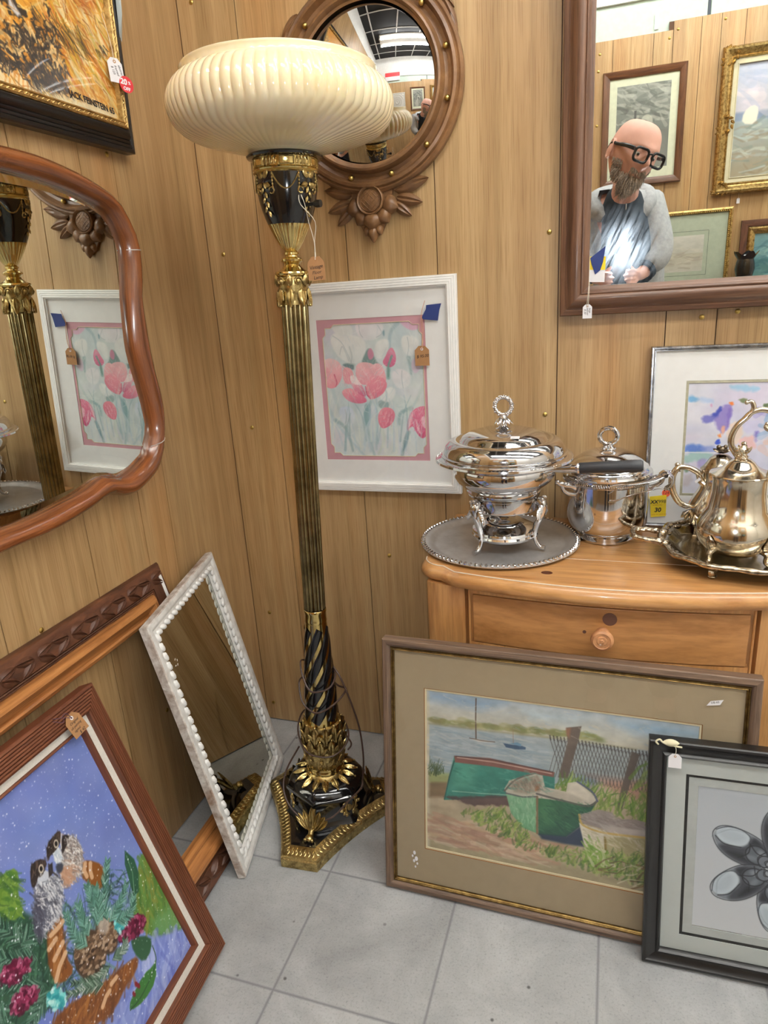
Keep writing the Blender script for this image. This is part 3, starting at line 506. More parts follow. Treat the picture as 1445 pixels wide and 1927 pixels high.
    for P, cols, an in (([(190, 480), (800, 560), (780, 660), (160, 680)], [(84, 160, 142), (40, 106, 96), (110, 178, 156), (52, 124, 110)], .12), ([(510, 690), (690, 700), (680, 890), (560, 830)], [(150, 196, 160), (96, 156, 116), (170, 206, 172)], 1.4), ([(710, 700), (1040, 740), (900, 910), (710, 910)], [(34, 80, 62), (78, 136, 96), (24, 58, 56), (60, 116, 84)], .5), ([(530, 610), (700, 570), (720, 650), (600, 670)], [(130, 118, 104), (172, 162, 146), (110, 100, 90)], 1.2), ([(960, 800), (1150, 800), (1360, 870), (1360, 900), (1000, 850)], [(120, 110, 108), (168, 160, 156)], .3), ([(985, 870), (1360, 960), (1360, 1050), (1000, 990)], [(226, 222, 210), (196, 188, 150), (150, 142, 104)], .4), ([(27, 60), (1700, 260), (1500, 400), (27, 220)], [(206, 200, 180), (150, 176, 200), (190, 196, 196), (214, 208, 190)], .1)): c.strokes(110, P, 10, 3, an, cols, .35, .25)
    c.a = c.a*.94+np.array((206, 200, 180))*.06; c.mottle(.10, 26); return c
# --- two chickadees on a basket, falling snow
def art_birds():
    c = Cv(420, 450, [(-331, 1783), (141.4, 1379.2), (353.6, 1784.4), (23.4, 2348)], (0, 1300, 3.0733), (112, 132, 200)); W, H = 420, 450
    for _ in range(140): c.ell(rng.random(2)*(W, H), 20+40*rng.random(), 15+30*rng.random(), [(118, 134, 196), (96, 112, 190), (136, 148, 204), (110, 124, 186), (126, 148, 210)][rng.integers(5)], .35, rng.random()*3, 22, raw=True)
    gn = [(40, 84, 62), (62, 112, 84), (28, 62, 48), (96, 140, 110), (70, 104, 96)]
    c.poly([(-200, 1250), (40, 1250), (160, 1310), (250, 1400), (300, 1700), (150, 1927), (-400, 2300), (-600, 1900)], (44, 78, 60), 1, 8); c.poly([(-60, 1100), (40, 1030), (75, 1060), (70, 1200), (110, 1290), (40, 1340), (-60, 1340)], (92, 128, 46), 1, 3, 1); c.strokes(50, [(-20, 1100), (60, 1050), (90, 1290), (-20, 1330)], 24, 5, 1.2, [(62, 108, 44), (120, 150, 62), (48, 84, 44)], .7)
    c.poly([(780, 960), (800, 945), (960, 1190), (1010, 1300), (1060, 1380), (860, 1430), (800, 1400), (720, 1300), (760, 1100)], (84, 122, 50), 1, 4, 1); c.strokes(90, [(780, 960), (940, 1180), (1040, 1380), (840, 1420), (740, 1250)], 36, 8, 1.9, [(62, 104, 46), (110, 142, 66), (74, 118, 60), (142, 134, 60), (96, 140, 90)], .6); c.poly([(850, 1330), (1000, 1230), (1060, 1380), (860, 1430)], (104, 152, 96), .8, 12)
    c.poly([(880, 1430), (1060, 1370), (1100, 1460), (850, 1940), (600, 1940), (780, 1680), (830, 1570)], (134, 150, 214), 1, 6); c.strokes(70, [(880, 1440), (1060, 1380), (1100, 1460), (850, 1900), (640, 1900)], 50, 8, 2.2, [(164, 176, 224), (104, 118, 196), (186, 196, 232), (92, 104, 190)], .5)
    c.strokes(420, [(-300, 1350), (150, 1330), (400, 1230), (560, 1010), (680, 1040), (750, 1250), (600, 1500), (620, 1700), (300, 1800), (-300, 2200)], 30, 4, -.9, gn+[(20, 46, 40)], .6, .8)
    def pine(P, L=17, n=46, cols=((110, 160, 146), (58, 104, 92), (140, 182, 168), (84, 134, 118), (36, 74, 62))):
        Q = c.p(P); Q = np.array([tuple(q)[:2] for q in smooth_path([(*q, 0) for q in Q], n)]); c.line(Q, 2, (70, 62, 44), .8, raw=True)
        for k in range(len(Q)-1):
            d = Q[k+1]-Q[k]; d = d/(np.hypot(*d)+1e-6); f = 1-.55*k/len(Q)
            for e in (-1, 1):
                for _ in range(2):
                    g = (.55+.25*rng.random())*e; v = np.array([d[0]*cos(g)-d[1]*sin(g), d[0]*sin(g)+d[1]*cos(g)])*L*f*(.7+.5*rng.random()); c.line([Q[k], Q[k]+v], 1.8, cols[rng.integers(len(cols))], .85, taper=.6, raw=True)
    dk = ((52, 92, 74), (30, 62, 50), (86, 128, 106), (120, 150, 136), (22, 48, 40))
    for P in ([(160, 1500), (40, 1420), (-60, 1330)], [(180, 1560), (60, 1560), (-80, 1540)], [(120, 1660), (0, 1700), (-120, 1780)], [(220, 1700), (120, 1760), (20, 1860)], [(250, 1740), (200, 1830), (150, 1920)], [(90, 1480), (150, 1400), (180, 1330)], [(-20, 1800), (-60, 1900), (-160, 1960)]): pine(P, 22, 40, dk)
    # basket
    c.poly([(435, 1000), (480, 985), (560, 1010), (580, 1080), (560, 1160), (500, 1140), (430, 1080)], (128, 78, 34), 1, 3, 1); c.poly([(235, 1370), (330, 1300), (330, 1400), (350, 1550), (400, 1620), (330, 1700), (270, 1680), (240, 1560)], (126, 76, 36), 1, 3, 1); c.poly([(300, 1860), (560, 1700), (720, 1560), (770, 1540), (760, 1620), (690, 1720), (640, 1830), (560, 1927), (250, 1990)], (120, 70, 34), 1, 4, 1)
    c.strokes(120, [(300, 1860), (720, 1570), (760, 1620), (560, 1927), (250, 1990)], 26, 5, -.6, [(92, 50, 24), (160, 104, 50), (110, 64, 30)], .6); c.strokes(50, [(240, 1390), (330, 1310), (350, 1560), (300, 1690)], 22, 4, -.9, [(92, 52, 26), (166, 110, 60)], .6)
    for P in ([(460, 1005), (455, 1050), (470, 1080)], [(490, 1005), (490, 1050), (500, 1085)], [(260, 1420), (300, 1380), (330, 1340)], [(280, 1560), (320, 1480), (330, 1460)], [(290, 1680), (310, 1600), (345, 1520)], [(250, 1500), (290, 1440)], [(560, 1830), (580, 1770), (600, 1740)], [(610, 1700), (640, 1660)]): c.line(P, 7, (214, 176, 140), .9, 1.5)
    # birds
    c.poly([(330, 850), (380, 840), (435, 890), (450, 960), (440, 1060), (380, 1110), (340, 1160), (310, 1060)], (176, 172, 172), 1, 3, 1); c.poly([(170, 1130), (250, 1080), (330, 1080), (330, 1200), (320, 1300), (240, 1400), (190, 1440), (165, 1290)], (150, 152, 164), 1, 3, 1)
    c.strokes(320, [(330, 860), (400, 850), (450, 950), (430, 1080), (340, 1150)], 13, 3, lambda q: 1.3, [(214, 210, 206), (150, 140, 138), (228, 224, 220), (176, 150, 136), (120, 114, 116)], .8, .5); c.strokes(420, [(170, 1130), (250, 1090), (330, 1090), (320, 1290), (200, 1440)], 15, 3, 1.4, [(200, 204, 212), (120, 124, 140), (226, 226, 230), (160, 162, 172), (88, 92, 110)], .8, .4); c.strokes(120, [(165, 1200), (230, 1200), (210, 1420), (180, 1440)], 18, 3, 1.5, [(62, 62, 78), (90, 92, 108)], .8, .3); c.strokes(60, [(330, 1050), (420, 1020), (380, 1110), (340, 1150)], 14, 3, 1.2, [(196, 158, 132), (180, 136, 110)], .7)
    c.poly([(270, 930), (300, 900), (330, 960), (320, 1000), (285, 1010)], (206, 214, 222), 1, 2, 1); c.poly([(180, 1080), (220, 1040), (260, 1060), (240, 1130), (190, 1140)], (200, 206, 216), 1, 2, 1); c.strokes(50, [(270, 930), (300, 900), (330, 960), (300, 1010)], 12, 2, 1.5, [(236, 238, 240), (180, 194, 206)], .8)
    c.poly([(235, 900), (290, 830), (318, 815), (322, 870), (300, 920), (260, 960), (240, 990)], (44, 34, 32), 1, 2, 1); c.poly([(322, 850), (350, 838), (372, 850), (360, 890), (340, 930), (325, 960)], (42, 34, 34), 1, 2, 1); c.poly([(140, 1020), (190, 980), (230, 985), (240, 1020), (190, 1070), (170, 1150), (145, 1140)], (46, 36, 36), 1, 2, 1); c.poly([(285, 1010), (335, 1000), (330, 1050), (300, 1070)], (60, 64, 78), 1, 3, 1); c.poly([(245, 1020), (270, 1000), (275, 1060), (250, 1090)], (48, 42, 44), 1, 2)
    c.strokes(60, [(235, 900), (310, 820), (320, 870), (240, 980)], 9, 2, -1, [(96, 80, 70), (26, 20, 20)], .7); c.strokes(50, [(140, 1020), (230, 985), (240, 1020), (150, 1140)], 9, 2, -1, [(100, 84, 74), (28, 22, 22)], .7)
    for e in ((292, 893), (205, 1037)): c.ell(e, 3.6, 5, (206, 196, 180), 1, .4, 1, ring=1.6); c.ell(e, 2, 2.6, (18, 16, 16))
    c.line([(322, 835), (320, 880), (322, 920)], 2, (220, 216, 210), .8); c.line([(248, 1010), (262, 1050), (300, 1078)], 2.5, (60, 56, 60), .9)
    # holly leaves, cones, berries
    c.poly([(690, 930), (745, 980), (770, 1060), (770, 1170), (740, 1200), (715, 1100), (690, 1010)], (44, 88, 66), 1, 2); c.line([(700, 960), (735, 1060), (745, 1180)], 1.6, (120, 160, 130), .8)
    c.poly([(720, 1430), (840, 1420), (845, 1500), (800, 1580), (740, 1520)], (46, 84, 58), 1, 3, 1); c.poly([(870, 1550), (850, 1600), (800, 1640), (720, 1790), (715, 1860), (800, 1800), (870, 1680)], (54, 108, 48), 1, 2, 1); c.line([(850, 1480), (868, 1580), (790, 1760), (720, 1850)], 2, (32, 66, 40), .9, sm=6)
    for x, y in ((755, 1700), (768, 1710), (742, 1757)): c.ell((x, y), 3, 4.5, (120, 20, 36))
    for cx, cy, rx, ry in ((490, 1530, 100, 120), (585, 1420, 66, 100)):
        c.ell((cx, cy), rx*.31*.95, ry*.31*.95, (72, 54, 40), 1, soft=3)
        for _ in range(150):
            a = rng.random()*6.28; r = rng.random()**.5; x = cx+rx*.9*r*cos(a); y = cy+ry*.9*r*sin(a); c.ell((x, y), 4, 2.6, [(128, 102, 80), (94, 72, 54), (166, 144, 122), (58, 42, 32)][rng.integers(4)], .9, .5*rng.random(), 1)
    c.ell((565, 1360), 11, 13, (176, 166, 156), .8, soft=5)
    def cluster(P, cols, n, r):
        P = np.array(P, float); c.poly(P, cols[0], 1, 3, 1); lo, hi = P.min(0), P.max(0)
        c.strokes(n, P, 5, r, 0, cols, .9, 2, .2)
    for P in ([(660, 1400), (700, 1320), (790, 1290), (820, 1330), (790, 1400), (690, 1470), (655, 1450)], [(-20, 1600), (60, 1570), (150, 1550), (130, 1620), (40, 1700), (-30, 1700)], [(30, 1790), (110, 1720), (185, 1720), (170, 1790), (80, 1880), (35, 1860)]): cluster(P, [(92, 18, 50), (130, 36, 74), (70, 12, 38), (176, 96, 128)], 80, 5)
    for P in ([(630, 1330), (690, 1295), (710, 1330), (660, 1400), (640, 1380)], [(235, 1760), (280, 1720), (345, 1760), (340, 1820), (280, 1850), (240, 1810)]): cluster(P, [(70, 176, 180), (130, 216, 214), (40, 140, 150), (190, 236, 230)], 50, 5)
    for P in ([(590, 1330), (570, 1200), (580, 1060), (590, 990)], [(600, 1340), (660, 1240), (700, 1120)], [(560, 1330), (500, 1230), (470, 1130)], [(480, 1420), (440, 1320), (420, 1240)], [(470, 1480), (400, 1420), (350, 1290)], [(640, 1340), (720, 1290), (740, 1200)], [(530, 1360), (540, 1240), (520, 1140)]): pine(P)
    for P in ([(600, 1600), (520, 1670), (380, 1700)], [(560, 1700), (480, 1720), (360, 1760)], [(620, 1560), (680, 1500), (690, 1450)]): pine(P, 15, 40, ((196, 202, 196), (110, 140, 120), (60, 90, 70), (36, 60, 48)))
    c.strokes(160, [(170, 1130), (330, 1080), (330, 1200), (240, 1400)], 9, 1.6, 1.4, [(240, 240, 242), (70, 72, 86)], .8, .4); c.strokes(120, [(340, 860), (420, 860), (440, 960), (400, 1060)], 8, 1.6, 1.2, [(246, 244, 240), (110, 100, 98)], .8, .5)
    for _ in range(2600):
        x, y = rng.random(2)*(W, H); r = rng.random(); c.ell((x, y), .4+.9*r**4, .4+.9*r**4, (236, 240, 252), .35+.6*r*r, soft=1, raw=True)
    c.mottle(.05, 10); return c
# --- x-ray shells
def art_shells():
    c = Cv(260, 280, [(1313, 1483.7), (1619.4, 1524.5), (1596.6, 1794.3), (1300.6, 1738.5)], (700, 1180, 1.9396), (186, 194, 202)); c.poly([(0, 0), (260, 0), (260, 280), (0, 280)], (178, 186, 194), 1, 1, col2=(202, 207, 212), raw=True)
    ctr = c.p([(1480, 895)])[0]
    for k in range(6):
        a = PI+.50+k*PI/3; T = lambda Q: [ctr+np.array([x*cos(a)-y*sin(a), x*sin(a)+y*cos(a)])*1.08 for x, y in Q]
        P = lambda Q, col, al=1, so=2, n=3: c.poly(T(Q), col, al, so, n, raw=True)
        E = lambda x, y, rx, ry, col, al=1, ro=0, so=2, ring=None: c.ell(T([(x, y)])[0], rx, ry, col, al, a+ro, so, raw=True, ring=ring)
        Ln = lambda Q, w, col=(30, 33, 40), al=.9: c.line(T(Q), w, col, al, 1.4, raw=True, sm=8)
        sil = [(14, 2), (24, 20), (52, 30), (88, 26), (110, 14), (114, -4), (98, -20), (74, -27), (46, -24), (24, -14)]
        P(sil, (116, 124, 134), .9, 3); P([(24, -14), (46, -24), (74, -27), (98, -20), (88, -8), (66, -2), (58, 14), (62, 28), (40, 26), (22, 12)], (52, 56, 64), .85, 9)
        P([(66, 0), (90, -10), (108, -6), (113, 4), (106, 16), (88, 26), (66, 28), (60, 14)], (196, 209, 218), .95, 4); P([(72, 6), (92, -4), (106, 0), (100, 14), (80, 22), (68, 20)], (172, 186, 197), .7, 9)
        for q in range(5): Ln([(70+q*7, 26-q*.6), (92+q*4, 20-q*4), (104+q*2, 4-q*4)], 1, (150, 164, 176), .5)
        P([(30, -10), (58, -20), (84, -21), (64, -10), (44, -4)], (30, 33, 40), .7, 7); P([(40, 22), (58, 28), (60, 14), (50, 6), (40, 8)], (34, 38, 46), .7, 7)
        E(40, 3, 19, 17, (98, 106, 116), .9, .2, 7); E(34, 8, 9, 6, (160, 170, 178), .55, .6, 5); E(44, -6, 10, 5, (140, 150, 158), .5, -.4, 5)
        E(40, 3, 19, 17, (28, 30, 37), .9, .2, 1.4, 1.8); Ln([(58, 14), (52, -2), (60, -18)], 2); Ln([(22, 12), (40, 6), (58, 14)], 1.8); Ln([(24, -12), (36, 0), (30, 20)], 1.6)
        E(24, 1, 11, 11, (112, 120, 130), .9, 0, 4); E(24, 1, 11, 11, (28, 30, 37), .9, 0, 1.2, 1.6); E(15, 1, 7, 6.5, (150, 158, 166), .9, 0, 2); E(15, 1, 7, 6.5, (30, 33, 40), .9, 0, 1, 1.4); Ln([(14, -6), (24, 0), (18, 10)], 1.2)
        Ln(sil+sil[:1], 1.6, (44, 48, 56), .9); Ln([(66, 0), (90, -10), (108, -6)], 1.6); Ln([(60, 14), (64, 24), (80, 27), (100, 20), (113, 4)], 1.5, (52, 58, 68))
    return c
# --- loose blue and violet watercolour
def art_splash():
    c = Cv(280, 256, [(1295.8, 715.5), (1593.5, 709.4), (1566, 952.2), (1281.2, 943.6)], (1200, 640, 5.351), (214, 214, 226)); W, H = 280, 256
    for _ in range(70): c.ell(rng.random(2)*(W, H*.75), 20+30*rng.random(), 8+16*rng.random(), [(206, 206, 226), (226, 226, 232), (196, 200, 224), (220, 208, 226)][rng.integers(4)], .45, 0, 14, raw=True)
    for P, col, al in (([(510, 580), (560, 565), (630, 590), (600, 620), (520, 625)], (110, 170, 216), .9), ([(910, 480), (1000, 455), (1200, 470), (1250, 510), (1050, 530)], (150, 196, 224), .8), ([(470, 1070), (560, 1050), (700, 1080), (700, 1130), (480, 1140)], (92, 128, 206), .95), ([(620, 1080), (750, 1060), (830, 1120), (700, 1140)], (132, 150, 214), .7), ([(470, 1140), (760, 1130), (760, 1200), (600, 1220), (460, 1250)], (160, 196, 190), .9), ([(600, 1220), (700, 1190), (690, 1260), (620, 1290)], (150, 140, 196), .7),
                       ([(460, 1300), (540, 1280), (500, 1340)], (86, 120, 80), .8), ([(450, 1380), (560, 1330), (540, 1450), (460, 1480)], (196, 186, 190), .8), ([(600, 570), (760, 600), (760, 640), (640, 640)], (160, 190, 226), .6)): c.poly(P, col, al, 6, 1, 3)
    for P, col in (([(780, 780), (830, 690), (900, 640), (960, 660), (940, 760), (910, 900), (850, 950), (800, 880), (760, 820)], (140, 124, 196)), ([(650, 780), (740, 760), (800, 725), (820, 760), (760, 830), (660, 840)], (104, 104, 186)), ([(740, 760), (800, 725), (830, 670), (850, 690), (800, 790)], (62, 76, 176)), ([(900, 700), (960, 680), (930, 820), (890, 900)], (128, 110, 190)), ([(1040, 850), (1150, 800), (1250, 820), (1230, 940), (1060, 940)], (206, 204, 232)), ([(950, 820), (1050, 830), (1060, 1000), (960, 1080), (880, 1000)], (236, 214, 196)), ([(1040, 980), (1180, 960), (1200, 1080), (1100, 1130), (1020, 1100)], (236, 190, 188)), ([(1170, 930), (1220, 920), (1210, 1010), (1180, 1040)], (120, 110, 190))): c.poly(P, col, .85, 5, 1, 3)
    for P, col in (([(910, 630), (960, 625), (985, 660), (940, 665)], (236, 128, 62)), ([(800, 960), (840, 945), (855, 985), (815, 995)], (240, 132, 50)), ([(785, 1010), (830, 995), (835, 1040), (800, 1060), (780, 1040)], (48, 78, 196)), ([(1000, 600), (1090, 590), (1120, 640), (1050, 640)], (120, 132, 96)), ([(1250, 650), (1330, 640), (1340, 700), (1280, 700)], (92, 110, 74)), ([(1290, 680), (1330, 690), (1320, 720)], (214, 176, 40)), ([(840, 880), (880, 860), (870, 940), (850, 960)], (224, 170, 150)), ([(730, 655), (750, 650), (748, 680)], (210, 160, 196))): c.poly(P, col, .95, 3, 1, 2)
    c.strokes(60, [(1300, 600), (1900, 560), (1900, 1200), (1250, 1200)], 40, 12, 0, [(150, 140, 206), (236, 190, 170), (110, 160, 206), (226, 220, 230)], .5, 1.5); c.line([(470, 1135), (760, 1140), (900, 1130)], 2, (240, 240, 240), .8); c.mottle(.04, 16); return c
# --- orange abstract in slashes, with a wheel of green above
def art_abstract():
    c = Cv(500, 560, [(-545.2, -1152.3), (129.7, -484.4), (225.3, 227.2), (-263.6, 67.1)], (0, 0, 3.6125), (206, 144, 50)); W, H = 500, 560
    oc = [(222, 160, 56), (196, 124, 36), (236, 196, 112), (240, 220, 170), (180, 98, 30), (226, 176, 80), (214, 200, 150)]
    c.strokes(900, [(-1000, -1300), (1000, -1300), (1000, 1000), (-1000, 1000)], 60, 8, .75, oc, .6, .45); c.strokes(260, [(330, -200), (720, -200), (760, 760), (480, 560)], 80, 7, .85, oc+[(206, 210, 190), (166, 150, 30), (238, 226, 180), (196, 104, 40)], .65, .2)
    c.poly([(420, -150), (640, -100), (640, 100), (560, 60)], (178, 82, 28), .6, 14); c.poly([(-900, 420), (100, 440), (430, 620), (760, 780), (780, 840), (400, 700), (0, 620), (-900, 560)], (240, 226, 190), .8, 14, 0, 6)
    bk = (26, 23, 24)
    for P in ([(-400, 120), (30, 140), (110, 210), (60, 400), (-100, 480), (-400, 420)], [(50, 200), (140, 220), (230, 120), (380, 270), (440, 480), (320, 470), (200, 520), (100, 400)], [(-60, -120), (60, -60), (150, 40), (190, 110), (120, 130), (40, 40), (-60, 10)], [(290, -80), (330, 20), (350, 120), (390, 160), (330, 110), (300, 20)], [(130, 440), (260, 460), (380, 560), (470, 620), (420, 640), (280, 580)]): c.poly(P, bk, .92, 2.5, 0, 9)
    c.strokes(150, [(-200, 180), (380, 200), (440, 460), (100, 480), (-200, 440)], 22, 6, .9, [(206, 140, 50), (226, 190, 120), (40, 34, 32), (180, 110, 40), bk, bk], .8, .9); c.strokes(70, [(230, 120), (620, 290), (600, 350), (360, 260)], 46, 3, .75, [bk, (60, 46, 34), (120, 90, 30)], .6, .2); c.strokes(60, [(100, 440), (470, 560), (500, 640), (240, 600)], 30, 3, .8, [bk, (70, 54, 44)], .6, .3); c.poly([(50, -60), (90, 20), (140, 95), (120, 110), (60, 40)], (222, 220, 220), .9, 4)
    for x in (40, 70, 100, 130, 160, 190, 215): c.line([(x, 500), (x-4, 560), (x+2, 610)], 4, (216, 150, 70), .8, 2, .5)
    c.line([(0, 400), (20, 470)], 7, bk); c.line([(30, 410), (36, 480)], 7, bk); c.strokes(14, [(650, 320), (730, 330), (720, 390), (660, 370)], 12, 3, .9, [bk], .8); c.strokes(40, [(400, 620), (700, 640), (760, 760), (500, 700)], 36, 6, .5, [(214, 150, 60), (190, 120, 50), (236, 210, 150)], .6)
    c.strokes(450, [(-300, -200), (720, -200), (760, 760), (-300, 700)], 22, 2.6, .75, oc+[(150, 84, 24), (246, 232, 190), (110, 70, 20), (232, 180, 60)], .75, .5); c.strokes(620, [(-200, 140), (380, 180), (460, 500), (300, 540), (100, 480), (-200, 460)], 15, 6, .9, [bk, bk, (40, 34, 32), (206, 140, 50), (232, 200, 140)], .85, 1.0); c.strokes(120, [(100, 420), (480, 540), (500, 650), (220, 600)], 22, 2.6, .8, [bk, (60, 46, 30)], .8, .25)
    c.poly([(-300, 520), (0, 600), (420, 660), (640, 690), (790, 770), (800, 850), (480, 760), (0, 640), (-300, 600)], (236, 222, 184), .75, 10, 1, 5)
    cc = np.array([W*.56, H*.27])      # the wheel
    c.ell(cc, 120, 105, (120, 124, 60), .85, 0, 16, raw=True)
    for k in range(240):
        a = rng.random()*6.28; r0 = 45+20*rng.random(); r1 = 88+24*rng.random(); c.line([cc+np.array([cos(a), sin(a)])*r0, cc+np.array([cos(a+.15), sin(a+.15)])*r1], 3, [(150, 156, 50), (70, 96, 70), (50, 62, 60), (190, 180, 80), (90, 120, 120)][rng.integers(5)], .7, raw=True)
    c.ell(cc+np.array([-20, 10]), 30, 26, (190, 180, 70), .8, 0, 10, raw=True); c.ell(cc+np.array([-22, 10]), 11, 13, (60, 70, 40), .9, 0, 4, raw=True)
    c.strokes(160, [(300, -1500), (600, -1500), (600, -300), (300, -300)], 40, 5, .9, [(70, 100, 110), (110, 130, 110), (50, 60, 66), (196, 190, 130)], .5, .7)
    c.mottle(.1, 30); return c
def soft_scene(W, H, bg, bands, strokes=(), mott=.06):
    """small distant pictures: graded bands then strokes, in unit coordinates"""
    c = Cv(W, H, bg=bg)
    for y0, y1, a, b in bands: c.poly([(0, y0), (1, y0), (1, y1), (0, y1)], a, 1, 4, col2=b)
    for n, P, L, wd, an, cols, al in strokes: c.strokes(n, P, L, wd, an, cols, al)
    c.mottle(mott, 12); return c

# ------------------------------------------------------------------ price tags
def card(w, h, cut, hole=True):
    return [(-w/2, -h), (w/2, -h), (w/2, -cut), (w/2-cut, 0), (-w/2+cut, 0), (-w/2, -cut)]
def price_tag(name, label, mw, w, h, mat, strmat, string=None, lines=(), cut=None, thick=.0006, sr=.0006, ink=INK, reinf=True):
    """hangs from local origin (its hole); x right, y up, z towards the viewer"""
    t = thing(name, label, 'price tag', mw); cut = cut or w*.28; m = M(); P = [(x, y+cut*.6) for x, y in card(w, h, cut)]
    m.prism(P, -thick/2, thick/2); m.build('card', mat, t, smooth=False)
    r = M(); r.lathe([(w*.10, 0), (w*.10, .0003), (w*.05, .0003), (w*.05, 0)], 14, c=(0, -cut*.15, thick/2)); r.build('eyelet', PAPER if mat is KRAFT and reinf else KRAFT, t)
    if string:
        s = M()
        for P in string: s.tube(smooth_path(P, 18), sr, 6)
        s.build('string', strmat, t)
    for k, (tx, sz, x, y, rot) in enumerate(lines): text(tx, sz, ink, t, (x, y, thick/2+.0002), rot, .25)
    return t
def wallframe(x, y, z): return axes((x, y, z), (1, 0, 0), (0, 0, 1), (0, -1, 0))
def leftframe(x, y, z): return axes((x, y, z), (0, 1, 0), (0, 0, 1), (1, 0, 0))

# ------------------------------------------------------------------ hung on the back wall: convex mirror
t = thing('convex_mirror', 'round convex mirror in a gilded brown frame studded with small brass balls', 'mirror', wallframe(.440, -.002, 1.628))
m = M(); m.lathe([(.150, .0), (.208, .0), (.208, .014), (.203, .020), (.199, .018), (.196, .024), (.190, .026), (.187, .020), (.183, .014), (.176, .012), (.170, .016), (.167, .026), (.164, .032), (.160, .034), (.157, .030), (.155, .024), (.150, .022)], 120); m.build('ring_frame', GOLDW, t)
m = M(); Rk = .50; m.lathe([(.1565*k/18, math.sqrt(Rk*Rk-(.1565*k/18)**2)-math.sqrt(Rk*Rk-.1565**2)+.014) for k in range(18, -1, -1)], 128); m.build('convex_glass', MIRR2, t, ang=80)
for k in range(12):
    a = math.radians(15+30*k); M().ball((.1795*cos(a), .1795*sin(a), .0185), .0062, 14, 9).build('brass_ball', GOLDM, t)
cr = M(); cr.prism([(-.055, -.195), (.045, -.195), (.036, -.25), (.012, -.292), (-.008, -.302), (-.026, -.29), (-.046, -.25)], 0, .008)
mc = (-.006, -.222); cr.lathe([(.031, .006), (.0305, .022), (.0285, .0245), (.0265, .0225), (.0245, .0195), (.0235, .022), (.0225, .0195), (.016, .0205), (0, .022)], 40, c=(*mc, 0))
for k in range(-2, 3):
    for e in (-1, 1):
        h = math.sqrt(.0205**2-(.0075*k)**2); d = Vector((.7071, .7071*e, 0)); nn = Vector((-.7071*e, .7071, 0)); c = Vector((*mc, .0215))+nn*.0075*k; cr.tube([c-d*h-Vector((0, 0, .002)), c, c+d*h-Vector((0, 0, .002))], .0011, 5)
cr.build('crest_medallion', GOLDW, t)
def petal(c, ang, L, W, h, z=.006): return M().leaf((c[0], c[1], z), (cos(ang), sin(ang), 0), (0, 0, 1), L, W, h, pw=.62, vein=.15, nu=11, nv=9).build('carved_petal', GOLDW, t, ang=60)
for a, L in ((-163, .036), (-128, .034), (-52, .034), (-17, .038)): petal((mc[0]+.027*cos(math.radians(a)), mc[1]+.027*sin(math.radians(a))), math.radians(a), L, .046, .018)
petal((-.006, -.247), -PI/2, .038, .050, .022, .010); petal((-.016, -.274), -2.0, .022, .022, .012); petal((.004, -.274), -1.15, .022, .022, .012); petal((-.006, -.274), -PI/2, .036, .026, .016, .008)
for b, a, L, W in (((.045, -.205), 12, .082, .032), ((.05, -.22), -14, .062, .028), ((.055, -.198), 38, .10, .032), ((.045, -.23), -38, .05, .026), ((-.05, -.205), 168, .07, .03), ((-.055, -.222), 195, .06, .028), ((-.05, -.232), 220, .055, .026), ((-.06, -.195), 145, .09, .03),
                   ((.160, .142), -62, .075, .024), ((.174, .122), -75, .075, .024), ((.148, .155), -45, .06, .022), ((.186, .092), -95, .06, .022), ((.135, .165), -30, .05, .022), ((-.160, .142), 242, .075, .024), ((-.174, .122), 255, .075, .024), ((-.148, .155), 225, .06, .022), ((-.186, .092), 275, .05, .022)):
    a = math.radians(a); M().leaf((b[0], b[1], .004), (cos(a), sin(a), 0), (0, 0, 1), L, W, .010, pw=.75, vein=.45, nu=11).build('laurel_leaf', GOLDW, t, ang=60)

# ------------------------------------------------------------------ tulip picture
t = thing('framed_tulip_print', 'white ridged frame holding pink and white tulips with blue tape on its corner', 'picture', wallframe(.197, -.002, .735))
fw, fh = .423, .506
M().frame(fw, fh, [(0, 0), (0, .012), (.001, .014), (.004, .0145), (.0048, .0128), (.0056, .0148), (.0095, .0152), (.0103, .0134), (.011, .0155), (.015, .0158), (.0158, .014), (.0166, .016), (.0205, .016), (.0213, .014), (.022, .013), (.024, .0125), (.024, .004)]).build('frame', WHITEP, t)
def mat_with_hole(o, h, z, name, mat, par):
    (x0, y0, x1, y1), (a0, b0, a1, b1) = o, h; return M().add([(x0, y0, z), (x1, y0, z), (x1, y1, z), (x0, y1, z), (a0, b0, z), (a1, b0, z), (a1, b1, z), (a0, b1, z), (a0, b0, z-.0012), (a1, b0, z-.0012), (a1, b1, z-.0012), (a0, b1, z-.0012)], [(0, 1, 5, 4), (1, 2, 6, 5), (2, 3, 7, 6), (3, 0, 4, 7), (4, 5, 9, 8), (5, 6, 10, 9), (6, 7, 11, 10), (7, 4, 8, 11)]).build(name, mat, par, smooth=False)
mat_with_hole((.02, .02, .403, .486), (.0768, .0800, .3465, .4222), .0062, 'mat_board', MATW, t)
def clip_rect(x0, y0, x1, y1, a, c=.0075):
    return [(x0, y0+a), (x0+c, y0+a-c), (x0+c, y0+c), (x0+a-c, y0+c), (x0+a, y0), (x1-a, y0), (x1-a+c, y0+c), (x1-c, y0+c), (x1-c, y0+a-c), (x1, y0+a), (x1, y1-a), (x1-c, y1-a+c), (x1-c, y1-c), (x1-a+c, y1-c), (x1-a, y1), (x0+a, y1), (x0+a-c, y1-c), (x0+c, y1-c), (x0+c, y1-a+c), (x0, y1-a)]
P = clip_rect(.0905, .0905, .339, .4095, .03); m = M(); O4 = [(.07, .073), (.353, .073), (.353, .43), (.07, .43)]
V = [(x, y, .0052) for x, y in P]+[(x, y, .0052) for x, y in O4]; F = []
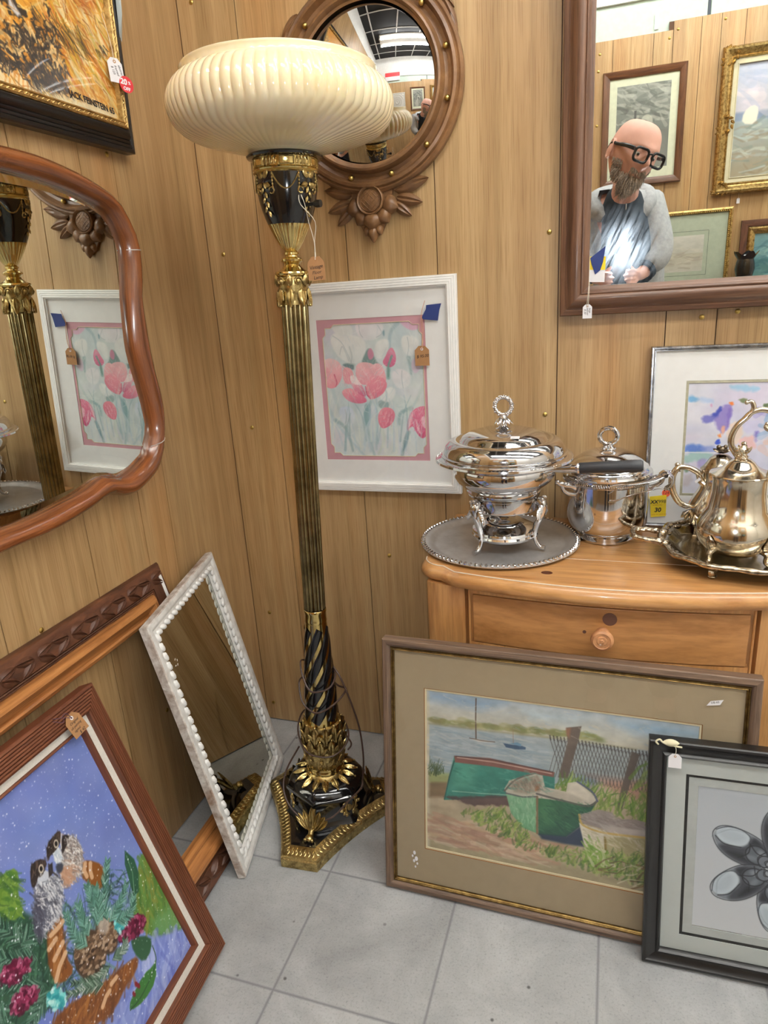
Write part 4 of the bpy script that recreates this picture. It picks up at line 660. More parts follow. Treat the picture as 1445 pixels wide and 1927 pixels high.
for k in range(20):     # fan each corner's ear to its outer corner, then bridge to the next
    q = k//5; F.append((20+q, (k+1) % 20, k) if k % 5 < 4 else (20+q, 20+(q+1) % 4, (k+1) % 20, k))
m.add(V, F).build('rose_mat', MATP, t, smooth=False)
e = M(); e.tube([(x, y, .0053) for x, y in P], .0009, 5, closed=True); e.build('bevel_edge', MATC, t)
art_tulips().mesh('tulip_print', .093-.005, .093-.005, .337+.005, .407+.005, .0045, PAINT, t)
M().add([(.023, .023, .0115), (.4, .023, .0115), (.4, .483, .0115), (.023, .483, .0115)], [(0, 1, 2, 3)]).build('glass_pane', GLASS, t)
M().prism([(.353, .443), (.388, .445), (.383, .430), (.379, .408), (.346, .412), (.341, .415), (.347, .426), (.352, .434)], .0118, .0124).build('painters_tape', TAPE, t, smooth=False)
price_tag('price_tag', 'kraft price tag on pink string over the tulip picture', wallframe(.536, -.0155, 1.083), .034, .045, KRAFT, TWINE, [[(-.001, -.002, .001), (.003, .03, .001), (.001, .07, .0005), (.012, .105, .0012)], [(.001, -.002, .001), (.006, .03, .001), (.003, .07, .0005)]], [('$ 95.00', .0095, -.013, -.022, .1)])

# ------------------------------------------------------------------ big brown mirror on the right
tm = .029
mw = axes((.844, -.012, 1.139), (1, 0, 0), (0, -sin(tm), cos(tm)), (0, -cos(tm), -sin(tm)))
t = thing('rectangular_wall_mirror', 'large brown wood framed wall mirror with a man and his phone reflected in it', 'mirror', mw)
M().frame(.78, .92, [(0, -.006), (0, .010), (.002, .013), (.010, .015), (.012, .013), (.0135, .0135), (.018, .019), (.026, .024), (.034, .025), (.040, .022), (.0425, .018), (.044, .0195), (.046, .0195), (.0475, .016), (.052, .013), (.058, .010), (.058, -.004)]).build('frame', WAL, t)
mg = M().add([(.05, .05, 0), (.73, .05, 0), (.73, .87, 0), (.05, .87, 0)], [(0, 1, 2, 3)]).build('mirror_glass', SMUD, t)
M().prism([(.0585, .066), (.089, .064), (.090, .114), (.0585, .116)], .0006, .0012).build('paper_slip', PAPER, t, smooth=False); M().prism([(.0583, .090), (.0897, .088), (.090, .114), (.0583, .116)], .0012, .0016).build('yellow_sticker', YEL, t, smooth=False)
M().prism([(.0595, .113), (.089, .134), (.085, .104), (.080, .088), (.070, .080), (.0625, .1)], .0018, .0024).build('painters_tape', TAPE, t, smooth=False)
price_tag('price_tag', 'small white price tag hanging over the bottom edge of the large mirror', wallframe(.9015, -.043, 1.158), .0185, .028, PAPER, STRING, [[(-.0015, 0, .001), (.001, .03, .0005), (.0012, .055, -.011), (.0015, .10, -.011)], [(.0015, 0, .001), (.0025, .03, .0005), (.0012, .055, -.0105)]], [('large', .0052, .0035, -.004, -PI/2), ('mirror', .0052, -.001, -.004, -PI/2), ('$ 20', .0055, -.0062, -.006, -PI/2)], sr=.0005)

# ------------------------------------------------------------------ silver framed watercolour standing on the chest
zt = .681
ts = .09; SM = axes((1.0314, -.047, zt+.001), (1, 0, 0), (0, sin(ts), cos(ts)), (0, -cos(ts), sin(ts)))
t = thing('framed_watercolour', 'silver metal frame with a blue and violet abstract watercolour behind the tea set', 'picture', SM)
M().frame(.43, .388, [(0, -.012), (0, .003), (.0015, .006), (.005, .0066), (.008, .0052), (.0085, .001), (.0095, .001), (.0095, -.004)]).build('frame', metal('brushed_silver', (190, 192, 196), .22, (120, 122, 128), 60), t)
M().frame(.412, .37, [(0, -.002), (.063, -.002), (.0632, -.003)], .009, .009).build('mat_board', MATW, t, smooth=False); M().frame(.288, .246, [(0, -.0028), (.006, -.0022), (.0065, -.004)], .071, .071).build('gold_mat', MATGO, t)
art_splash().mesh('watercolour', .0762, .06, .36, .318, -.004, PAINT, t)
M().add([(.009, .009, .0005), (.421, .009, .0005), (.421, .379, .0005), (.009, .379, .0005)], [(0, 1, 2, 3)]).build('glass_pane', GLASS, t)
s = M().prism([(.0165, .0225), (.047, .0265), (.046, .0735), (.012, .0685)], .001, .0016).build('price_sticker', YEL, t, smooth=False); text('XX', .0105, INK, s, (.0145, .053, .0018), .08, .2, .0004); text('998', .0105, INK, s, (.0300, .0545, .0018), .08, .1); text('30', .0135, INK, s, (.023, .0345, .0018), .08, .2, .0004)
text('ANTIQUE MALL', .0028, REDINK, s, (.019, .0485, .0018), .09); text('THANK YOU  NO RETURNS', .0026, REDINK, s, (.0165, .027, .0018), .1)
d = M().lathe([(.0085, 0), (.0085, .0005), (0, .0006)], 26, c=(.045, .0775, .001)).build('orange_dot', ORNG, t); text('124', .0085, INK, d, (.0378, .0747, .0018), .05, .15)

# ------------------------------------------------------------------ left wall: scalloped mirror
tl, al = -.0314, .0012; nM = np.array([cos(tl)*cos(al), sin(al), sin(tl)]); OM = np.array([.0393, -.45, 1.1]); uM = np.array([-nM[2], 0, nM[0]]); uM = uM/np.linalg.norm(uM); eM = np.cross(uM, nM)
def ray(px): return RO.T @ np.array([(px[0]-722.5)/FPX, -(px[1]-963.5)/FPX, 1.0])
def onM(px):
    d = ray(px); k = ((OM-CAM) @ nM)/(d @ nM); P = CAM+k*d-OM; return P @ eM, P @ uM
outer = [(0, 273), (66, 291), (133, 320), (177, 346), (213, 375), (239, 422), (255, 464), (261, 526), (260, 560), (264, 590), (270, 622), (284, 693), (298.7, 752), (302, 800), (302.6, 837), (293.5, 880), (262.7, 919), (237.5, 932), (208, 929), (188, 938), (160, 960), (103, 995), (45.7, 1020), (0, 1040)]
inner = [(0, 319), (40, 329), (88.6, 342), (155, 368.5), (199, 395), (221.5, 433), (232.6, 470), (236, 526), (236.5, 550), (238, 569), (248, 657), (266, 725), (279, 776), (284, 814), (274, 860), (251, 885), (228, 899), (210, 898), (194, 899), (180, 909), (160, 925), (98, 958), (45, 983), (0, 999)]
def resamp(P, n):
    P = np.array([tuple(p)[:2] for p in smooth_path([(*onM(p), 0) for p in P], 200)]); L = np.append(0, np.cumsum(np.hypot(*np.diff(P, axis=0).T))); s = np.linspace(0, L[-1], n); return np.stack([np.interp(s, L, P[:, 0]), np.interp(s, L, P[:, 1])], 1)
kb = [0, 4, 9, 13, 17, 18, 19, 23]; oo = []; ii = []
for a, b in zip([0, 8, 14, 18], [8, 14, 18, 23]):
    oo.append(resamp(outer[a:b+1], 16)[:-1]); ii.append(resamp(inner[a:b+1], 16)[:-1])
oo = np.concatenate(oo+[np.array([onM(outer[-1])])]); ii = np.concatenate(ii+[np.array([onM(inner[-1])])])
yc = -.80+.45; sym = lambda A: np.concatenate([A, np.stack([2*yc-A[::-1, 0], A[::-1, 1]], 1)])
oo, ii = sym(oo), sym(ii); c0 = np.array([yc, .05])
t = thing('scalloped_mirror', 'scalloped mahogany framed mirror hung low on the left wall', 'mirror', axes(OM, eM, uM, nM))
m = M(); G = []; UV = []; L = 0
for k in range(len(oo)):
    a, b = oo[k], ii[k]; row = []; 
    if k: L += np.hypot(*(oo[k]-oo[k-1]))
    for s, z in ((0, -.022), (0, .0), (.06, .008), (.2, .016), (.4, .0205), (.6, .0195), (.8, .013), (.93, .005), (1, .0), (1, -.006)): p = a+(b-a)*s; row.append((p[0], p[1], z))
    G.append(row); UV.append([(L, q*.012) for q in range(10)])
m.grid(G, cu=True, uv=UV); m.build('frame', MAHOG, t, ang=60)
bv = ii+(c0-ii)*(.020/np.maximum(np.linalg.norm(c0-ii, axis=1), 1e-6))[:, None]; gv = M(); n = len(ii)
gv.grid([[(*p, -.004) for p in ii], [(*p, -.0005) for p in bv]], cv=True); gv.build('bevelled_edge', MIRR, t, smooth=False)
gv = M(); gv.add([(*p, -.0005) for p in bv]+[(c0[0], c0[1], -.0005)], [(k, (k+1) % n, n) for k in range(n)]); gv.build('mirror_glass', MIRR, t, smooth=False)
for ka in (4, 14):      # pale joints in the frame
    a, b = oo[ka+8 if ka == 4 else 29], ii[ka+8 if ka == 4 else 29]; M().tube([(a[0]+(b[0]-a[0])*s, a[1]+(b[1]-a[1])*s, z+.0006) for s, z in ((.03, .004), (.2, .016), (.4, .0205), (.6, .0195), (.8, .013), (.95, .004))], .0009, 5).build('frame_joint', BARE, t)

# ------------------------------------------------------------------ left wall: black framed abstract
t = thing('abstract_painting', 'orange and black abstract painting in a black frame with gilt inner edge', 'painting', axes((.022, -.268, 1.505), (0, 1, 0), (.03, 0, 1), (1, 0, -.03)))
W_, H_ = .60, .66
M().frame(W_, H_, [(0, -.018), (0, .002), (.002, .004), (.008, .005), (.009, .003), (.0105, .0045), (.014, .006), (.015, .0045), (.0165, .0065), (.020, .009), (.021, .008), (.025, .015), (.032, .019), (.036, .019), (.036, -.004)], -W_, 0).build('frame', BLKW, t)
g = M().frame(W_-.072, H_-.072, [(0, .017), (.001, .0215), (.003, .0225), (.0045, .0205), (.009, .0205), (.0105, .0225), (.013, .021), (.016, .013), (.016, .008)], -W_+.036, .036)
for s in range(2):      # little waves pressed along the gilt strip
    Ln = (W_, H_)[s]-.09
    for k in range(int(Ln/.012)):
        q = .045+k*.012
        for e in (0, 1):
            x, y = (-W_+q, .0427 if e == 0 else H_-.0427) if s == 0 else (-.0427 if e == 0 else -W_+.0427, q)
            d = (.006, .003) if s == 0 else (.003, .006); g.tube([(x-d[0]*.7, y-d[1]*.5, .0206), (x, y+.001, .0222), (x+d[0]*.7, y+d[1]*.5, .0206)], .0013, 5)
g.build('gilt_liner', GILT, t)
art_abstract().mesh('canvas', -W_+.05, .05, -.05, H_-.05, .0125, OIL, t)
text('JACK FEINSTEIN 65', .0140, INK, t, (-.180, .064, .0132), -.05, -.3, .0004)
M().add([(-.004, .20, .004), (.004, .196, .002), (.008, .30, .004), (-.006, .31, .008), (0, .24, .013), (.002, .28, .014)], [(0, 1, 4), (4, 1, 5), (5, 1, 2), (4, 5, 3), (0, 4, 3), (5, 2, 3)]).build('clear_tape', plain('greyish_tape', (170, 178, 176), .3), t, smooth=False)
tg = price_tag('price_tag', 'white price tag with a round red sale sticker beside the abstract painting', axes((.050, -.326, 1.651), (.35, .93, 0), (-.06, .06, 1), (.94, -.34, .05)), .030, .042, PAPER, STRING, [[(0, 0, 0), (-.002, .03, .002), (-.008, .075, 0)]], [('abstract', .0062, .006, -.006, -1.35), ('framed', .0062, -.002, -.008, -1.35), ('$ 125', .0062, -.009, -.01, -1.35)])
r = M().lathe([(.0145, 0), (.0145, .0007), (0, .0008)], 30, c=(.017, -.037, .0006)).build('sale_sticker', RED, tg)
text('20', .0135, PAPER, r, (.0045, -.0365, .0016), -.12, 0, .0006); text('%', .0075, PAPER, r, (.0205, -.036, .0016), -.12, 0, .0002); text('OFF', .0082, PAPER, r, (.0085, -.0465, .0016), -.12, 0, .0003)

# ------------------------------------------------------------------ leaning against the left wall: carved frame
CM = lean(.1755, -.382, .007, 1.6044, .2474) @ Matrix.Translation((0, 0, -.012)); Wc, Hc = .86, .6817
t = thing('empty_carved_frame', 'empty dark carved wood frame with an orange cove, leaning on the left wall', 'picture frame', CM)
M().frame(Wc, Hc, [(0, -.02), (0, .004), (.004, .010), (.030, .012), (.046, .010), (.047, .004)], -Wc, 0).build('carved_border', DARKO, t)
M().frame(Wc-.094, Hc-.094, [(0, .004), (.001, .009), (.003, .0095), (.004, .006), (.005, .0095), (.0075, .0095), (.0085, .006)], -Wc+.047, .047).build('ridged_moulding', DARKO, t)
M().frame(Wc-.111, Hc-.111, [(0, .006), (.002, .014), (.008, .021), (.016, .022), (.022, .017), (.030, .008), (.037, .006), (.041, .009), (.047, .006), (.0505, 0), (.0505, -.016)], -Wc+.0555, .0555).build('orange_cove', ORANGE, t)
m = M()
for side in range(4):
    Ln = Wc if side % 2 == 0 else Hc; k = 0; q = .05
    while q < Ln-.05:
        for e in (-1, 1):
            for j in range(2):
                b = (q+e*.004, .026); d = (e*1, .55-.75*j)
                x, y, dx, dy = {0: (-Wc+b[0], b[1], d[0], d[1]), 1: (-b[1], b[0], -d[1], d[0]), 2: (-b[0], Hc-b[1], -d[0], -d[1]), 3: (-Wc+b[1], Hc-b[0], d[1], -d[0])}[side]
                m.leaf((x, y, .0100), (dx, dy, 0), (0, 0, 1), .040, .020, .009, pw=.7, vein=.7)
        q += .084
m.build('leaf_carving', DARKO, t, ang=50)
M().add([(-.0205, .35, .0125), (-.011, .35, .0125), (-.011, .655, .0125), (-.0205, .655, .0125)], [(0, 1, 2, 3)]).build('pale_strip', WHITEP, t)

# --- white painted mirror leaning in front of it
WM = lean(.2335, -.5613, .005, 1.8124, .192, .005); Ww, Hw = .4056, .6252
t = thing('white_framed_mirror', 'chippy white painted mirror with a ribbon carved edge leaning in the corner', 'mirror', WM)
M().frame(Ww, Hw, [(0, -.018), (0, -.002), (.002, .0)], 0, 0).build('frame_side', BARE, t)
M().frame(Ww, Hw, [(.002, 0), (.010, .001), (.015, -.001), (.019, -.004), (.024, -.004), (.034, -.006), (.040, -.012)], 0, 0).build('frame', WHITED, t)
m = M()
for side in range(4):
    Ln = (Ww if side % 2 == 0 else Hw)-.06; n = int(Ln/.021)
    for k in range(n):
        q = .032+(k+.5)*Ln/n; d = .031
        x, y, a = {0: (q, d, 0), 1: (Ww-d, q, PI/2), 2: (q, Hw-d, 0), 3: (d, q, PI/2)}[side]; R = Matrix.Rotation(a+.45*(1 if side in (0, 3) else -1), 3, 'Z')
        m.ball((x, y, -.004), (.0125, .0062, .0048), 10, 6, R); R2 = Matrix.Rotation(a-.5, 3, 'Z'); m.ball((x+.004*cos(a), y+.004*sin(a), -.0035), (.006, .003, .004), 8, 5, R2)
m.build('ribbon_carving', WHITEP, t, ang=60)
M().add([(.036, .036, -.0125), (Ww-.036, .036, -.0125), (Ww-.036, Hw-.036, -.0125), (.036, Hw-.036, -.0125)], [(0, 1, 2, 3)]).build('mirror_glass', metal('aged_mirror_glass', (214, 214, 204), 0, (206, 206, 194), 5), t)
M().frame(Ww-.07, Hw-.07, [(.001, -.012), (.004, -.0118)], .035, .035, (1,)).build('dark_backing_gap', BLACKM, t, smooth=False)
m = M()
for p in ((.070, .50), (.076, .512), (.083, .506), (.079, .498)): m.ball((*p, -.0124), (.003, .0012, .0002), 7, 4, Matrix.Rotation(p[0]*90, 3, 'Z'))
m.build('paint_fleck', WHITEP, t)

# --- chickadee painting
BM = lean(.2648, -.7246, .010, 1.6668, .35, -.0518); Wb, Hb = .56, .586
t = thing('chickadee_painting', 'painting of two chickadees in snow, in a fluted brown frame with white liner', 'painting', BM)
pr = [(0, -.016), (0, .014), (.0015, .016)]
for k in range(7): pr += [(.0022+k*.0050, .0165+k*.0006), (.0052+k*.0050, .0168+k*.0006), (.0058+k*.0050, .0132+k*.0006), (.0066+k*.0050, .0132+k*.0006)]
pr += [(.0375, .02), (.039, .018), (.039, .008)]
M().frame(Wb, Hb, pr, -Wb, 0).build('frame', REDB, t, ang=25)
M().frame(Wb-.078, Hb-.078, [(0, .0085), (.0145, .0085), (.015, .006)], -Wb+.039, .039).build('linen_liner', plain('linen_liner', (222, 218, 208), .9, bmp=.3, sc_=300), t, smooth=False)
M().frame(Wb-.107, Hb-.107, [(0, .006), (.001, .011), (.004, .0115), (.006, .009), (.007, 0)], -Wb+.0535, .0535).build('inner_lip', REDB, t)
art_birds().mesh('canvas', -.50, .054, -.058, .5235, 0, OIL, t)
price_tag('price_tag', 'kraft price tag lying on the corner of the chickadee painting frame', BM @ Matrix.Translation((-.0835, .562, .0235)) @ Matrix.Rotation(.10, 4, 'Z') @ Matrix.Rotation(-.12, 4, 'X'), .036, .040, KRAFT, PINK, [[(0, -.002, .0005), (-.012, .008, .001), (-.02, .004, .002), (-.030, .016, -.002)], [(0, -.002, .001), (-.006, .012, .003), (-.018, .012, .002), (-.028, .020, -.003)]], [('Original', .0065, -.011, -.011, 0), ('oil painting', .006, -.015, -.018, 0), ('signed', .006, -.012, -.025, 0), ('$ 42', .0075, -.004, -.0325, 0)])

# ------------------------------------------------------------------ leaning against the chest: boats and shells
OB = lean(.5384, -.5056, .006, -.0178, .1351)
t = thing('boats_watercolour', 'watercolour of green boats ashore in a wide taupe mat and weathered brown frame', 'picture', OB)
M().frame(.6754, .554, [(0, -.024), (0, -.002), (.0015, .0), (.010, .001), (.0135, -.001), (.015, -.004), (.0165, -.005)]).build('frame', WEATH, t)
M().frame(.6754-.033, .554-.033, [(0, -.005), (.001, -.003), (.003, -.0035), (.004, -.005), (.0055, -.004), (.007, -.006), (.007, -.010)], .0165, .0165).build('gilt_lip', metal('dull_gold', (150, 124, 76), .45, (104, 82, 48), 60), t)
mm = M()        # mat opening follows the sheet: its margins differ
ix0, iy0, ix1, iy1 = .084, .1005, .589, .4565
mm.add([(.021, .021, -.0098), (.654, .021, -.0098), (.654, .533, -.0098), (.021, .533, -.0098), (ix0, iy0, -.0098), (ix1, iy0, -.0098), (ix1, iy1, -.0098), (ix0, iy1, -.0098)], [(0, 1, 5, 4), (1, 2, 6, 5), (2, 3, 7, 6), (3, 0, 4, 7)]); mm.build('mat_board', MATT, t, smooth=False)
M().frame(ix1-ix0, iy1-iy0, [(0, -.0098), (.0008, -.0098), (.0012, -.0108)], ix0, iy0).build('bevel_edge', metal('rust_line', (176, 122, 70), .6), t, smooth=False); M().frame(ix1-ix0, iy1-iy0, [(.001, -.0108), (.0045, -.0108), (.005, -.012)], ix0, iy0).build('cream_inner_mat', MATC, t, smooth=False)
art_boats().mesh('watercolour', .088, .1045, .585, .4525, -.0122, PAINT, t)
M().add([(.022, .022, -.0075), (.653, .022, -.0075), (.653, .532, -.0075), (.022, .532, -.0075)], [(0, 1, 2, 3)]).build('glass_pane', GLASS, t)
s = M().prism([(.592, .494), (.598, .503), (.618, .508), (.613, .498)], -.0072, -.0067).build('paper_sticker', PAPER, t, smooth=False); text('DB-60', .005, INK, s, (.599, .4985, -.0065), .25)
m = M()
for x, y, r in ((.062, .088, .003), (.058, .08, .002), (.066, .075, .0035), (.061, .069, .0025), (.068, .064, .002), (.064, .056, .0018)): m.ball((x, y, -.0074), (r, r*1.6, .0002), 9, 4)
m.build('paint_fleck', PAPER, t)
SH = lean(1.048, -.5444, .004, .008, .135, .015); Wsh = .41; Hsh = .441
t = thing('shell_print', 'black framed print of x-ray sea shells in grey mats, leaning on the boats watercolour', 'picture', SH)
M().frame(Wsh, Hsh, [(0, -.022), (0, -.001), (.002, .001), (.006, .001), (.008, -.001), (.022, -.004), (.0245, -.001), (.027, .0), (.0295, -.003), (.0305, -.010)]).build('frame', BLKW, t)
ins = [.0295, .0295]
M().frame(Wsh-.059, Hsh-.059, [(0, -.010), (.0325, -.010), (.0327, -.0115)], .0295, .0295).build('outer_mat', MATG, t, smooth=False); M().frame(Wsh-.124, Hsh-.124, [(0, -.0112), (.005, -.0112), (.0052, -.012)], .062, .062).build('black_line_mat', BLACKM, t, smooth=False)
M().frame(Wsh-.134, Hsh-.134, [(0, -.012), (.0155, -.012), (.016, -.013)], .067, .067).build('inner_mat', plain('mid_grey_mat', (176, 182, 180), .8), t, smooth=False)
art_shells().mesh('shell_picture', .082, .0835, .328, .360, -.0135, PRINT, t)
M().add([(.03, .03, -.008), (Wsh-.03, .03, -.008), (Wsh-.03, Hsh-.03, -.008), (.03, Hsh-.03, -.008)], [(0, 1, 2, 3)]).build('glass_pane', GLASS, t)
m = M(); m.tube(smooth_path([(.014, .436, .004), (.010, .442, .006), (.016, .446, .005), (.022, .441, .006), (.04, .436, .004), (.052, .434, .002)], 30), .0016, 6); m.leaf((.020, .4405, .003), (1, .02, 0), (0, 0, 1), .028, .014, .005, vein=.1, pw=1); m.build('cream_ribbon', plain('cream_ribbon', (226, 220, 186), .6), t)
price_tag('price_tag', 'small white price tag hanging from the black shell print frame', SH @ Matrix.Translation((.0415, .418, .004)), .021, .026, PAPER, STRING, [[(0, 0, .0005), (.001, .012, .001), (-.002, .021, -.001)]], [], cut=.006)

# ------------------------------------------------------------------ pine chest of drawers
DX0, DX1, DC = .594, 1.318, .956
t = thing('pine_chest', 'honey pine chest of drawers with a bowed front and round wooden knobs', 'chest of drawers', (DC, 0, 0))
def front(x, b, e):     # bowed front line, local x
    u = x/.362; return -(e+(b-e)*cos(u*PI/2)**1.0 if abs(u) < 1 else e)
def top_outline(dx, dy, n=40, rc=.045):
    P = [(-.362-dx, -.004)]
    for k in range(7): a = PI+PI/2*k/6; P.append((-.362-dx+rc+rc*cos(a), -.345-dy+rc+rc*sin(a)))
    P += [(-.28+.56*k/n, front(-.28+.56*k/n, .406, .352)-dy) for k in range(n+1)]
    for k in range(7): a = 1.5*PI+PI/2*k/6; P.append((.362+dx-rc+rc*cos(a), -.345-dy+rc+rc*sin(a)))
    return P+[(.362+dx, -.004)]
m = M(); G = []
for d, z in ((-.030, .643), (-.016, .643), (-.012, .647), (-.004, .649), (0, .655), (.001, .662), (-.001, .669), (-.005, .674), (-.0065, .6755), (-.0075, .678), (-.010, .6805), (-.013, .681)):
    G.append([(x, y, z) for x, y in top_outline(d, d)])
m.grid(G, cv=True); n = len(G[-1]); o = len(m.v)-n; m.f.append(tuple(range(o, o+n))[::-1]); m.f.append(tuple(range(n)))
tp = m.build('chest_top', PINE, t, ang=40)
m = M(); P = top_outline(-.0085, -.0085); m.tube([(x, y, .6793) for x, y in P[1:-1]], .0011, 6); m.build('pale_edge', PALE, tp)  # thin pale line along the front edge of the top
m = M(); m.lathe([(.011, 0), (.0108, .0004), (0, .0006)], 20, c=(0, 0, 0)); k = m.build('knot', KNOT, tp); k.location = (.851-DC, -.341, .6808); k.scale = (1, .75, 1)
M().box((.02, -.262, .6811), (.66, .0014, .0005)).build('board_seam', PALE, tp)
m = M(); B = [(-.335, 0)]+[(-.335+.67*k/30, front(-.335+.67*k/30, .372, .338)+.012) for k in range(31)]+[(.335, 0)]
m.prism(B, .06, .645); m.build('carcass', PINEV, t, ang=20)
for s in (-1, 1):
    Q = [(s*.343, -.30), (s*.343, -.338), (s*.338, -.342)]+[(x*s, front(x, .377, .343)) for x in (.32, .30, .28, .262)]+[(s*.256, -.33)]
    m = M(); m.prism(Q if s > 0 else Q[::-1], 0, .645); m.build('corner_post', PINEV, t, ang=25)
    M().tube([(s*.2525, front(.2525, .377, .343)-.0005, z) for z in (.09, .3, .6425)], .0022, 6).build('post_bead', PINEV, t)
m = M()
for z0, z1 in ((.635, .645), (.515, .529), (.385, .399), (.245, .259), (.08, .12)):
    Q = [(x, front(x, .378, .344)) for x in np.linspace(-.25, .25, 24)]; m.prism(Q+[(.25, -.30), (-.25, -.30)], z0, z1)
m.build('rail', PINEV, t, ang=25)
for z0, z1 in ((.531, .633), (.401, .513), (.261, .383), (.122, .243)):
    Q = [(x, front(x, .3785, .3445)) for x in np.linspace(-.2455, .2455, 30)]
    m = M(); m.prism(Q+[(.2455, -.31), (-.2455, -.31)], z0, z1); d = m.build('drawer', PINED, t, ang=25, bevel=.0015)
    zc = (z0+z1)/2; yf = front(0, .3785, .3445)
    M().lathe([(.0, -.002), (.013, -.002), (.013, .003), (.009, .008), (.009, .014), (.017, .019), (.0205, .025), (.0195, .030), (.0155, .0325), (.0145, .0315), (.0095, .031), (.0085, .0325), (.004, .0325), (.003, .034), (0, .034)], 36, c=(0, yf, zc), ax=(0, -1, 0)).build('knob', wood('turned_pine_knob', (150, 92, 54), (206, 150, 104), (20, 20, 20), False, .4, fleck=.8), d)
    if z0 > .5:
        m = M(); m.lathe([(.013, 0), (.0128, .0006), (0, .0008)], 18, c=(.012, front(.012, .3785, .3445), z1-.021), ax=(0, -1, 0)); m.lathe([(.0035, 0), (.0034, .0005), (0, .0006)], 12, c=(-.032, front(-.032, .3785, .3445), zc), ax=(0, -1, 0)); m.build('knot', plain('grey_knot', (104, 72, 58), .5), d)

# ------------------------------------------------------------------ silver plate on the chest
def beads(m, R, z, n, r, c=(0, 0)):
    for k in range(n): a = 2*PI*k/n; m.ball((c[0]+R*cos(a), c[1]+R*sin(a), z), (r*1.15, r*.85, r*.8), 7, 5, Matrix.Rotation(a+.5, 3, 'Z'))
t = thing('round_tray', 'round tarnished silver tray with a beaded rim under the chafing dish', 'tray', (.737, -.186, zt))
M().lathe([(0, .0015), (.135, .0015), (.142, .003), (.150, .0085), (.158, .0105), (.166, .010), (.169, .0085), (.168, .006), (.160, .006), (.140, 0), (0, 0)][::-1], 120).build('plate', STEEL, t)
m = M(); beads(m, .1645, .0105, 96, .0048); m.build('beaded_rim', CHROME, t)
TZ = .0018
t = thing('chafing_dish', 'covered silver chafing dish on three cabriole legs with a black handle', 'chafing dish', (.752, -.215, zt+TZ))
fa = [math.atan2(-.2874+.215, .6988-.752), math.atan2(-.2329+.215, .8319-.752)]; fa.append((fa[0]+fa[1])/2+PI)
M().lathe([(.0665, .090), (.070, .0895), (.0715, .092), (.0715, .114), (.073, .116), (.073, .118), (.0665, .118), (.0665, .090)], 72).build('stand_ring', CHROME, t)
for a in fa:
    r = Vector((cos(a), sin(a), 0)); P = [(.072, .110), (.080, .105), (.0815, .092), (.075, .070), (.068, .050), (.066, .034), (.070, .018), (.078, .009), (.088, .0075)]
    m = M(); m.tube(smooth_path([r*x+Vector((0, 0, z)) for x, z in P], 40), [.0075, .0085, .0085, .008, .007, .0065, .006, .0055, .005, .0045, .004]+[.0042]*40, 8, up=r) if False else m.tube(smooth_path([r*x+Vector((0, 0, z)) for x, z in P], 32), list(np.interp(np.linspace(0, 1, len(smooth_path([(0, 0, 0)]*len(P), 32))), [0, .15, .4, .7, .9, 1], [.009, .0105, .0075, .005, .0045, .006])), 8, up=r)
    sd = Vector((-r.y, r.x, 0))
    for k in range(9): m.leaf(r*(.078+.002*k % .006)+sd*(-.013+.0033*k)+Vector((0, 0, .112-.004*abs(k-4))), (sd*(k-4)*.18-Vector((0, 0, 1))), r, .026+.008*(k % 2), .010, .005, pw=.7)
    for k in range(3): m.ball(r*.084+sd*(-.009+.009*k)+Vector((0, 0, .117-.003*(k != 1))), .0042, 8, 6)
    m.build('leg', CHROME, t, ang=60)
for a in fa: pass
M().lathe([(0, .024), (.060, .024), (.066, .028), (.068, .033), (.066, .037), (.067, .040), (.0655, .044), (.060, .047), (.050, .052), (.042, .0545), (.040, .058), (.037, .060), (.030, .0585), (.022, .057), (.012, .0585), (0, .059)], 72).build('burner', CHROME, t)
m = M()
for a in fa: r = Vector((cos(a), sin(a), 0)); m.tube([r*.060+Vector((0, 0, .034)), r*.072+Vector((0, 0, .036))], .0035, 6)
m.build('burner_bracket', CHROME, t)
M().lathe([(0, .108), (.060, .110), (.068, .117), (.076, .124), (.0765, .127), (.0735, .130), (.082, .136), (.096, .148), (.103, .160), (.1045, .172), (.101, .184), (.094, .191), (.094, .194), (0, .194)], 96).build('bowl', CHROME, t)
lid = M().lathe([(0, .190), (.120, .190), (.134, .1905), (.1385, .193), (.1375, .197), (.130, .1985), (.126, .201), (.127, .204), (.124, .206), (.1215, .206), (.121, .211), (.117, .221), (.109, .230), (.100, .2335), (.0935, .2325), (.0885, .230), (.0865, .2315), (.083, .2375), (.070, .2450), (.050, .2505), (.030, .2528), (.012, .253), (0, .253)], 120).build('lid', CHROME, t)
m = M()
for k in range(110): a = 2*PI*k/110; m.ball((.1335*cos(a), .1335*sin(a), .1965), (.0046, .0018, .0016), 6, 4, Matrix.Rotation(a+.75, 3, 'Z'))
m.build('gadroon_edge', CHROME, lid)
m = M(); m.lathe([(.017, .2515), (.015, .254), (.010, .256), (.0075, .261), (.0085, .266), (.006, .272), (.0075, .277), (.004, .281), (0, .281)], 24)
for k in range(9): a = 2*PI*k/9; m.leaf((.006*cos(a), .006*sin(a), .274), (cos(a), sin(a), -1.0), (cos(a), sin(a), .7), .018, .009, .003)
for k in range(26):
    a = 2*PI*k/26; c = Vector((.0165*cos(a), 0, .2975+.0170*sin(a))); m.ball(c, (.0042+.001*(k % 2), .0045, .0042), 8, 6)
    m.ball(c+Vector((.0035*cos(a+.6), .003*(-1)**k, .0035*sin(a+.6))), .0024, 6, 5)
m.build('wreath_finial', CHROME, lid, ang=60)
M().box((.031, -.062, .2465), (.017, .009, .0006), Matrix.Rotation(.35, 3, 'X')).build('paper_sticker', PAPER, lid, smooth=False)
hd = Vector((.115, -.012, .0095)).normalized(); h0 = Vector((.103, -.030, .178)); h1 = h0+hd*.045; h2 = h1+hd*.118
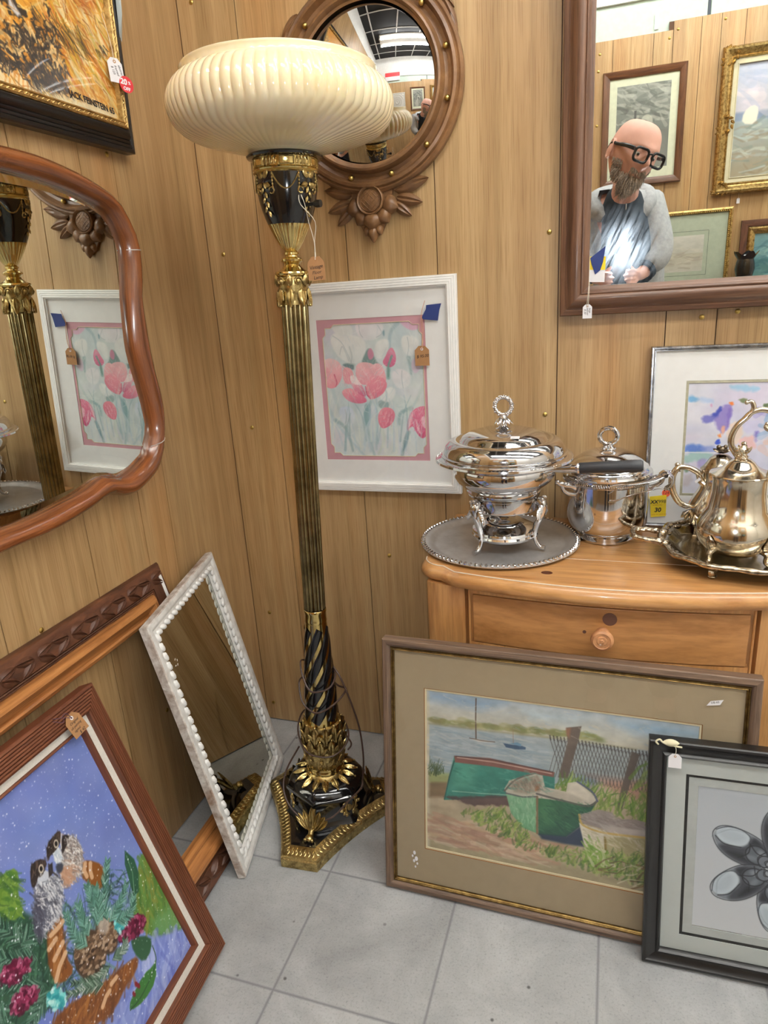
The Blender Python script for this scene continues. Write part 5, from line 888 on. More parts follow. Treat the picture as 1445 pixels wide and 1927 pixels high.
m = M(); m.tube([h0-hd*.012, h0+hd*.01, h0+hd*.03, h1], [.006, .0075, .0085, .0092], 14); m.tube([h1-hd*.004, h1, h1+hd*.003], [.0098, .0112, .0100], 16); m.build('handle_ferrule', CHROME, t)
m = M(); m.tube([h1, h1+hd*.004, h1+hd*.05, h2-hd*.02, h2-hd*.004, h2], [.009, .0097, .0105, .0112, .0108, .008], 24, flat=1.08, up=(0, 0, 1)); m.build('handle', plain('charcoal_wood_handle', (46, 48, 52), .45), t, ang=50)

t = thing('ice_bucket', 'lidded silver ice bucket with lug handles beside the chafing dish', 'ice bucket', (.953, -.118, zt))
M().lathe([(0, 0), (.058, 0), (.0605, .002), (.0605, .006), (.057, .009), (.053, .0115), (.0525, .014), (.057, .018), (.066, .022), (.0715, .027), (.0765, .036), (.0815, .052), (.0838, .070), (.0842, .100), (.0842, .126), (.087, .129), (.087, .139), (.0895, .141), (.091, .145), (.0895, .149), (.084, .150), (0, .150)], 96).build('body', CHROME, t)
m = M()
for k in range(120): a = 2*PI*k/120; m.ball((.0885*cos(a), .0885*sin(a), .1335), (.0014, .0018, .0042), 6, 4, Matrix.Rotation(a, 3, 'Z') @ Matrix.Rotation(.5, 3, 'X'))
m.build('rope_band', CHROME, t)
lid = M().lathe([(.084, .149), (.0845, .153), (.082, .156), (.0815, .159), (.078, .161), (.066, .172), (.050, .183), (.034, .190), (.018, .1935), (0, .194)], 96).build('lid', CHROME, t)
m = M(); m.lathe([(.017, .192), (.016, .196), (.011, .199), (.0085, .201), (.009, .204), (0, .205)], 24); Q = [(.0175*cos(a), 0, .2195+.0165*sin(a)) for a in np.linspace(-PI/2, 1.5*PI, 33)[:-1]]
m.tube(Q, [.0042+.0011*abs(sin(k*1.3)) for k in range(32)], 10, closed=True); m.build('ring_knob', CHROME, lid)
for a in (math.radians(222), math.radians(8)):
    r = Vector((cos(a), sin(a), 0)); sd = Vector((-sin(a), cos(a), 0)); m = M(); g = lambda x, y, z: r*x+sd*y+Vector((0, 0, z))
    m.tube(smooth_path([g(.080, .0, .122), g(.092, -.002, .128), g(.106, -.004, .131), g(.118, -.004, .136), g(.124, -.004, .140)], 24), list(np.interp(np.linspace(0, 1, 25), [0, .4, .8, 1], [.007, .0062, .005, .0035])), 10); m.ball(g(.1245, -.004, .1405), .0052, 10, 7)
    m.tube(smooth_path([g(.112, -.004, .132), g(.108, -.003, .120), g(.097, 0, .112), g(.084, .002, .108)], 20), [.0045]*21, 8)
    for k in range(3): m.leaf(g(.090+.008*k, -.002, .130+.002*k), r+Vector((0, 0, .3)), (0, 0, 1), .016, .010, .004)
    m.build('lug_handle', CHROME, t, ang=60)
t = thing('serving_tongs', 'thin silver serving tongs laid across the rim of the ice bucket', 'tongs', (.953, -.118, zt))
def strip(m, P, W, th=.0008):
    P = smooth_path(P, 40); Wd = np.interp(np.linspace(0, 1, len(P)), np.linspace(0, 1, len(W)), W)
    m.tube(P, list(Wd/2), 8, flat=.16, up=(0, -.3, 1)); return m
m = M(); strip(m, [(.008, -.106, .140), (.020, -.108, .1435), (.045, -.106, .1465), (.075, -.095, .149), (.095, -.082, .153), (.106, -.074, .157)], [.007, .010, .006, .007, .009, .016, .022]); m.build('upper_arm', CHROME, t, ang=60)
m = M(); strip(m, [(.006, -.110, .112), (.018, -.114, .1145), (.04, -.112, .124), (.075, -.104, .133), (.095, -.090, .136), (.110, -.080, .131)], [.012, .010, .006, .007, .009, .016, .022]); m.build('lower_arm', CHROME, t, ang=60)
m = M(); strip(m, [(.102, -.076, .157), (.112, -.071, .162), (.121, -.070, .152), (.119, -.074, .139), (.108, -.080, .132)], [.022, .024, .026, .024, .022]); m.build('spring_bow', CHROME, t, ang=60)

# --- footed tray with tea things
TC = (1.228, -.205); RZ = .028
t = thing('footed_serving_tray', 'large ornate footed silver tray with scrolled rim carrying the tea set', 'tray', (TC[0], TC[1], zt))
def tr(a, s=1, dz=0):
    n = 2.6; ca, sa = cos(a), sin(a); x = .166*abs(ca)**(2/n)*(1 if ca > 0 else -1); y = .146*abs(sa)**(2/n)*(1 if sa > 0 else -1); k = 1+.018*cos(a*12)+.012*cos(a*4); return (x*k*s, y*k*s, RZ+dz)
n = 160; an = [2*PI*k/n for k in range(n)]
m = M(); m.grid([[tr(a, s, z) for a in an] for s, z in ((.0, -.012), (.5, -.012), (.78, -.012), (.84, -.010), (.90, -.002), (.965, .003), (1.0, .002), (.99, -.002), (.90, -.006), (.8, -.015), (0, -.015))], cv=True); m.build('plate', metal('worn_silver_tray', (206, 200, 186), .12, (160, 150, 132), 16, r2=.2), t, ang=60)
m = M(); m.tube([tr(a, 1.0, .003) for a in an], [.0042+.0016*abs(sin(k*.55)) for k in range(n)], 8, closed=True)
for k in range(36):
    a = 2*PI*k/36; p = Vector(tr(a, .985, .003)); d = Vector(tr(a+.12, .985, .003))-p; m.leaf(p, d, (0, 0, 1), .024, .013, .006, vein=.2); q = Vector(tr(a, .93, .0005)); m.leaf(q, d*(-1 if k % 2 else 1), (0, 0, 1), .02, .011, .004, curl=.05); m.ball(p, .0046, 8, 6)
m.build('scrolled_rim', SILVD, t, ang=60)
for s in (-1, 1):
    m = M(); x = s*.160; m.tube(smooth_path([(x, .030, RZ+.004), (x+s*.030, .032, RZ+.010), (x+s*.056, .024, RZ+.013), (x+s*.062, 0, RZ+.014), (x+s*.056, -.024, RZ+.013), (x+s*.030, -.032, RZ+.010), (x, -.030, RZ+.004)], 48), [.0046+.0012*abs(sin(k*.8)) for k in range(49)], 8)
    for y in (-.026, .026): m.ball((x+s*.057, y, RZ+.0135), (.007, .006, .006), 9, 6); m.ball((x+s*.004, y*1.2, RZ+.006), (.011, .009, .007), 9, 6)
    for k in range(4): m.leaf((x+s*(.01+.012*k), .031-.002*k, RZ+.0115), (s, -.2, 0), (0, 0, 1), .016, .009, .004); m.leaf((x+s*(.01+.012*k), -.031+.002*k, RZ+.0115), (s, .2, 0), (0, 0, 1), .016, .009, .004)
    m.build('handle', SILVD, t, ang=60)
for x, y in ((-.088, -.114), (.084, -.114), (-.088, .108), (.084, .108)):
    m = M(); m.tube(smooth_path([(x, y, RZ-.010), (x*1.03, y*1.05, .014), (x*.99, y, .005)], 12), [.009]+[.0062]*11+[.006], 8); m.ball((x*1.0, y*1.01, .0052), (.0085, .0085, .0052), 10, 6); m.build('foot', SILVD, t)
def pot_lathe(prof, gad=0, n=96): return M().lathe(prof, n, (lambda th, k, r, z: (r*(1+gad*cos(8*th)), z)) if gad else None)
KZ = zt+RZ-.012
t = thing('hot_water_kettle', 'big bellied silver hot water kettle with a scrolled bail handle', 'kettle', (1.184, -.240, KZ))
pot_lathe([(0, .010), (.038, .010), (.050, .016), (.062, .030), (.0675, .048), (.0665, .064), (.059, .080), (.050, .094), (.0475, .110), (.0455, .126), (.0455, .140), (.0462, .151), (.048, .157), (.0475, .1595), (0, .1595)]).build('body', SILV, t)
lid = pot_lathe([(.0505, .158), (.0525, .160), (.0515, .1618), (.044, .1645), (.034, .169), (.0265, .175), (.021, .182), (.015, .187), (.009, .189), (.008, .191), (0, .192)]).build('lid', SILV, t)
m = M(); m.lathe([(.008, .190), (.011, .192), (.0075, .195), (.007, .198), (.010, .202), (.0085, .207), (.004, .211), (.0035, .213), (.005, .2155), (.0035, .2185), (0, .2195)], 16)
for k in range(6): a = k*PI/3; m.leaf((.005*cos(a), .005*sin(a), .197), (cos(a)*.6, sin(a)*.6, 1), (cos(a), sin(a), 0), .016, .009, .004)
m.build('bud_finial', SILV, lid)
for k in range(4):
    a = PI/4+k*PI/2; r = Vector((cos(a), sin(a), 0)); m = M(); m.tube(smooth_path([r*.054+Vector((0, 0, .028)), r*.066+Vector((0, 0, .020)), r*.066+Vector((0, 0, .008)), r*.074+Vector((0, 0, .003))], 18), [.009, .008, .007, .006, .0055]+[.005]*12+[.0055]*2, 8); m.leaf(r*.064+Vector((0, 0, .026)), (r.x*.2, r.y*.2, 1), r, .030, .022, .006); m.build('foot', SILVD, t)
m = M(); b = lambda x, z: (x, .012, z)
m.tube(smooth_path([b(-.004, .186), b(-.011, .196), b(-.0185, .210), b(-.019, .226), b(-.011, .246), b(.004, .262), b(.012, .276), b(.008, .288), b(.0005, .287)], 60), list(np.interp(np.linspace(0, 1, 57 if False else len(smooth_path([(0, 0, 0)]*9, 60))), [0, .3, .8, 1], [.0052, .0058, .0045, .003])), 9)
m.tube(smooth_path([b(-.004, .254), b(.008, .268), b(.026, .274), b(.044, .268), b(.053, .254), b(.049, .241), b(.040, .238), b(.034, .243), b(.037, .249)], 60), list(np.interp(np.linspace(0, 1, len(smooth_path([(0, 0, 0)]*9, 60))), [0, .5, 1], [.0045, .0055, .003])), 9)
m.tube(smooth_path([b(.053, .254), b(.064, .225), b(.064, .195), b(.054, .168), b(.046, .158)], 40), .0055, 9); m.ball(b(0, .287), .004, 9, 6); m.ball(b(.036, .248), .0042, 9, 6); m.build('bail_handle', SILV, t, ang=60)
m = M(); m.tube(smooth_path([(.056, .006, .05), (.085, .010, .066), (.098, .012, .098), (.112, .014, .120)], 24), list(np.linspace(.017, .0065, 25)), 12); m.build('spout', SILV, t)
t = thing('small_teapot', 'smaller silver teapot with a flower finial standing behind the kettle', 'teapot', (1.168, -.113, KZ))
pot_lathe([(0, .012), (.030, .012), (.042, .018), (.053, .032), (.056, .048), (.053, .064), (.045, .080), (.037, .094), (.033, .108), (.0325, .120), (.034, .130), (.036, .134), (.034, .136), (0, .136)], .012).build('body', SILV, t)
lid = pot_lathe([(.036, .134), (.0365, .137), (.033, .140), (.027, .148), (.021, .158), (.014, .164), (.008, .166), (0, .166)]).build('lid', SILVD, t)
m = M()
for k in range(7): a = k*2*PI/7; m.leaf((.002*cos(a), .002*sin(a), .168), (cos(a), sin(a), .35), (0, 0, 1), .017, .012, .005, curl=.1)
m.ball((0, 0, .176), .0065, 10, 7); m.ball((.006, 0, .181), .0045, 8, 6); m.ball((-.006, .002, .180), .0045, 8, 6); m.build('flower_finial', metal('dark_silver', (120, 108, 92), .3), lid)
m = M(); m.tube(smooth_path([(-.036, -.010, .126), (-.048, -.012, .135), (-.064, -.014, .142), (-.080, -.015, .140), (-.089, -.016, .120), (-.086, -.016, .092), (-.072, -.014, .068), (-.052, -.011, .058)], 60), list(np.interp(np.linspace(0, 1, len(smooth_path([(0, 0, 0)]*8, 60))), [0, .3, .6, 1], [.0065, .0055, .0068, .006])), 10); m.ball((-.081, -.015, .147), .0052, 10, 7)
m.tube(smooth_path([(-.040, -.010, .128), (-.036, -.011, .114), (-.028, -.014, .106)], 12), .006, 8)
for k in range(5): m.leaf((-.042-.008*k, -.012, .136+.003*k-.001*k*k), (-1, 0, .3), (0, 0, 1), .014, .010, .004)
for k in range(4): m.leaf((-.05, -.015, .055), (.5-.5*k, -.2, -1), (-.5, -.8, 0), .026, .012, .005)
h = m.build('handle', SILV, t, ang=60)
m = M(); m.tube([(-.046, -.020, .1125), (-.038, -.0225, .121)], .0035, 6, flat=.2); m.tube([(-.064, -.022, .051), (-.050, -.0245, .059)], .0035, 6, flat=.2); m.build('white_tape', PAPER, t)
for k in range(4):
    a = PI/4+k*PI/2; r = Vector((cos(a), sin(a), 0)); m = M(); m.tube(smooth_path([r*.044+Vector((0, 0, .026)), r*.055+Vector((0, 0, .018)), r*.054+Vector((0, 0, .008)), r*.062+Vector((0, 0, .003))], 18), .0055, 8); m.leaf(r*.054+Vector((0, 0, .020)), (r.x*.3, r.y*.3, 1), r, .034, .024, .006); m.build('foot', SILVD, t)
m = M(); m.tube(smooth_path([(.048, .004, .045), (.070, .006, .070), (.078, .008, .10), (.092, .010, .118)], 20), list(np.linspace(.013, .005, 21)), 10); m.build('spout', SILV, t)

# ------------------------------------------------------------------ torchiere floor lamp
LX, LY = .334, -.331; tilt = Matrix(((1, 0, .033, LX), (0, 1, 0, LY), (0, 0, 1, 0), (0, 0, 0, 1)))
tiltR = Matrix.Translation((LX, LY, 0)) @ Matrix.Rotation(.033, 4, 'Y')
t = thing('floor_lamp', 'tall brass and black torchiere floor lamp with a cream ribbed glass bowl shade', 'floor lamp', Matrix.Translation((LX-.008, LY, 0)))
up_ = Matrix.Rotation(.033, 4, 'Y'); S0 = Matrix.Translation((.008, 0, 0)) @ up_
def lp(m, name, mat, par=t, ang=40):
    o = m.build(name, mat, par, ang=ang)
    if par is t: o.matrix_local = S0
    return o
A3 = [math.radians(-86.6), math.radians(33.4), math.radians(153.4)]
def tri(R, hw, mid, n=14):
    P = []
    for k in range(3):
        a = A3[k]; d = (cos(a), sin(a)); s = (-sin(a), cos(a)); P.append((d[0]*R-s[0]*hw, d[1]*R-s[1]*hw)); p1 = (d[0]*R+s[0]*hw, d[1]*R+s[1]*hw); P.append(p1)
        b = A3[(k+1) % 3]; e = (cos(b), sin(b)); u = (-sin(b), cos(b)); p2 = (e[0]*R-u[0]*hw, e[1]*R-u[1]*hw); am = a+PI/3; q = (cos(am)*(2*mid)-.5*(p1[0]+p2[0]), sin(am)*(2*mid)-.5*(p1[1]+p2[1]))
        for j in range(1, n): f = j/n; P.append(tuple((1-f)**2*p1[i]+2*f*(1-f)*q[i]+f*f*p2[i] for i in (0, 1)))
    return P
m = M(); m.grid([[(*p, z) for p in tri(R, h, md)] for R, h, md, z in ((.172, .040, .110, 0), (.177, .0425, .113, .001), (.177, .0425, .113, .022), (.174, .041, .111, .0245), (.174, .041, .111, .0265), (.171, .0395, .109, .028))], cv=True)
L = len(tri(1, .1, 1)); m.f.append(tuple(range(L))); lb = m.build('base_slab', BRASS, t, ang=30)
m = M(); m.grid([[(*p, z) for p in tri(R, h, md)] for R, h, md, z in ((.171, .0395, .109, .028), (.150, .030, .090, .036), (.147, .0285, .088, .0365))], cv=True)
for k in range(3):
    Pq = tri(.160, .0345, .099, 22); Pn = len(Pq)//3
for i in range(len(Pq)):
    a, b = Vector((*Pq[i], .033)), Vector((*Pq[(i+1) % len(Pq)], .033)); d = b-a; nn = max(1, int(d.length/.0088)); inn = Vector((-d.y, d.x, 0)).normalized()
    for j in range(nn):
        c = a+d*((j+.5)/nn); m.leaf(c-inn*.0095-Vector((0, 0, .0036)), inn+Vector((0, 0, .38)), (-inn.x*.38, -inn.y*.38, 1), .0195, .0078, .0016, pw=.55, vein=.9, nu=6, nv=5)
m.build('leaf_border', BRASS, lb, ang=60)
m = M(); P0 = tri(.148, .029, .0885); m.add([(*p, .0362) for p in P0]+[(0, 0, .040)], [(i, (i+1) % len(P0), len(P0)) for i in range(len(P0))]); m.build('base_top', BLACKL, t, smooth=False)
def hexr(th, k, r, z):
    q = ((th-A3[0]) % (PI/3))-PI/6; f = (.866/cos(q)) if True else 1
    return r*(1.07*f if k < 8 else 1.04*(.5*f+.5)), z
lp(M().lathe([(.094, .036), (.088, .044), (.084, .058), (.083, .074), (.085, .092), (.090, .102), (.090, .108), (.0865, .110), (.087, .114), (.083, .121), (.074, .127), (.066, .1305), (.03, .133)], 96, hexr), 'pedestal', BLACKL, ang=30)
m = M()
for k in range(16): a = 2*PI*k/16; m.leaf((.045*cos(a), .045*sin(a), .138), (cos(a), sin(a), -.32), (cos(a)*.35, sin(a)*.35, 1), .030+.004*(k % 2), .016, .005, vein=.5); m.ball((.0755*cos(a), .0755*sin(a), .129), .0026, 7, 5)
m.lathe([(.048, .132), (.045, .139), (.041, .142), (.040, .140)], 48); lp(m, 'leaf_collar', BRASS, ang=60)
for a in A3:
    r = Vector((cos(a), sin(a), 0)); s = Vector((-sin(a), cos(a), 0)); m = M()
    m.tube(smooth_path([r*.090+Vector((0, 0, .094)), r*.098+Vector((0, 0, .078)), r*.106+Vector((0, 0, .058)), r*.120+Vector((0, 0, .042))], 18), list(np.linspace(.006, .007, 19)), 8)
    for k in range(-3, 4): m.leaf(r*(.114-.0015*abs(k))+s*k*.0030+Vector((0, 0, .050)), s*k*.36+Vector((0, 0, 1))-r*.36, r+Vector((0, 0, .35)), .060-.006*abs(k), .016, .007, curl=.16, vein=.5)
    m.ball(r*.128+Vector((0, 0, .044)), (.010, .010, .008), 10, 7); m.ball(r*.132+s*.008+Vector((0, 0, .042)), .005, 8, 6); m.ball(r*.132-s*.008+Vector((0, 0, .042)), .005, 8, 6); lp(m, 'acanthus_foot', BRASS, ang=60)
    b = a+PI/3; r = Vector((cos(b), sin(b), 0)); s = Vector((-sin(b), cos(b), 0)); c = r*.083+Vector((0, 0, .076)); m = M(); R3 = Matrix((s, Vector((0, 0, 1)), r)).transposed()
    m.ball(c, (.0115, .0155, .006), 16, 9, R3); m.tube([c+R3 @ Vector((.0155*cos(q), .0200*sin(q), .002)) for q in np.linspace(0, 2*PI, 25)[:-1]], .0026, 7, closed=True)
    for k in range(12): q = 2*PI*k/12; m.leaf(c+R3 @ Vector((.016*cos(q), .0205*sin(q), 0)), R3 @ Vector((cos(q), sin(q), 0)), r, .010+.006*(k % 3 == 0), .010, .004); 
    for k in range(4): q = PI/2*k; m.ball(c+R3 @ Vector((.026*cos(q), .031*sin(q), .001)), .0042, 8, 6)
    lp(m, 'medallion', BRASS, ang=60)
lp(M().lathe([(.042, .136), (.0415, .141), (.0425, .146), (.0405, .150), (.042, .153), (.0405, .157), (.0405, .16)], 48), 'base_ring', BRASSP)
m = M(); m.lathe([(.040, .156), (.044, .168), (.0475, .190), (.0485, .215), (.0465, .240), (.0445, .262), (.0435, .272), (.0380, .274)], 48)
for j, (z, R, n, L) in enumerate(((.158, .042, 12, .052), (.196, .0485, 12, .050), (.232, .0475, 12, .044))):
    for k in range(n):
        a = 2*PI*(k+.5*(j % 2))/n; r = Vector((cos(a), sin(a), 0)); s = Vector((-sin(a), cos(a), 0)); m.leaf(r*R+Vector((0, 0, z)), (.02 if j else .06)*r+Vector((0, 0, 1))-(.12*r if j == 2 else .0*r), r, L, .022, .0048, curl=.015, vein=.7, nu=8)
        for e in (-1, 1): m.leaf(r*(R+.0015)+s*e*.004+Vector((0, 0, z+.012)), s*e*.55+Vector((0, 0, 1)), r, L*.5, .010, .004, curl=.15, nu=6, nv=5)
        m.ball(r*(R+.0030-(.006 if j == 2 else 0))+Vector((0, 0, z+L)), (.0036, .0036, .0032), 7, 5)
    for k in range(24): a = 2*PI*k/24; m.ball((.0455*cos(a), .0455*sin(a), .163), .002, 6, 4)
lp(m, 'acanthus_sleeve', BRASS, ang=60)
def spir(z): return np.interp(z, [.268, .289, .384, .53], [.0385, .0375, .0335, .0240])
lp(M().lathe([(spir(z), z) for z in np.linspace(.268, .532, 24)], 48), 'tapered_shaft', BRASSP)
for k in range(6):
    m = M(); G = []
    for i in range(49):
        z = .285+.228*i/48; a0 = 2*PI*k/6+1.55+3.9*(z-.285)/.228; R = float(spir(z)); hw = .30; row = []
        for q in np.linspace(-1, 1, 9): row.append(((R+.0022*(1-q**4)-.0003)*cos(a0+hw*q), (R+.0022*(1-q**4)-.0003)*sin(a0+hw*q), z-.006*q))
        G.append(row)
    m.grid(G); lp(m, 'spiral_band', BLACKL, ang=60)
lp(M().lathe([(.0240, .526), (.0252, .529), (.0246, .533), (.0242, .548), (.0250, .551), (.0250, .556), (.0238, .558)], 48), 'shaft_collar', BRASSP)
m = M(); nf = 20; G = []
for i in range(9):
    z = .556+(1.200-.556)*i/8; R = .0236+.0024*i/8; row = []
    for k in range(nf*8): a = 2*PI*k/(nf*8); ph = (k % 8)/8; row.append(((R*(1-.10*abs(sin(PI*ph))**.8 if True else R))*cos(a), R*(1-.10*abs(sin(PI*ph))**.8)*sin(a), z))
    G.append(row)
m.grid(G[::-1], cv=True); lp(m, 'fluted_column', BRONZE, ang=50)
m = M(); m.lathe([(.0262, 1.198), (.0268, 1.206), (.0275, 1.222), (.0290, 1.232), (.0300, 1.244), (.0285, 1.250)], 48)
for k in range(8):
    a = 2*PI*k/8+.2; r = Vector((cos(a), sin(a), 0)); s = Vector((-sin(a), cos(a), 0)); m.leaf(r*.0272+Vector((0, 0, 1.228)), r*.10-Vector((0, 0, 1)), r, .034, .0175, .0052, curl=.08, vein=.6); m.ball(r*.0305+Vector((0, 0, 1.1965)), (.0036, .0036, .003), 8, 5)
    m.tube([r*.0285+s*.0075+Vector((0, 0, 1.206)), r*.0295+s*.008+Vector((0, 0, 1.222))], .0022, 6)
for k in range(6):
    a = 2*PI*k/6+.2; r = Vector((cos(a), sin(a), 0)); s = Vector((-sin(a), cos(a), 0)); Q = [r*.0322+s*(.0085*(1-q/14)*cos(q*.9))+Vector((0, 0, 1.240+.0085*(1-q/14)*sin(q*.9))) for q in range(13)]; m.tube(Q, .0021, 6); m.ball(r*.0318+Vector((0, 0, 1.240)), (.005, .005, .0055), 9, 6)
    b = a+PI/6; r = Vector((cos(b), sin(b), 0)); m.leaf(r*.030+Vector((0, 0, 1.231)), r*.12+Vector((0, 0, 1)), r, .022, .014, .005)
lp(m, 'capital', BRASS, ang=60)
lp(M().lathe([(.0290, 1.248), (.0320, 1.2505), (.0330, 1.254), (.0315, 1.257), (.0240, 1.260), (.0165, 1.266), (.0145, 1.270), (.0165, 1.2735), (.0200, 1.2755), (.0205, 1.279), (.0175, 1.2815), (.0125, 1.2835), (.0118, 1.286), (.0140, 1.2875), (.0140, 1.291), (.0118, 1.2925)], 48), 'neck', BRASSP)
lp(M().lathe([(.0115, 1.2925), (.0165, 1.298), (.0225, 1.307), (.0290, 1.319), (.0345, 1.330), (.0390, 1.3395), (.0392, 1.341)], 192, lambda th, k, r, z: (r*(1-.035*(1-abs(sin(12*th)))), z)), 'fluted_cup', BRASSP, ang=60)
urn = lp(M().lathe([(.0388, 1.339), (.0432, 1.349), (.0480, 1.363), (.0520, 1.379), (.0548, 1.396), (.0562, 1.410), (.0568, 1.424)], 72), 'urn', BLACKL)
m = M()
for k in range(4):
    a = 2*PI*k/4-1.95; r = Vector((cos(a), sin(a), 0)); s = Vector((-sin(a), cos(a), 0)); ru = lambda z: float(np.interp(z, [1.339, 1.363, 1.396, 1.424], [.039, .048, .0548, .0568]))+.0008
    P = lambda q, z: Vector((ru(z)*cos(a+q), ru(z)*sin(a+q), z))
    for e in (-1, 1):
        m.leaf(P(e*.02, 1.412), s*e*.8+Vector((0, 0, .8)), r, .018, .011, .003); m.leaf(P(e*.04, 1.402), s*e-Vector((0, 0, .2)), r, .016, .009, .003); m.tube([P(e*(.30-.09*cos(q)), 1.392+.005*sin(q)) for q in np.linspace(0, 5.5, 12)], .0014, 5)
    for j in range(7): m.leaf(P((-1)**j*.03, 1.405-.0075*j), -Vector((0, 0, 1))+s*(-1)**j*.4, r, .012, .006, .0026)
    m.tube([P(.36+.85*q, 1.420-.026*(1-(2*q-1)**2)) for q in np.linspace(0, 1, 15)], .0015, 6)
    for q in (.36, 1.21):
        for j in range(5): m.ball(P(q, 1.418-.0055*j), (.002, .002, .003), 6, 4)
m.build('festoon', BRASS, urn, ang=60)
band = lp(M().lathe([(.0570, 1.4215), (.0592, 1.4235), (.0580, 1.4265), (.0592, 1.4285), (.0570, 1.431), (.0567, 1.446), (.0580, 1.448)], 72), 'urn_band', BRASSP)
m = M()
for k in range(6):
    a0 = 2*PI*k/6-2.35; P = lambda q, z, dr=.0006: Vector(((.0570+dr)*cos(a0+q), (.0570+dr)*sin(a0+q), z))
    m.tube([P(0, 1.4325), P(.2, 1.4325), P(.42, 1.4325), P(.42, 1.4445), P(.2, 1.4445), P(0, 1.4445)], .0013, 5, closed=True)
    for j in range(4):
        c = .53+.125*j; m.tube([P(c-.045, 1.4318), P(c-.045, 1.441), P(c-.02, 1.4448), P(c+.02, 1.4448), P(c+.045, 1.441), P(c+.045, 1.4318)], .0010, 5); m.leaf(P(c, 1.4325), (0, 0, 1), P(0+c, 0, 0), .011, .006, .002, nu=5, nv=5)
m.build('relief', BRASS, band, ang=60)
lp(M().lathe([(.050, 1.446), (.060, 1.4465), (.0675, 1.4480), (.0692, 1.4510), (.0672, 1.4538), (.058, 1.454)], 72), 'rim_flange', BLACKL)
prof = [(.058, 1.452), (.0615, 1.4555), (.068, 1.4585), (.0762, 1.4605), (.095, 1.4645), (.115, 1.4690), (.135, 1.4738), (.1525, 1.4785), (.168, 1.4845), (.180, 1.4930), (.189, 1.503), (.1935, 1.513), (.1962, 1.524), (.1962, 1.535), (.1935, 1.546), (.188, 1.5560), (.181, 1.564), (.174, 1.569), (.1700, 1.5715)]
prof = [tuple(p)[:2] for p in smooth_path([(*p, 0) for p in prof], 72)]
NR = 66
def ribs(th, k, r, z):
    s = np.clip((r-.062)/.02, 0, 1)*np.clip((1.5735-z)/.006, 0, 1); tw = .22*np.clip((1.505-z)/.05, 0, 1)**1.3
    d = .0034*(r/.196)**.6; return r+d*s*(abs(sin(NR/2*(th+tw)))**.7-.6), z
shade = lp(M().lathe(prof+[(.1690, 1.5735), (.1692, 1.581), (.1700, 1.5835), (.1690, 1.5850), (.1665, 1.5845), (.1655, 1.580), (.168, 1.565), (.185, 1.545), (.188, 1.53), (.175, 1.500), (.13, 1.478), (.05, 1.46)], NR*8, ribs), 'glass_shade', CREAM, ang=70)
m = M(); m.tube([(.045, -.024, 1.368), (.066, -.028, 1.368)], .0032, 8); m.tube([(.064, -.0278, 1.368), (.069, -.0286, 1.368), (.077, -.0300, 1.368)], [.0048, .0068, .0062], 12); lp(m, 'switch_knob', BLACKM)
# flex wound round the shaft and base
def helix(pts): return [(r*cos(math.radians(a)), r*sin(math.radians(a)), z) for r, a, z in pts]
W1 = helix([(.030, 60, .405), (.040, 0, .398), (.047, -40, .380), (.044, -90, .372), (.040, -130, .395), (.041, -170, .424), (.040, -220, .40), (.044, -270, .36), (.047, -310, .345), (.060, -350, .355), (.052, -390, .338), (.047, -440, .320), (.046, -490, .335), (.048, -530, .37), (.047, -570, .36), (.053, -620, .29), (.056, -680, .245), (.060, -720, .222), (.057, -770, .208), (.056, -830, .215), (.058, -880, .25), (.06, -930, .27), (.062, -990, .22), (.066, -1040, .19), (.064, -1085, .205)])
W2 = [(.030, .012, .41), (.052, .0, .39), (.078, -.006, .33), (.096, -.01, .27), (.103, -.012, .20), (.101, -.014, .15), (.098, -.02, .115), (.105, -.03, .145), (.107, -.045, .138), (.085, -.07, .118), (.050, -.098, .085), (.0, -.108, .073), (-.045, -.098, .086), (-.075, -.076, .115), (-.078, -.05, .150), (-.055, -.02, .20)]
m = M(); m.tube(smooth_path(W1, 240), .0021, 7); m.tube(smooth_path(W2, 130), .0021, 7); lp(m, 'lamp_cord', CORD)
price_tag('price_tag', 'kraft price tag hanging on a string from the floor lamp switch', wallframe(.458, -.41, 1.2695), .032, .039, KRAFT, STRING, [[(-.0005, 0, .0008), (.001, .03, .002), (-.004, .060, .006), (.004, .085, .035), (.002, .099, .042)], [(.0005, 0, -.0008), (.003, .03, .004), (.010, .060, .012), (-.002, .085, .038), (-.002, .099, .042)]], [('Vintage', .0085, -.0125, -.016, .12), ('Floor', .008, -.008, -.024, .1), ('Lamp', .008, -.006, -.0325, .1)], reinf=False)

# ------------------------------------------------------------------ the facing wall, seen in the mirrors
def front_frame(x, z, d=.0): return axes((x, YF+d, z), (-1, 0, 0), (0, 0, 1), (0, 1, 0))     # local x runs towards the left wall
def hung(name, label, cat, x0, x1, z0, z1): return thing(name, label, cat, front_frame(x1, z0, .002)), x1-x0, z1-z0
t, W_, H_ = hung('framed_engraving', 'oak framed grey engraving with a pale border on the facing wall behind the man', 'picture', .864, 1.236, 1.515, 2.016)
M().frame(W_, H_, [(0, 0), (0, .016), (.004, .020), (.022, .018), (.028, .014), (.032, .012), (.032, .004)]).build('frame', wood('oak_frame', (70, 42, 24), (112, 70, 40), (6, 60, 60), True, .4, .2), t)
M().add([(.03, .03, .005), (W_-.03, .03, .005), (W_-.03, H_-.03, .005), (.03, H_-.03, .005)], [(0, 1, 2, 3)]).build('paper_border', plain('aged_paper', (206, 210, 184), .7), t)
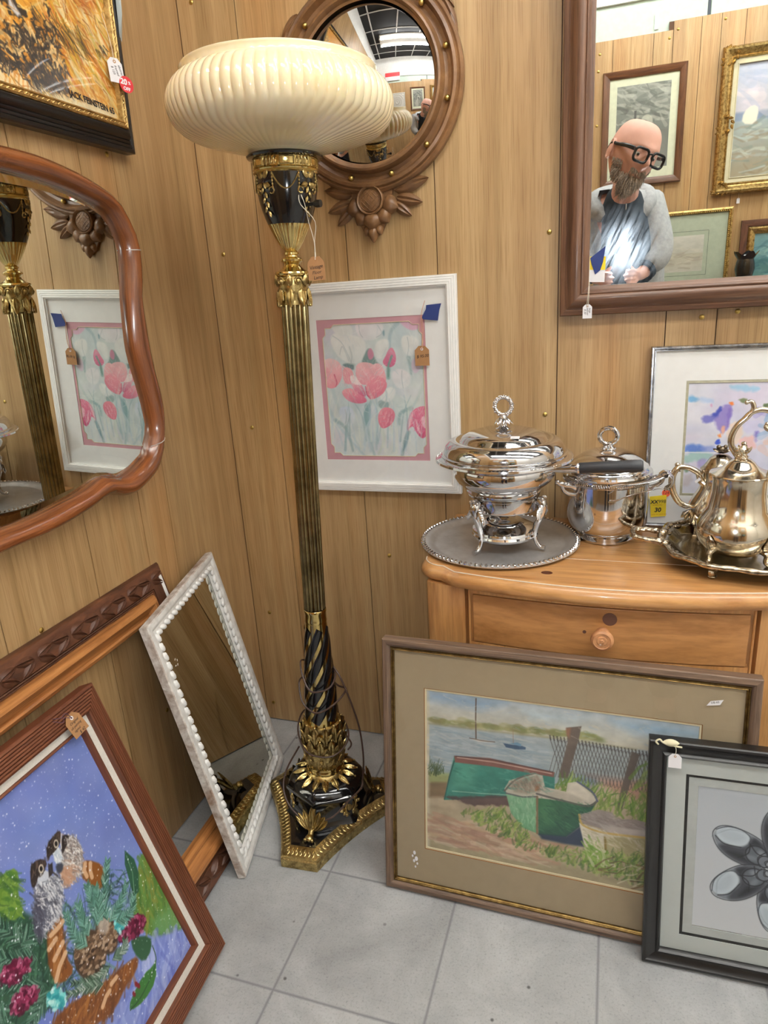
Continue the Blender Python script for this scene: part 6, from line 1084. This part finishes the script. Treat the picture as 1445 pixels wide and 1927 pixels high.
c = soft_scene(110, 150, (120, 124, 118), [(0, .55, (136, 140, 132), (104, 108, 102)), (.55, 1, (104, 106, 100), (120, 122, 114))], [(80, [(0, 0), (1, 0), (1, .5), (0, .45)], 26, 6, -.25, [(160, 164, 154), (96, 100, 94), (176, 178, 166), (84, 88, 82)], .6), (60, [(.25, .45), (.8, .4), (.9, 1), (.3, 1)], 16, 4, 1.2, [(150, 152, 140), (80, 82, 78), (176, 176, 160)], .7)])
c.poly([(.62, .30), (.66, .30), (.66, .62), (.62, .62)], (66, 68, 66), .8); c.ell((.42, .44), 12, 12, (186, 186, 170), .7); c.ell((.45, .48), 7, 8, (74, 76, 72), .9); c.poly([(.45, .52), (.62, .54), (.75, .70), (.8, .98), (.42, .98), (.5, .72)], (158, 160, 148), .9, 4, 2); c.mesh('engraving', .066, .075, W_-.066, H_-.065, .0056, PRINT, t)
t, W_, H_ = hung('gilt_framed_seascape', 'ornate gilt framed beach painting high on the facing wall', 'painting', 1.380, 1.98, 1.435, 2.045)
M().frame(W_, H_, [(0, 0), (0, .02), (.006, .034), (.016, .040), (.024, .034), (.030, .026), (.040, .022), (.044, .026), (.048, .022), (.05, .012)]).build('frame', GILT, t)
M().frame(W_-.1, H_-.1, [(0, .014), (.018, .012), (.019, .016), (.022, .016), (.023, .006)], .05, .05).build('cream_liner', plain('cream_liner', (208, 200, 168), .7), t)
m = M()
for x, y in ((0, 0), (W_, 0), (0, H_), (W_, H_), (W_/2, 0), (W_/2, H_), (0, H_/2), (W_, H_/2)):
    for k in range(11):
        a = k*.57; r = .012+.0034*k; px = min(max(x+(W_/2-x)*.09+r*cos(a), .012), W_-.012); py = min(max(y+(H_/2-y)*.09+r*sin(a), .012), H_-.012); m.leaf((px, py, .030), (cos(a+1), sin(a+1), 0), (0, 0, 1), .022, .014, .009)
m.build('corner_scrolls', GILT, t, ang=60)
c = soft_scene(150, 150, (170, 176, 190), [(0, .42, (176, 184, 202), (190, 186, 196)), (.42, .5, (120, 136, 164), (134, 152, 172)), (.5, 1, (150, 166, 168), (150, 140, 118))], [(90, [(0, .5), (1, .5), (1, 1), (0, 1)], 30, 4, .05, [(176, 190, 190), (140, 128, 106), (120, 136, 130), (196, 200, 190), (160, 140, 116)], .6), (50, [(0, 0), (1, 0), (1, .4), (0, .4)], 30, 10, -.2, [(206, 198, 206), (160, 172, 198), (216, 206, 206)], .5)])
c.poly([(.78, .40), (.84, .36), (.92, .42), (.93, .52), (.80, .54)], (226, 222, 206), 1, 2, 1); c.poly([(.30, .47), (.37, .43), (.44, .47), (.42, .57), (.29, .58)], (228, 224, 210), 1, 2, 1); c.poly([(.45, .55), (.6, .53), (.6, .57), (.46, .60)], (150, 90, 70), .8, 3); c.strokes(20, [(.3, .68), (.6, .68), (.6, .76), (.3, .78)], 10, 2, -1.2, [(60, 52, 46), (90, 80, 60)], .8); c.mesh('seascape', .073, .073, W_-.073, H_-.073, .004, OIL, t)
t, W_, H_ = hung('beaded_frame_print', 'wide pale green mat picture in a beaded gold frame low on the facing wall', 'picture', .90, 1.484, .98, 1.379)
M().frame(W_, H_, [(0, 0), (0, .014), (.008, .018), (.012, .014), (.018, .012), (.02, .004)]).build('frame', GILT, t)
m = M()
for s in range(2):
    Ln = (W_, H_)[s]-.03
    for k in range(int(Ln/.009)):
        for e in (0, 1): q = .018+k*.009; m.ball((q, .0145 if e == 0 else H_-.0145, .014) if s == 0 else (.0145 if e == 0 else W_-.0145, q, .014), .0032, 6, 4)
m.build('bead_row', GOLDM, t); M().add([(.019, .019, .005), (W_-.019, .019, .005), (W_-.019, H_-.019, .005), (.019, H_-.019, .005)], [(0, 1, 2, 3)]).build('mat_board', plain('sage_mat', (168, 178, 158), .8), t)
M().frame(W_-.20, H_-.19, [(0, .0055), (.002, .0055)], .10, .095).build('line_border', plain('grey_line', (104, 116, 104), .8), t, smooth=False)
c = soft_scene(120, 80, (182, 184, 172), [(0, .5, (196, 196, 186), (180, 180, 168)), (.5, 1, (172, 168, 150), (186, 184, 172))], [(40, [(.1, .4), (.9, .4), (.9, .9), (.1, .9)], 20, 4, .2, [(150, 146, 130), (196, 192, 176), (160, 150, 136)], .5)]); c.mesh('pale_print', .12, .115, W_-.12, H_-.115, .0052, PRINT, t)
t, W_, H_ = hung('teal_seascape', 'dark framed teal sea painting at the right edge of the facing wall group', 'painting', 1.525, 1.98, .95, 1.312)
M().frame(W_, H_, [(0, 0), (0, .02), (.02, .022), (.03, .018)]).build('frame', DARKO, t); M().frame(W_-.06, H_-.06, [(0, .014), (.01, .024), (.022, .020), (.028, .012), (.034, .010), (.034, .004)], .03, .03).build('gilt_liner', GILT, t)
soft_scene(120, 90, (90, 140, 146), [(0, .5, (120, 160, 166), (84, 132, 142)), (.5, 1, (70, 120, 126), (104, 146, 140))], [(70, [(0, 0), (1, 0), (1, 1), (0, 1)], 24, 6, .2, [(150, 184, 180), (60, 104, 116), (110, 150, 150)], .6)]).mesh('sea_picture', .062, .062, W_-.062, H_-.062, .006, OIL, t)
t = thing('plaster_medallion', 'square white plaster ceiling medallion tile with a sunburst rosette on the facing wall', 'wall plaque', front_frame(.73, 1.52, .002)); m = M().box((.2, .2, .009), (.40, .40, .018)); m.frame(.40, .40, [(.004, .016), (.008, .026), (.018, .026), (.024, .018)])
m.build('tile', plain('plaster', (206, 204, 196), .8, bmp=.2), t, ang=30); m = M()
for R, h in ((.165, .008), (.12, .006), (.075, .006), (.03, .012)): m.tube([(.2+R*cos(a), .2+R*sin(a), .019) for a in np.linspace(0, 2*PI, 61)[:-1]], h, 7, closed=True)
for k in range(32): a = 2*PI*k/32; m.leaf((.2+.035*cos(a), .2+.035*sin(a), .018), (cos(a), sin(a), 0), (0, 0, 1), .045, .010, .007); m.leaf((.2+.08*cos(a), .2+.08*sin(a), .018), (cos(a), sin(a), 0), (0, 0, 1), .042, .014, .008)
for k in range(4):
    a = PI/4+k*PI/2
    for e in (-.5, 0, .5): m.leaf((.2+.185*cos(a), .2+.185*sin(a), .018), (cos(a+e), sin(a+e), 0), (0, 0, 1), .055, .022, .008)
m.build('rosette', plain('plaster_relief', (214, 212, 204), .8), t, ang=60)
t = thing('hanging_sign', 'red and white shop sign on the upper wall above the plaster medallion', 'sign', front_frame(.62, 2.20, .004)); M().box((.18, .045, .004), (.36, .09, .008)).build('white_band', PAPER, t, smooth=False); M().box((.18, .135, .004), (.36, .09, .008)).build('red_band', RED, t, smooth=False)
t = thing('wall_thermostat_strip', 'small white printed strip stuck to the green drywall above the panelling', 'sticker', front_frame(1.10, 2.165, .0)); M().box((.009, .03, -.002+.006), (.017, .058, .004)).build('strip', PAPER, t, smooth=False)
t.name = 'paper_strip'; t.location.y = YF-.0195
price_tag('price_tag', 'tiny white price tag hanging under the gilt framed seascape', front_frame(1.50, 1.412, .012), .014, .024, PAPER, STRING, [[(0, 0, 0), (0, .012, .002), (0, .03, .012)]])
t = thing('pedestal_table', 'small dark table standing against the facing wall below the pictures', 'table', (1.60, -2.24, 0)); M().box((0, 0, 1.0), (.34, .26, .022)).build('table_top', DARKO, t, bevel=.004)
for x in (-1, 1):
    for y in (-1, 1): M().tube([(x*.14, y*.10, .99), (x*.135, y*.097, .5), (x*.145, y*.105, 0)], [.018, .014, .012], 10).build('leg', DARKO, t)
M().box((0, 0, .945), (.28, .20, .09)).build('apron', DARKO, t, bevel=.003)
t = thing('black_vase', 'black flared vase with a ruffled lip in front of the teal painting', 'vase', (1.54, -2.27, 1.011)); M().lathe([(0, 0), (.030, 0), (.034, .006), (.030, .02), (.036, .05), (.044, .085), (.040, .115), (.036, .130), (.048, .150), (.052, .156), (.046, .150), (.034, .13), (0, .12)], 48, lambda th, k, r, z: (r*(1+(.10*cos(5*th) if k in (8, 9, 10) else 0)), z+(.010*cos(5*th) if k in (8, 9, 10) else 0))).build('body', BLACKL, t)

# ------------------------------------------------------------------ the photographer and his phone
PH = Matrix(((RO[0][0], RO[1][0], -RO[2][0], CAM[0]), (RO[0][1], RO[1][1], -RO[2][1], CAM[1]), (RO[0][2], RO[1][2], -RO[2][2], CAM[2]), (0, 0, 0, 1)))
t = thing('smartphone', 'smartphone with its torch lit, held up in both hands by the man', 'phone', PH)
def rr(w, h, r, x, y): return [(x+sx*(w/2-r)+r*cos(a), y+sy*(h/2-r)+r*sin(a)) for sx, sy, a0 in ((1, 1, 0), (-1, 1, PI/2), (-1, -1, PI), (1, -1, 1.5*PI)) for a in (a0+PI/2*k/5 for k in range(6))]
M().prism(rr(.074, .154, .010, .022, -.056), .0022, .0100).build('body', BLACKM, t, bevel=.001); M().prism(rr(.068, .148, .008, .022, -.056), .0100, .0106).build('screen', plain('phone_screen', (20, 24, 30), .08), t)
M().lathe([(.006, .0022), (.0058, .0004), (.0046, .0004), (.0044, .0014), (0, .0014)], 24).build('lens_ring', CHROME, t)
M().lathe([(.0035, .0022), (.0034, .0012), (0, .0011)], 18, c=(.012, .010, 0)).build('torch', FLASHM, t)
SKIN = plain('skin', (224, 172, 154), .5, var=.05, sc_=25); COAT = plain('grey_fleece_coat', (172, 176, 178), .95, bmp=.6, sc_=60, var=.12); SWEAT = plain('dark_slate_jumper', (32, 42, 52), .85, bmp=.3); TROU = plain('dark_trousers', (42, 44, 54), .85); SHOE = plain('black_shoes', (24, 24, 26), .5); HAIR = plain('grey_beard', (164, 150, 136), .7, var=.5, sc_=160)
def skin(V, E, R, sub=2):
    me = bpy.data.meshes.new('tmp'); me.from_pydata([tuple(v) for v in V], E, []); o = bpy.data.objects.new('tmp', me); COL.objects.link(o)
    md = o.modifiers.new('s', 'SKIN'); md.use_smooth_shade = True
    for k, r in enumerate(R): me.skin_vertices[0].data[k].radius = (r, r) if not hasattr(r, '__len__') else r
    me.skin_vertices[0].data[0].use_root = True; s = o.modifiers.new('b', 'SUBSURF'); s.levels = sub; s.render_levels = sub
    dg = bpy.context.evaluated_depsgraph_get(); dg.update(); m2 = bpy.data.meshes.new_from_object(o.evaluated_get(dg)); v = [tuple(p.co) for p in m2.vertices]; f = [tuple(p.vertices) for p in m2.polygons]
    bpy.data.objects.remove(o); bpy.data.meshes.remove(m2); return v, f
man = thing('person', 'bald bearded man in black glasses and grey coat holding up a phone', 'person', (1.02, -1.86, 0)); inv = man.matrix_world.inverted()
HC = Vector((.998, -1.485, 1.577)); HR = Matrix.Rotation(math.radians(-30), 3, 'Z') @ Matrix.Rotation(math.radians(-14), 3, 'X') @ Matrix.Rotation(math.radians(19), 3, 'Y'); HS = 1.10
hp = lambda x, y, z: HC+HR @ (Vector((x, y, z))*HS)
V = [(1.02, -1.87, .86), (1.02, -1.88, 1.02), (1.0, -1.85, 1.20), (.975, -1.79, 1.33), (.975, -1.70, 1.42), (.985, -1.57, 1.505), hp(0, -.01, .0)]; R = [(.135, .105), (.13, .10), (.15, .11), (.11, .085), .060, .055, .05]; E = [(k, k+1) for k in range(6)]
def chain(start, pts, rad):
    a = start
    for p, r in zip(pts, rad): V.append(p); R.append(r); E.append((a, len(V)-1)); a = len(V)-1
    return a
arms = {}
for s, sh, el, wr, pa in ((1, (1.085, -1.77, 1.385), (1.125, -1.72, 1.195), (1.062, -1.640, 1.138), (1.030, -1.604, 1.128)), (-1, (.835, -1.78, 1.40), (.80, -1.74, 1.215), (.872, -1.640, 1.132), (.905, -1.604, 1.122))):
    chain(3, [sh, el, wr, pa], [.062, .043, .028, (.030, .020)]); arms[s] = (sh, el, wr, pa)
for s in (1, -1): chain(0, [(1.02+s*.095, -1.87, .80), (1.02+s*.11, -1.84, .45), (1.02+s*.115, -1.88, .08), (1.02+s*.125, -1.77, .035)], [.088, .058, .04, .035])
bv, bf = skin(V, E, R)
body = M().add(bv, bf)
for s in (1, -1):       # four unequal fingers closing on the phone's edge, and a thumb
    pa = Vector(arms[s][3]); d0 = (pa-Vector(arms[s][2])).normalized()
    for k in range(4):
        b = pa+Vector((-s*.004, .004, .024-.0165*k)); L = (.058, .066, .062, .048)[k]
        P = [pa+Vector((s*.012, -.012, .008-.006*k)), b, b+Vector((-s*.012, .022, .002)), b+Vector((-s*.026, .026, .002)), b+Vector((-s*(L-.030), .0255, .0))]
        body.tube(smooth_path(P, 14), list(np.interp(np.linspace(0, 1, len(smooth_path([(0, 0, 0)]*5, 14))), [0, .3, .9, 1], [.010, .0092, .0074, .005])), 8); body.ball(P[-1], .0068, 8, 6)
    P = [pa+Vector((s*.012, -.012, -.004)), pa+Vector((-s*.004, -.016, .020)), pa+Vector((-s*.018, -.014, .036)), pa+Vector((-s*.030, -.010, .046))]; body.tube(smooth_path(P, 14), list(np.interp(np.linspace(0, 1, len(smooth_path([(0, 0, 0)]*4, 14))), [0, .4, 1], [.013, .0108, .0075])), 8); body.ball(P[-1], .0075, 8, 6)
g2 = lambda a, b: math.exp(-(a*a+b*b))
G = []
for j in range(49):
    a = -PI/2+PI*j/48; row = []
    for i in range(64):
        th = 2*PI*i/64; ca = cos(a) if a < 0 else cos(a)**.58; x, y, z = .076*ca*cos(th), .098*ca*sin(th), (.118 if a < 0 else .098)*sin(a)
        lo = max(0, -z/.118); x *= 1-.26*lo**1.6; y = y*(1-.22*lo) if y > 0 else y*(1-.45*lo); y += .012*lo
        if y > 0:
            y += .034*g2(x/.012, (z+.022)/.022)*(1 if z > -.045 else .8)+.006*math.exp(-((z-.022)/.012)**2)*math.exp(-(x/.05)**2)-.011*g2((abs(x)-.031)/.017, (z-.002)/.013)+.006*g2(x/.022, (z+.060)/.007)+.010*g2(x/.026, (z+.100)/.02)+.006*g2((abs(x)-.045)/.018, (z+.028)/.018)-.004*g2(x/.02, (z+.072)/.006)
        row.append(hp(x, y, z))
    G.append(row)
body.grid(G, cv=True)
for s in (1, -1):
    body.ball(hp(s*.076, -.008, -.012), (.009, .020, .032), 12, 8, HR @ Matrix.Rotation(s*.35, 3, 'Z')); body.tube([hp(s*(.082+.004*cos(q)), -.012+.017*cos(q), -.010+.030*sin(q)) for q in np.linspace(0, 2*PI, 19)[:-1]], .0042, 6, closed=True)
for s in (1, -1): body.ball(hp(s*.031, .0765, .0065), (.0150, .0135, .0105), 12, 8, HR)      # lids, lowered towards the phone
bo = body.build('body', SKIN, man, ang=180); bo.matrix_parent_inverse = inv
rm = bo.modifiers.new('merge', 'REMESH'); rm.mode = 'VOXEL'; rm.voxel_size = .0038; rm.use_smooth_shade = True; smd = bo.modifiers.new('soft', 'SMOOTH'); smd.iterations = 2; smd.factor = .5
def part(m, name, mat, ang=70): o = m.build(name, mat, man, ang=ang); o.matrix_parent_inverse = inv; return o
for s in (1, -1):
    e = M().ball(hp(s*.031, .0765, .002), .0122, 12, 8); e = part(e, 'eye', plain('eye_white', (220, 214, 206), .3)); i_ = M().ball(hp(s*.031, .0862, -.003), .0050, 9, 6); i_ = i_.build('iris', BLACKM, e)
m = M()
for s in (1, -1):
    Q = rr(.050, .040, .013, s*.0335, -.004); m.tube([hp(x, .112-.30*abs(x)**1.6*1.6, z) for x, z in Q], .0048, 8, closed=True); m.tube(smooth_path([hp(s*.059, .098, .008), hp(s*.074, .070, .010), hp(s*.080, .02, .008), hp(s*.080, -.012, .008), hp(s*.078, -.028, -.012)], 24), [.0075]*10+[.006]*14+[.005], 6)
m.tube(smooth_path([hp(-.010, .112, .004), hp(0, .114, .008), hp(.010, .112, .004)], 8), .0032, 8); gl = part(m, 'eyeglasses', plain('black_acetate', (16, 16, 18), .2))
m = M()
for s in (1, -1): m.add([hp(x, .1115-.30*abs(x)**1.6*1.6, z) for x, z in rr(.048, .038, .012, s*.0335, -.004)], [tuple(range(24))])
lo_ = m.build('lens', GLASS, gl)
m = M(); rs = np.random.default_rng(3)
for k in range(1500):       # beard: short tapering strands rooted on the jaw and lip
    th = rs.uniform(-1.45, 1.45); v = rs.uniform(0, 1)
    zz = -.062-.058*v if abs(th) < .9 else -.030-.06*v
    if abs(th) < .45 and rs.random() < .30: zz = rs.uniform(-.052, -.040)
    lo = max(0, -zz/.118); ca = math.sqrt(max(.05, 1-(zz/.122)**2)); x = .076*ca*sin(th)*(1-.26*lo**1.6)*1.02; y = .098*ca*cos(th)*(1-.22*lo)+.012*lo+.010*g2(x/.026, (zz+.1)/.02)
    L = (.014+.020*(1-abs(th)/1.5))*(.6+.6*rs.random())*(.5 if zz > -.055 else 1); c = rs.normal(0, .25, 3); d = Vector((.35*sin(th)+c[0], .35*cos(th)+c[1], -1+.3*c[2])).normalized(); b = Vector((x, y-.003, zz))
    w_ = .0016; sd = Vector((cos(th), -sin(th), 0))*w_; P = [b, b+d*L*.55+Vector((0, .002, 0)), b+d*L+Vector((0, .001, -.002))]
    q = [P[0]-sd, P[0]+sd, P[1]-sd, P[1]+sd, P[2], P[0]+Vector((0, w_, 0)), P[1]+Vector((0, w_, 0))]; m.add([hp(*p) for p in q], [(0, 2, 6, 5), (5, 6, 3, 1), (2, 4, 6), (6, 4, 3)])
part(m, 'beard', HAIR, 180)
V = [(1.02, -1.87, .80), (1.02, -1.88, 1.02), (1.0, -1.855, 1.20), (.972, -1.80, 1.335), (.972, -1.75, 1.40)]; R = [(.165, .135), (.155, .125), (.175, .13), (.135, .105), (.085, .075)]; E = [(k, k+1) for k in range(4)]
for s in (1, -1):
    sh, el, wr, pa = (Vector(p) for p in arms[s]); chain(3, [sh, el, wr-(wr-el).normalized()*.025], [.088, .068, .050])
v, f = skin(V, E, R); ct = M().add(v, f)
part(ct, 'coat', COAT, 180)
m = M(); cc = Vector((.965, -1.735, 1.415))
m.tube([cc+Matrix.Rotation(-.75, 3, 'X') @ Vector((.108*cos(q), .085*sin(q), .012*cos(q*2))) for q in np.linspace(.75*PI-.15, 2.25*PI+.15, 25)], [.020]+[.034]*23+[.020], 12); part(m, 'coat_hood', COAT, 180)
v, f = skin([(1.0, -1.765, 1.06), (.995, -1.755, 1.20), (.975, -1.735, 1.32), (.975, -1.68, 1.43), (.98, -1.64, 1.455)], [(k, k+1) for k in range(4)], [(.14, .085), (.155, .09), (.125, .085), (.085, .07), (.068, .062)]); part(M().add(v, f), 'jumper', SWEAT, 180)
m = M(); m.tube(smooth_path([(1.0, -1.688, 1.10), (1.0, -1.680, 1.20), (.985, -1.660, 1.32), (.985, -1.615, 1.41)], 20), .003, 6); part(m, 'zip', CHROME)
for s in (1, -1):
    el, wr = Vector(arms[s][1]), Vector(arms[s][2]); d = (wr-el).normalized(); part(M().tube([wr-d*.030, wr-d*.012], [.043, .040], 16), 'cuff', SWEAT)
V = [(1.02, -1.87, .90)]; R = [(.14, .115)]; E = []
for s in (1, -1): chain(0, [(1.02+s*.09, -1.87, .80), (1.02+s*.11, -1.84, .46), (1.02+s*.115, -1.875, .07)], [.105, .078, .062])
v, f = skin(V, E, R); part(M().add(v, f), 'trousers', TROU, 180)
for s in (1, -1):
    x = 1.02+s*.12; m = M(); m.grid([[(x+w_*cos(a), y, max(0, h/2+h/2*sin(a)*1.0)) for a in np.linspace(0, 2*PI, 17)[:-1]] for y, w_, h in ((-1.945, .012, .05), (-1.93, .034, .09), (-1.88, .040, .10), (-1.82, .043, .075), (-1.75, .046, .055), (-1.70, .036, .042), (-1.68, .012, .03))], cv=True); part(m, 'shoe', SHOE)
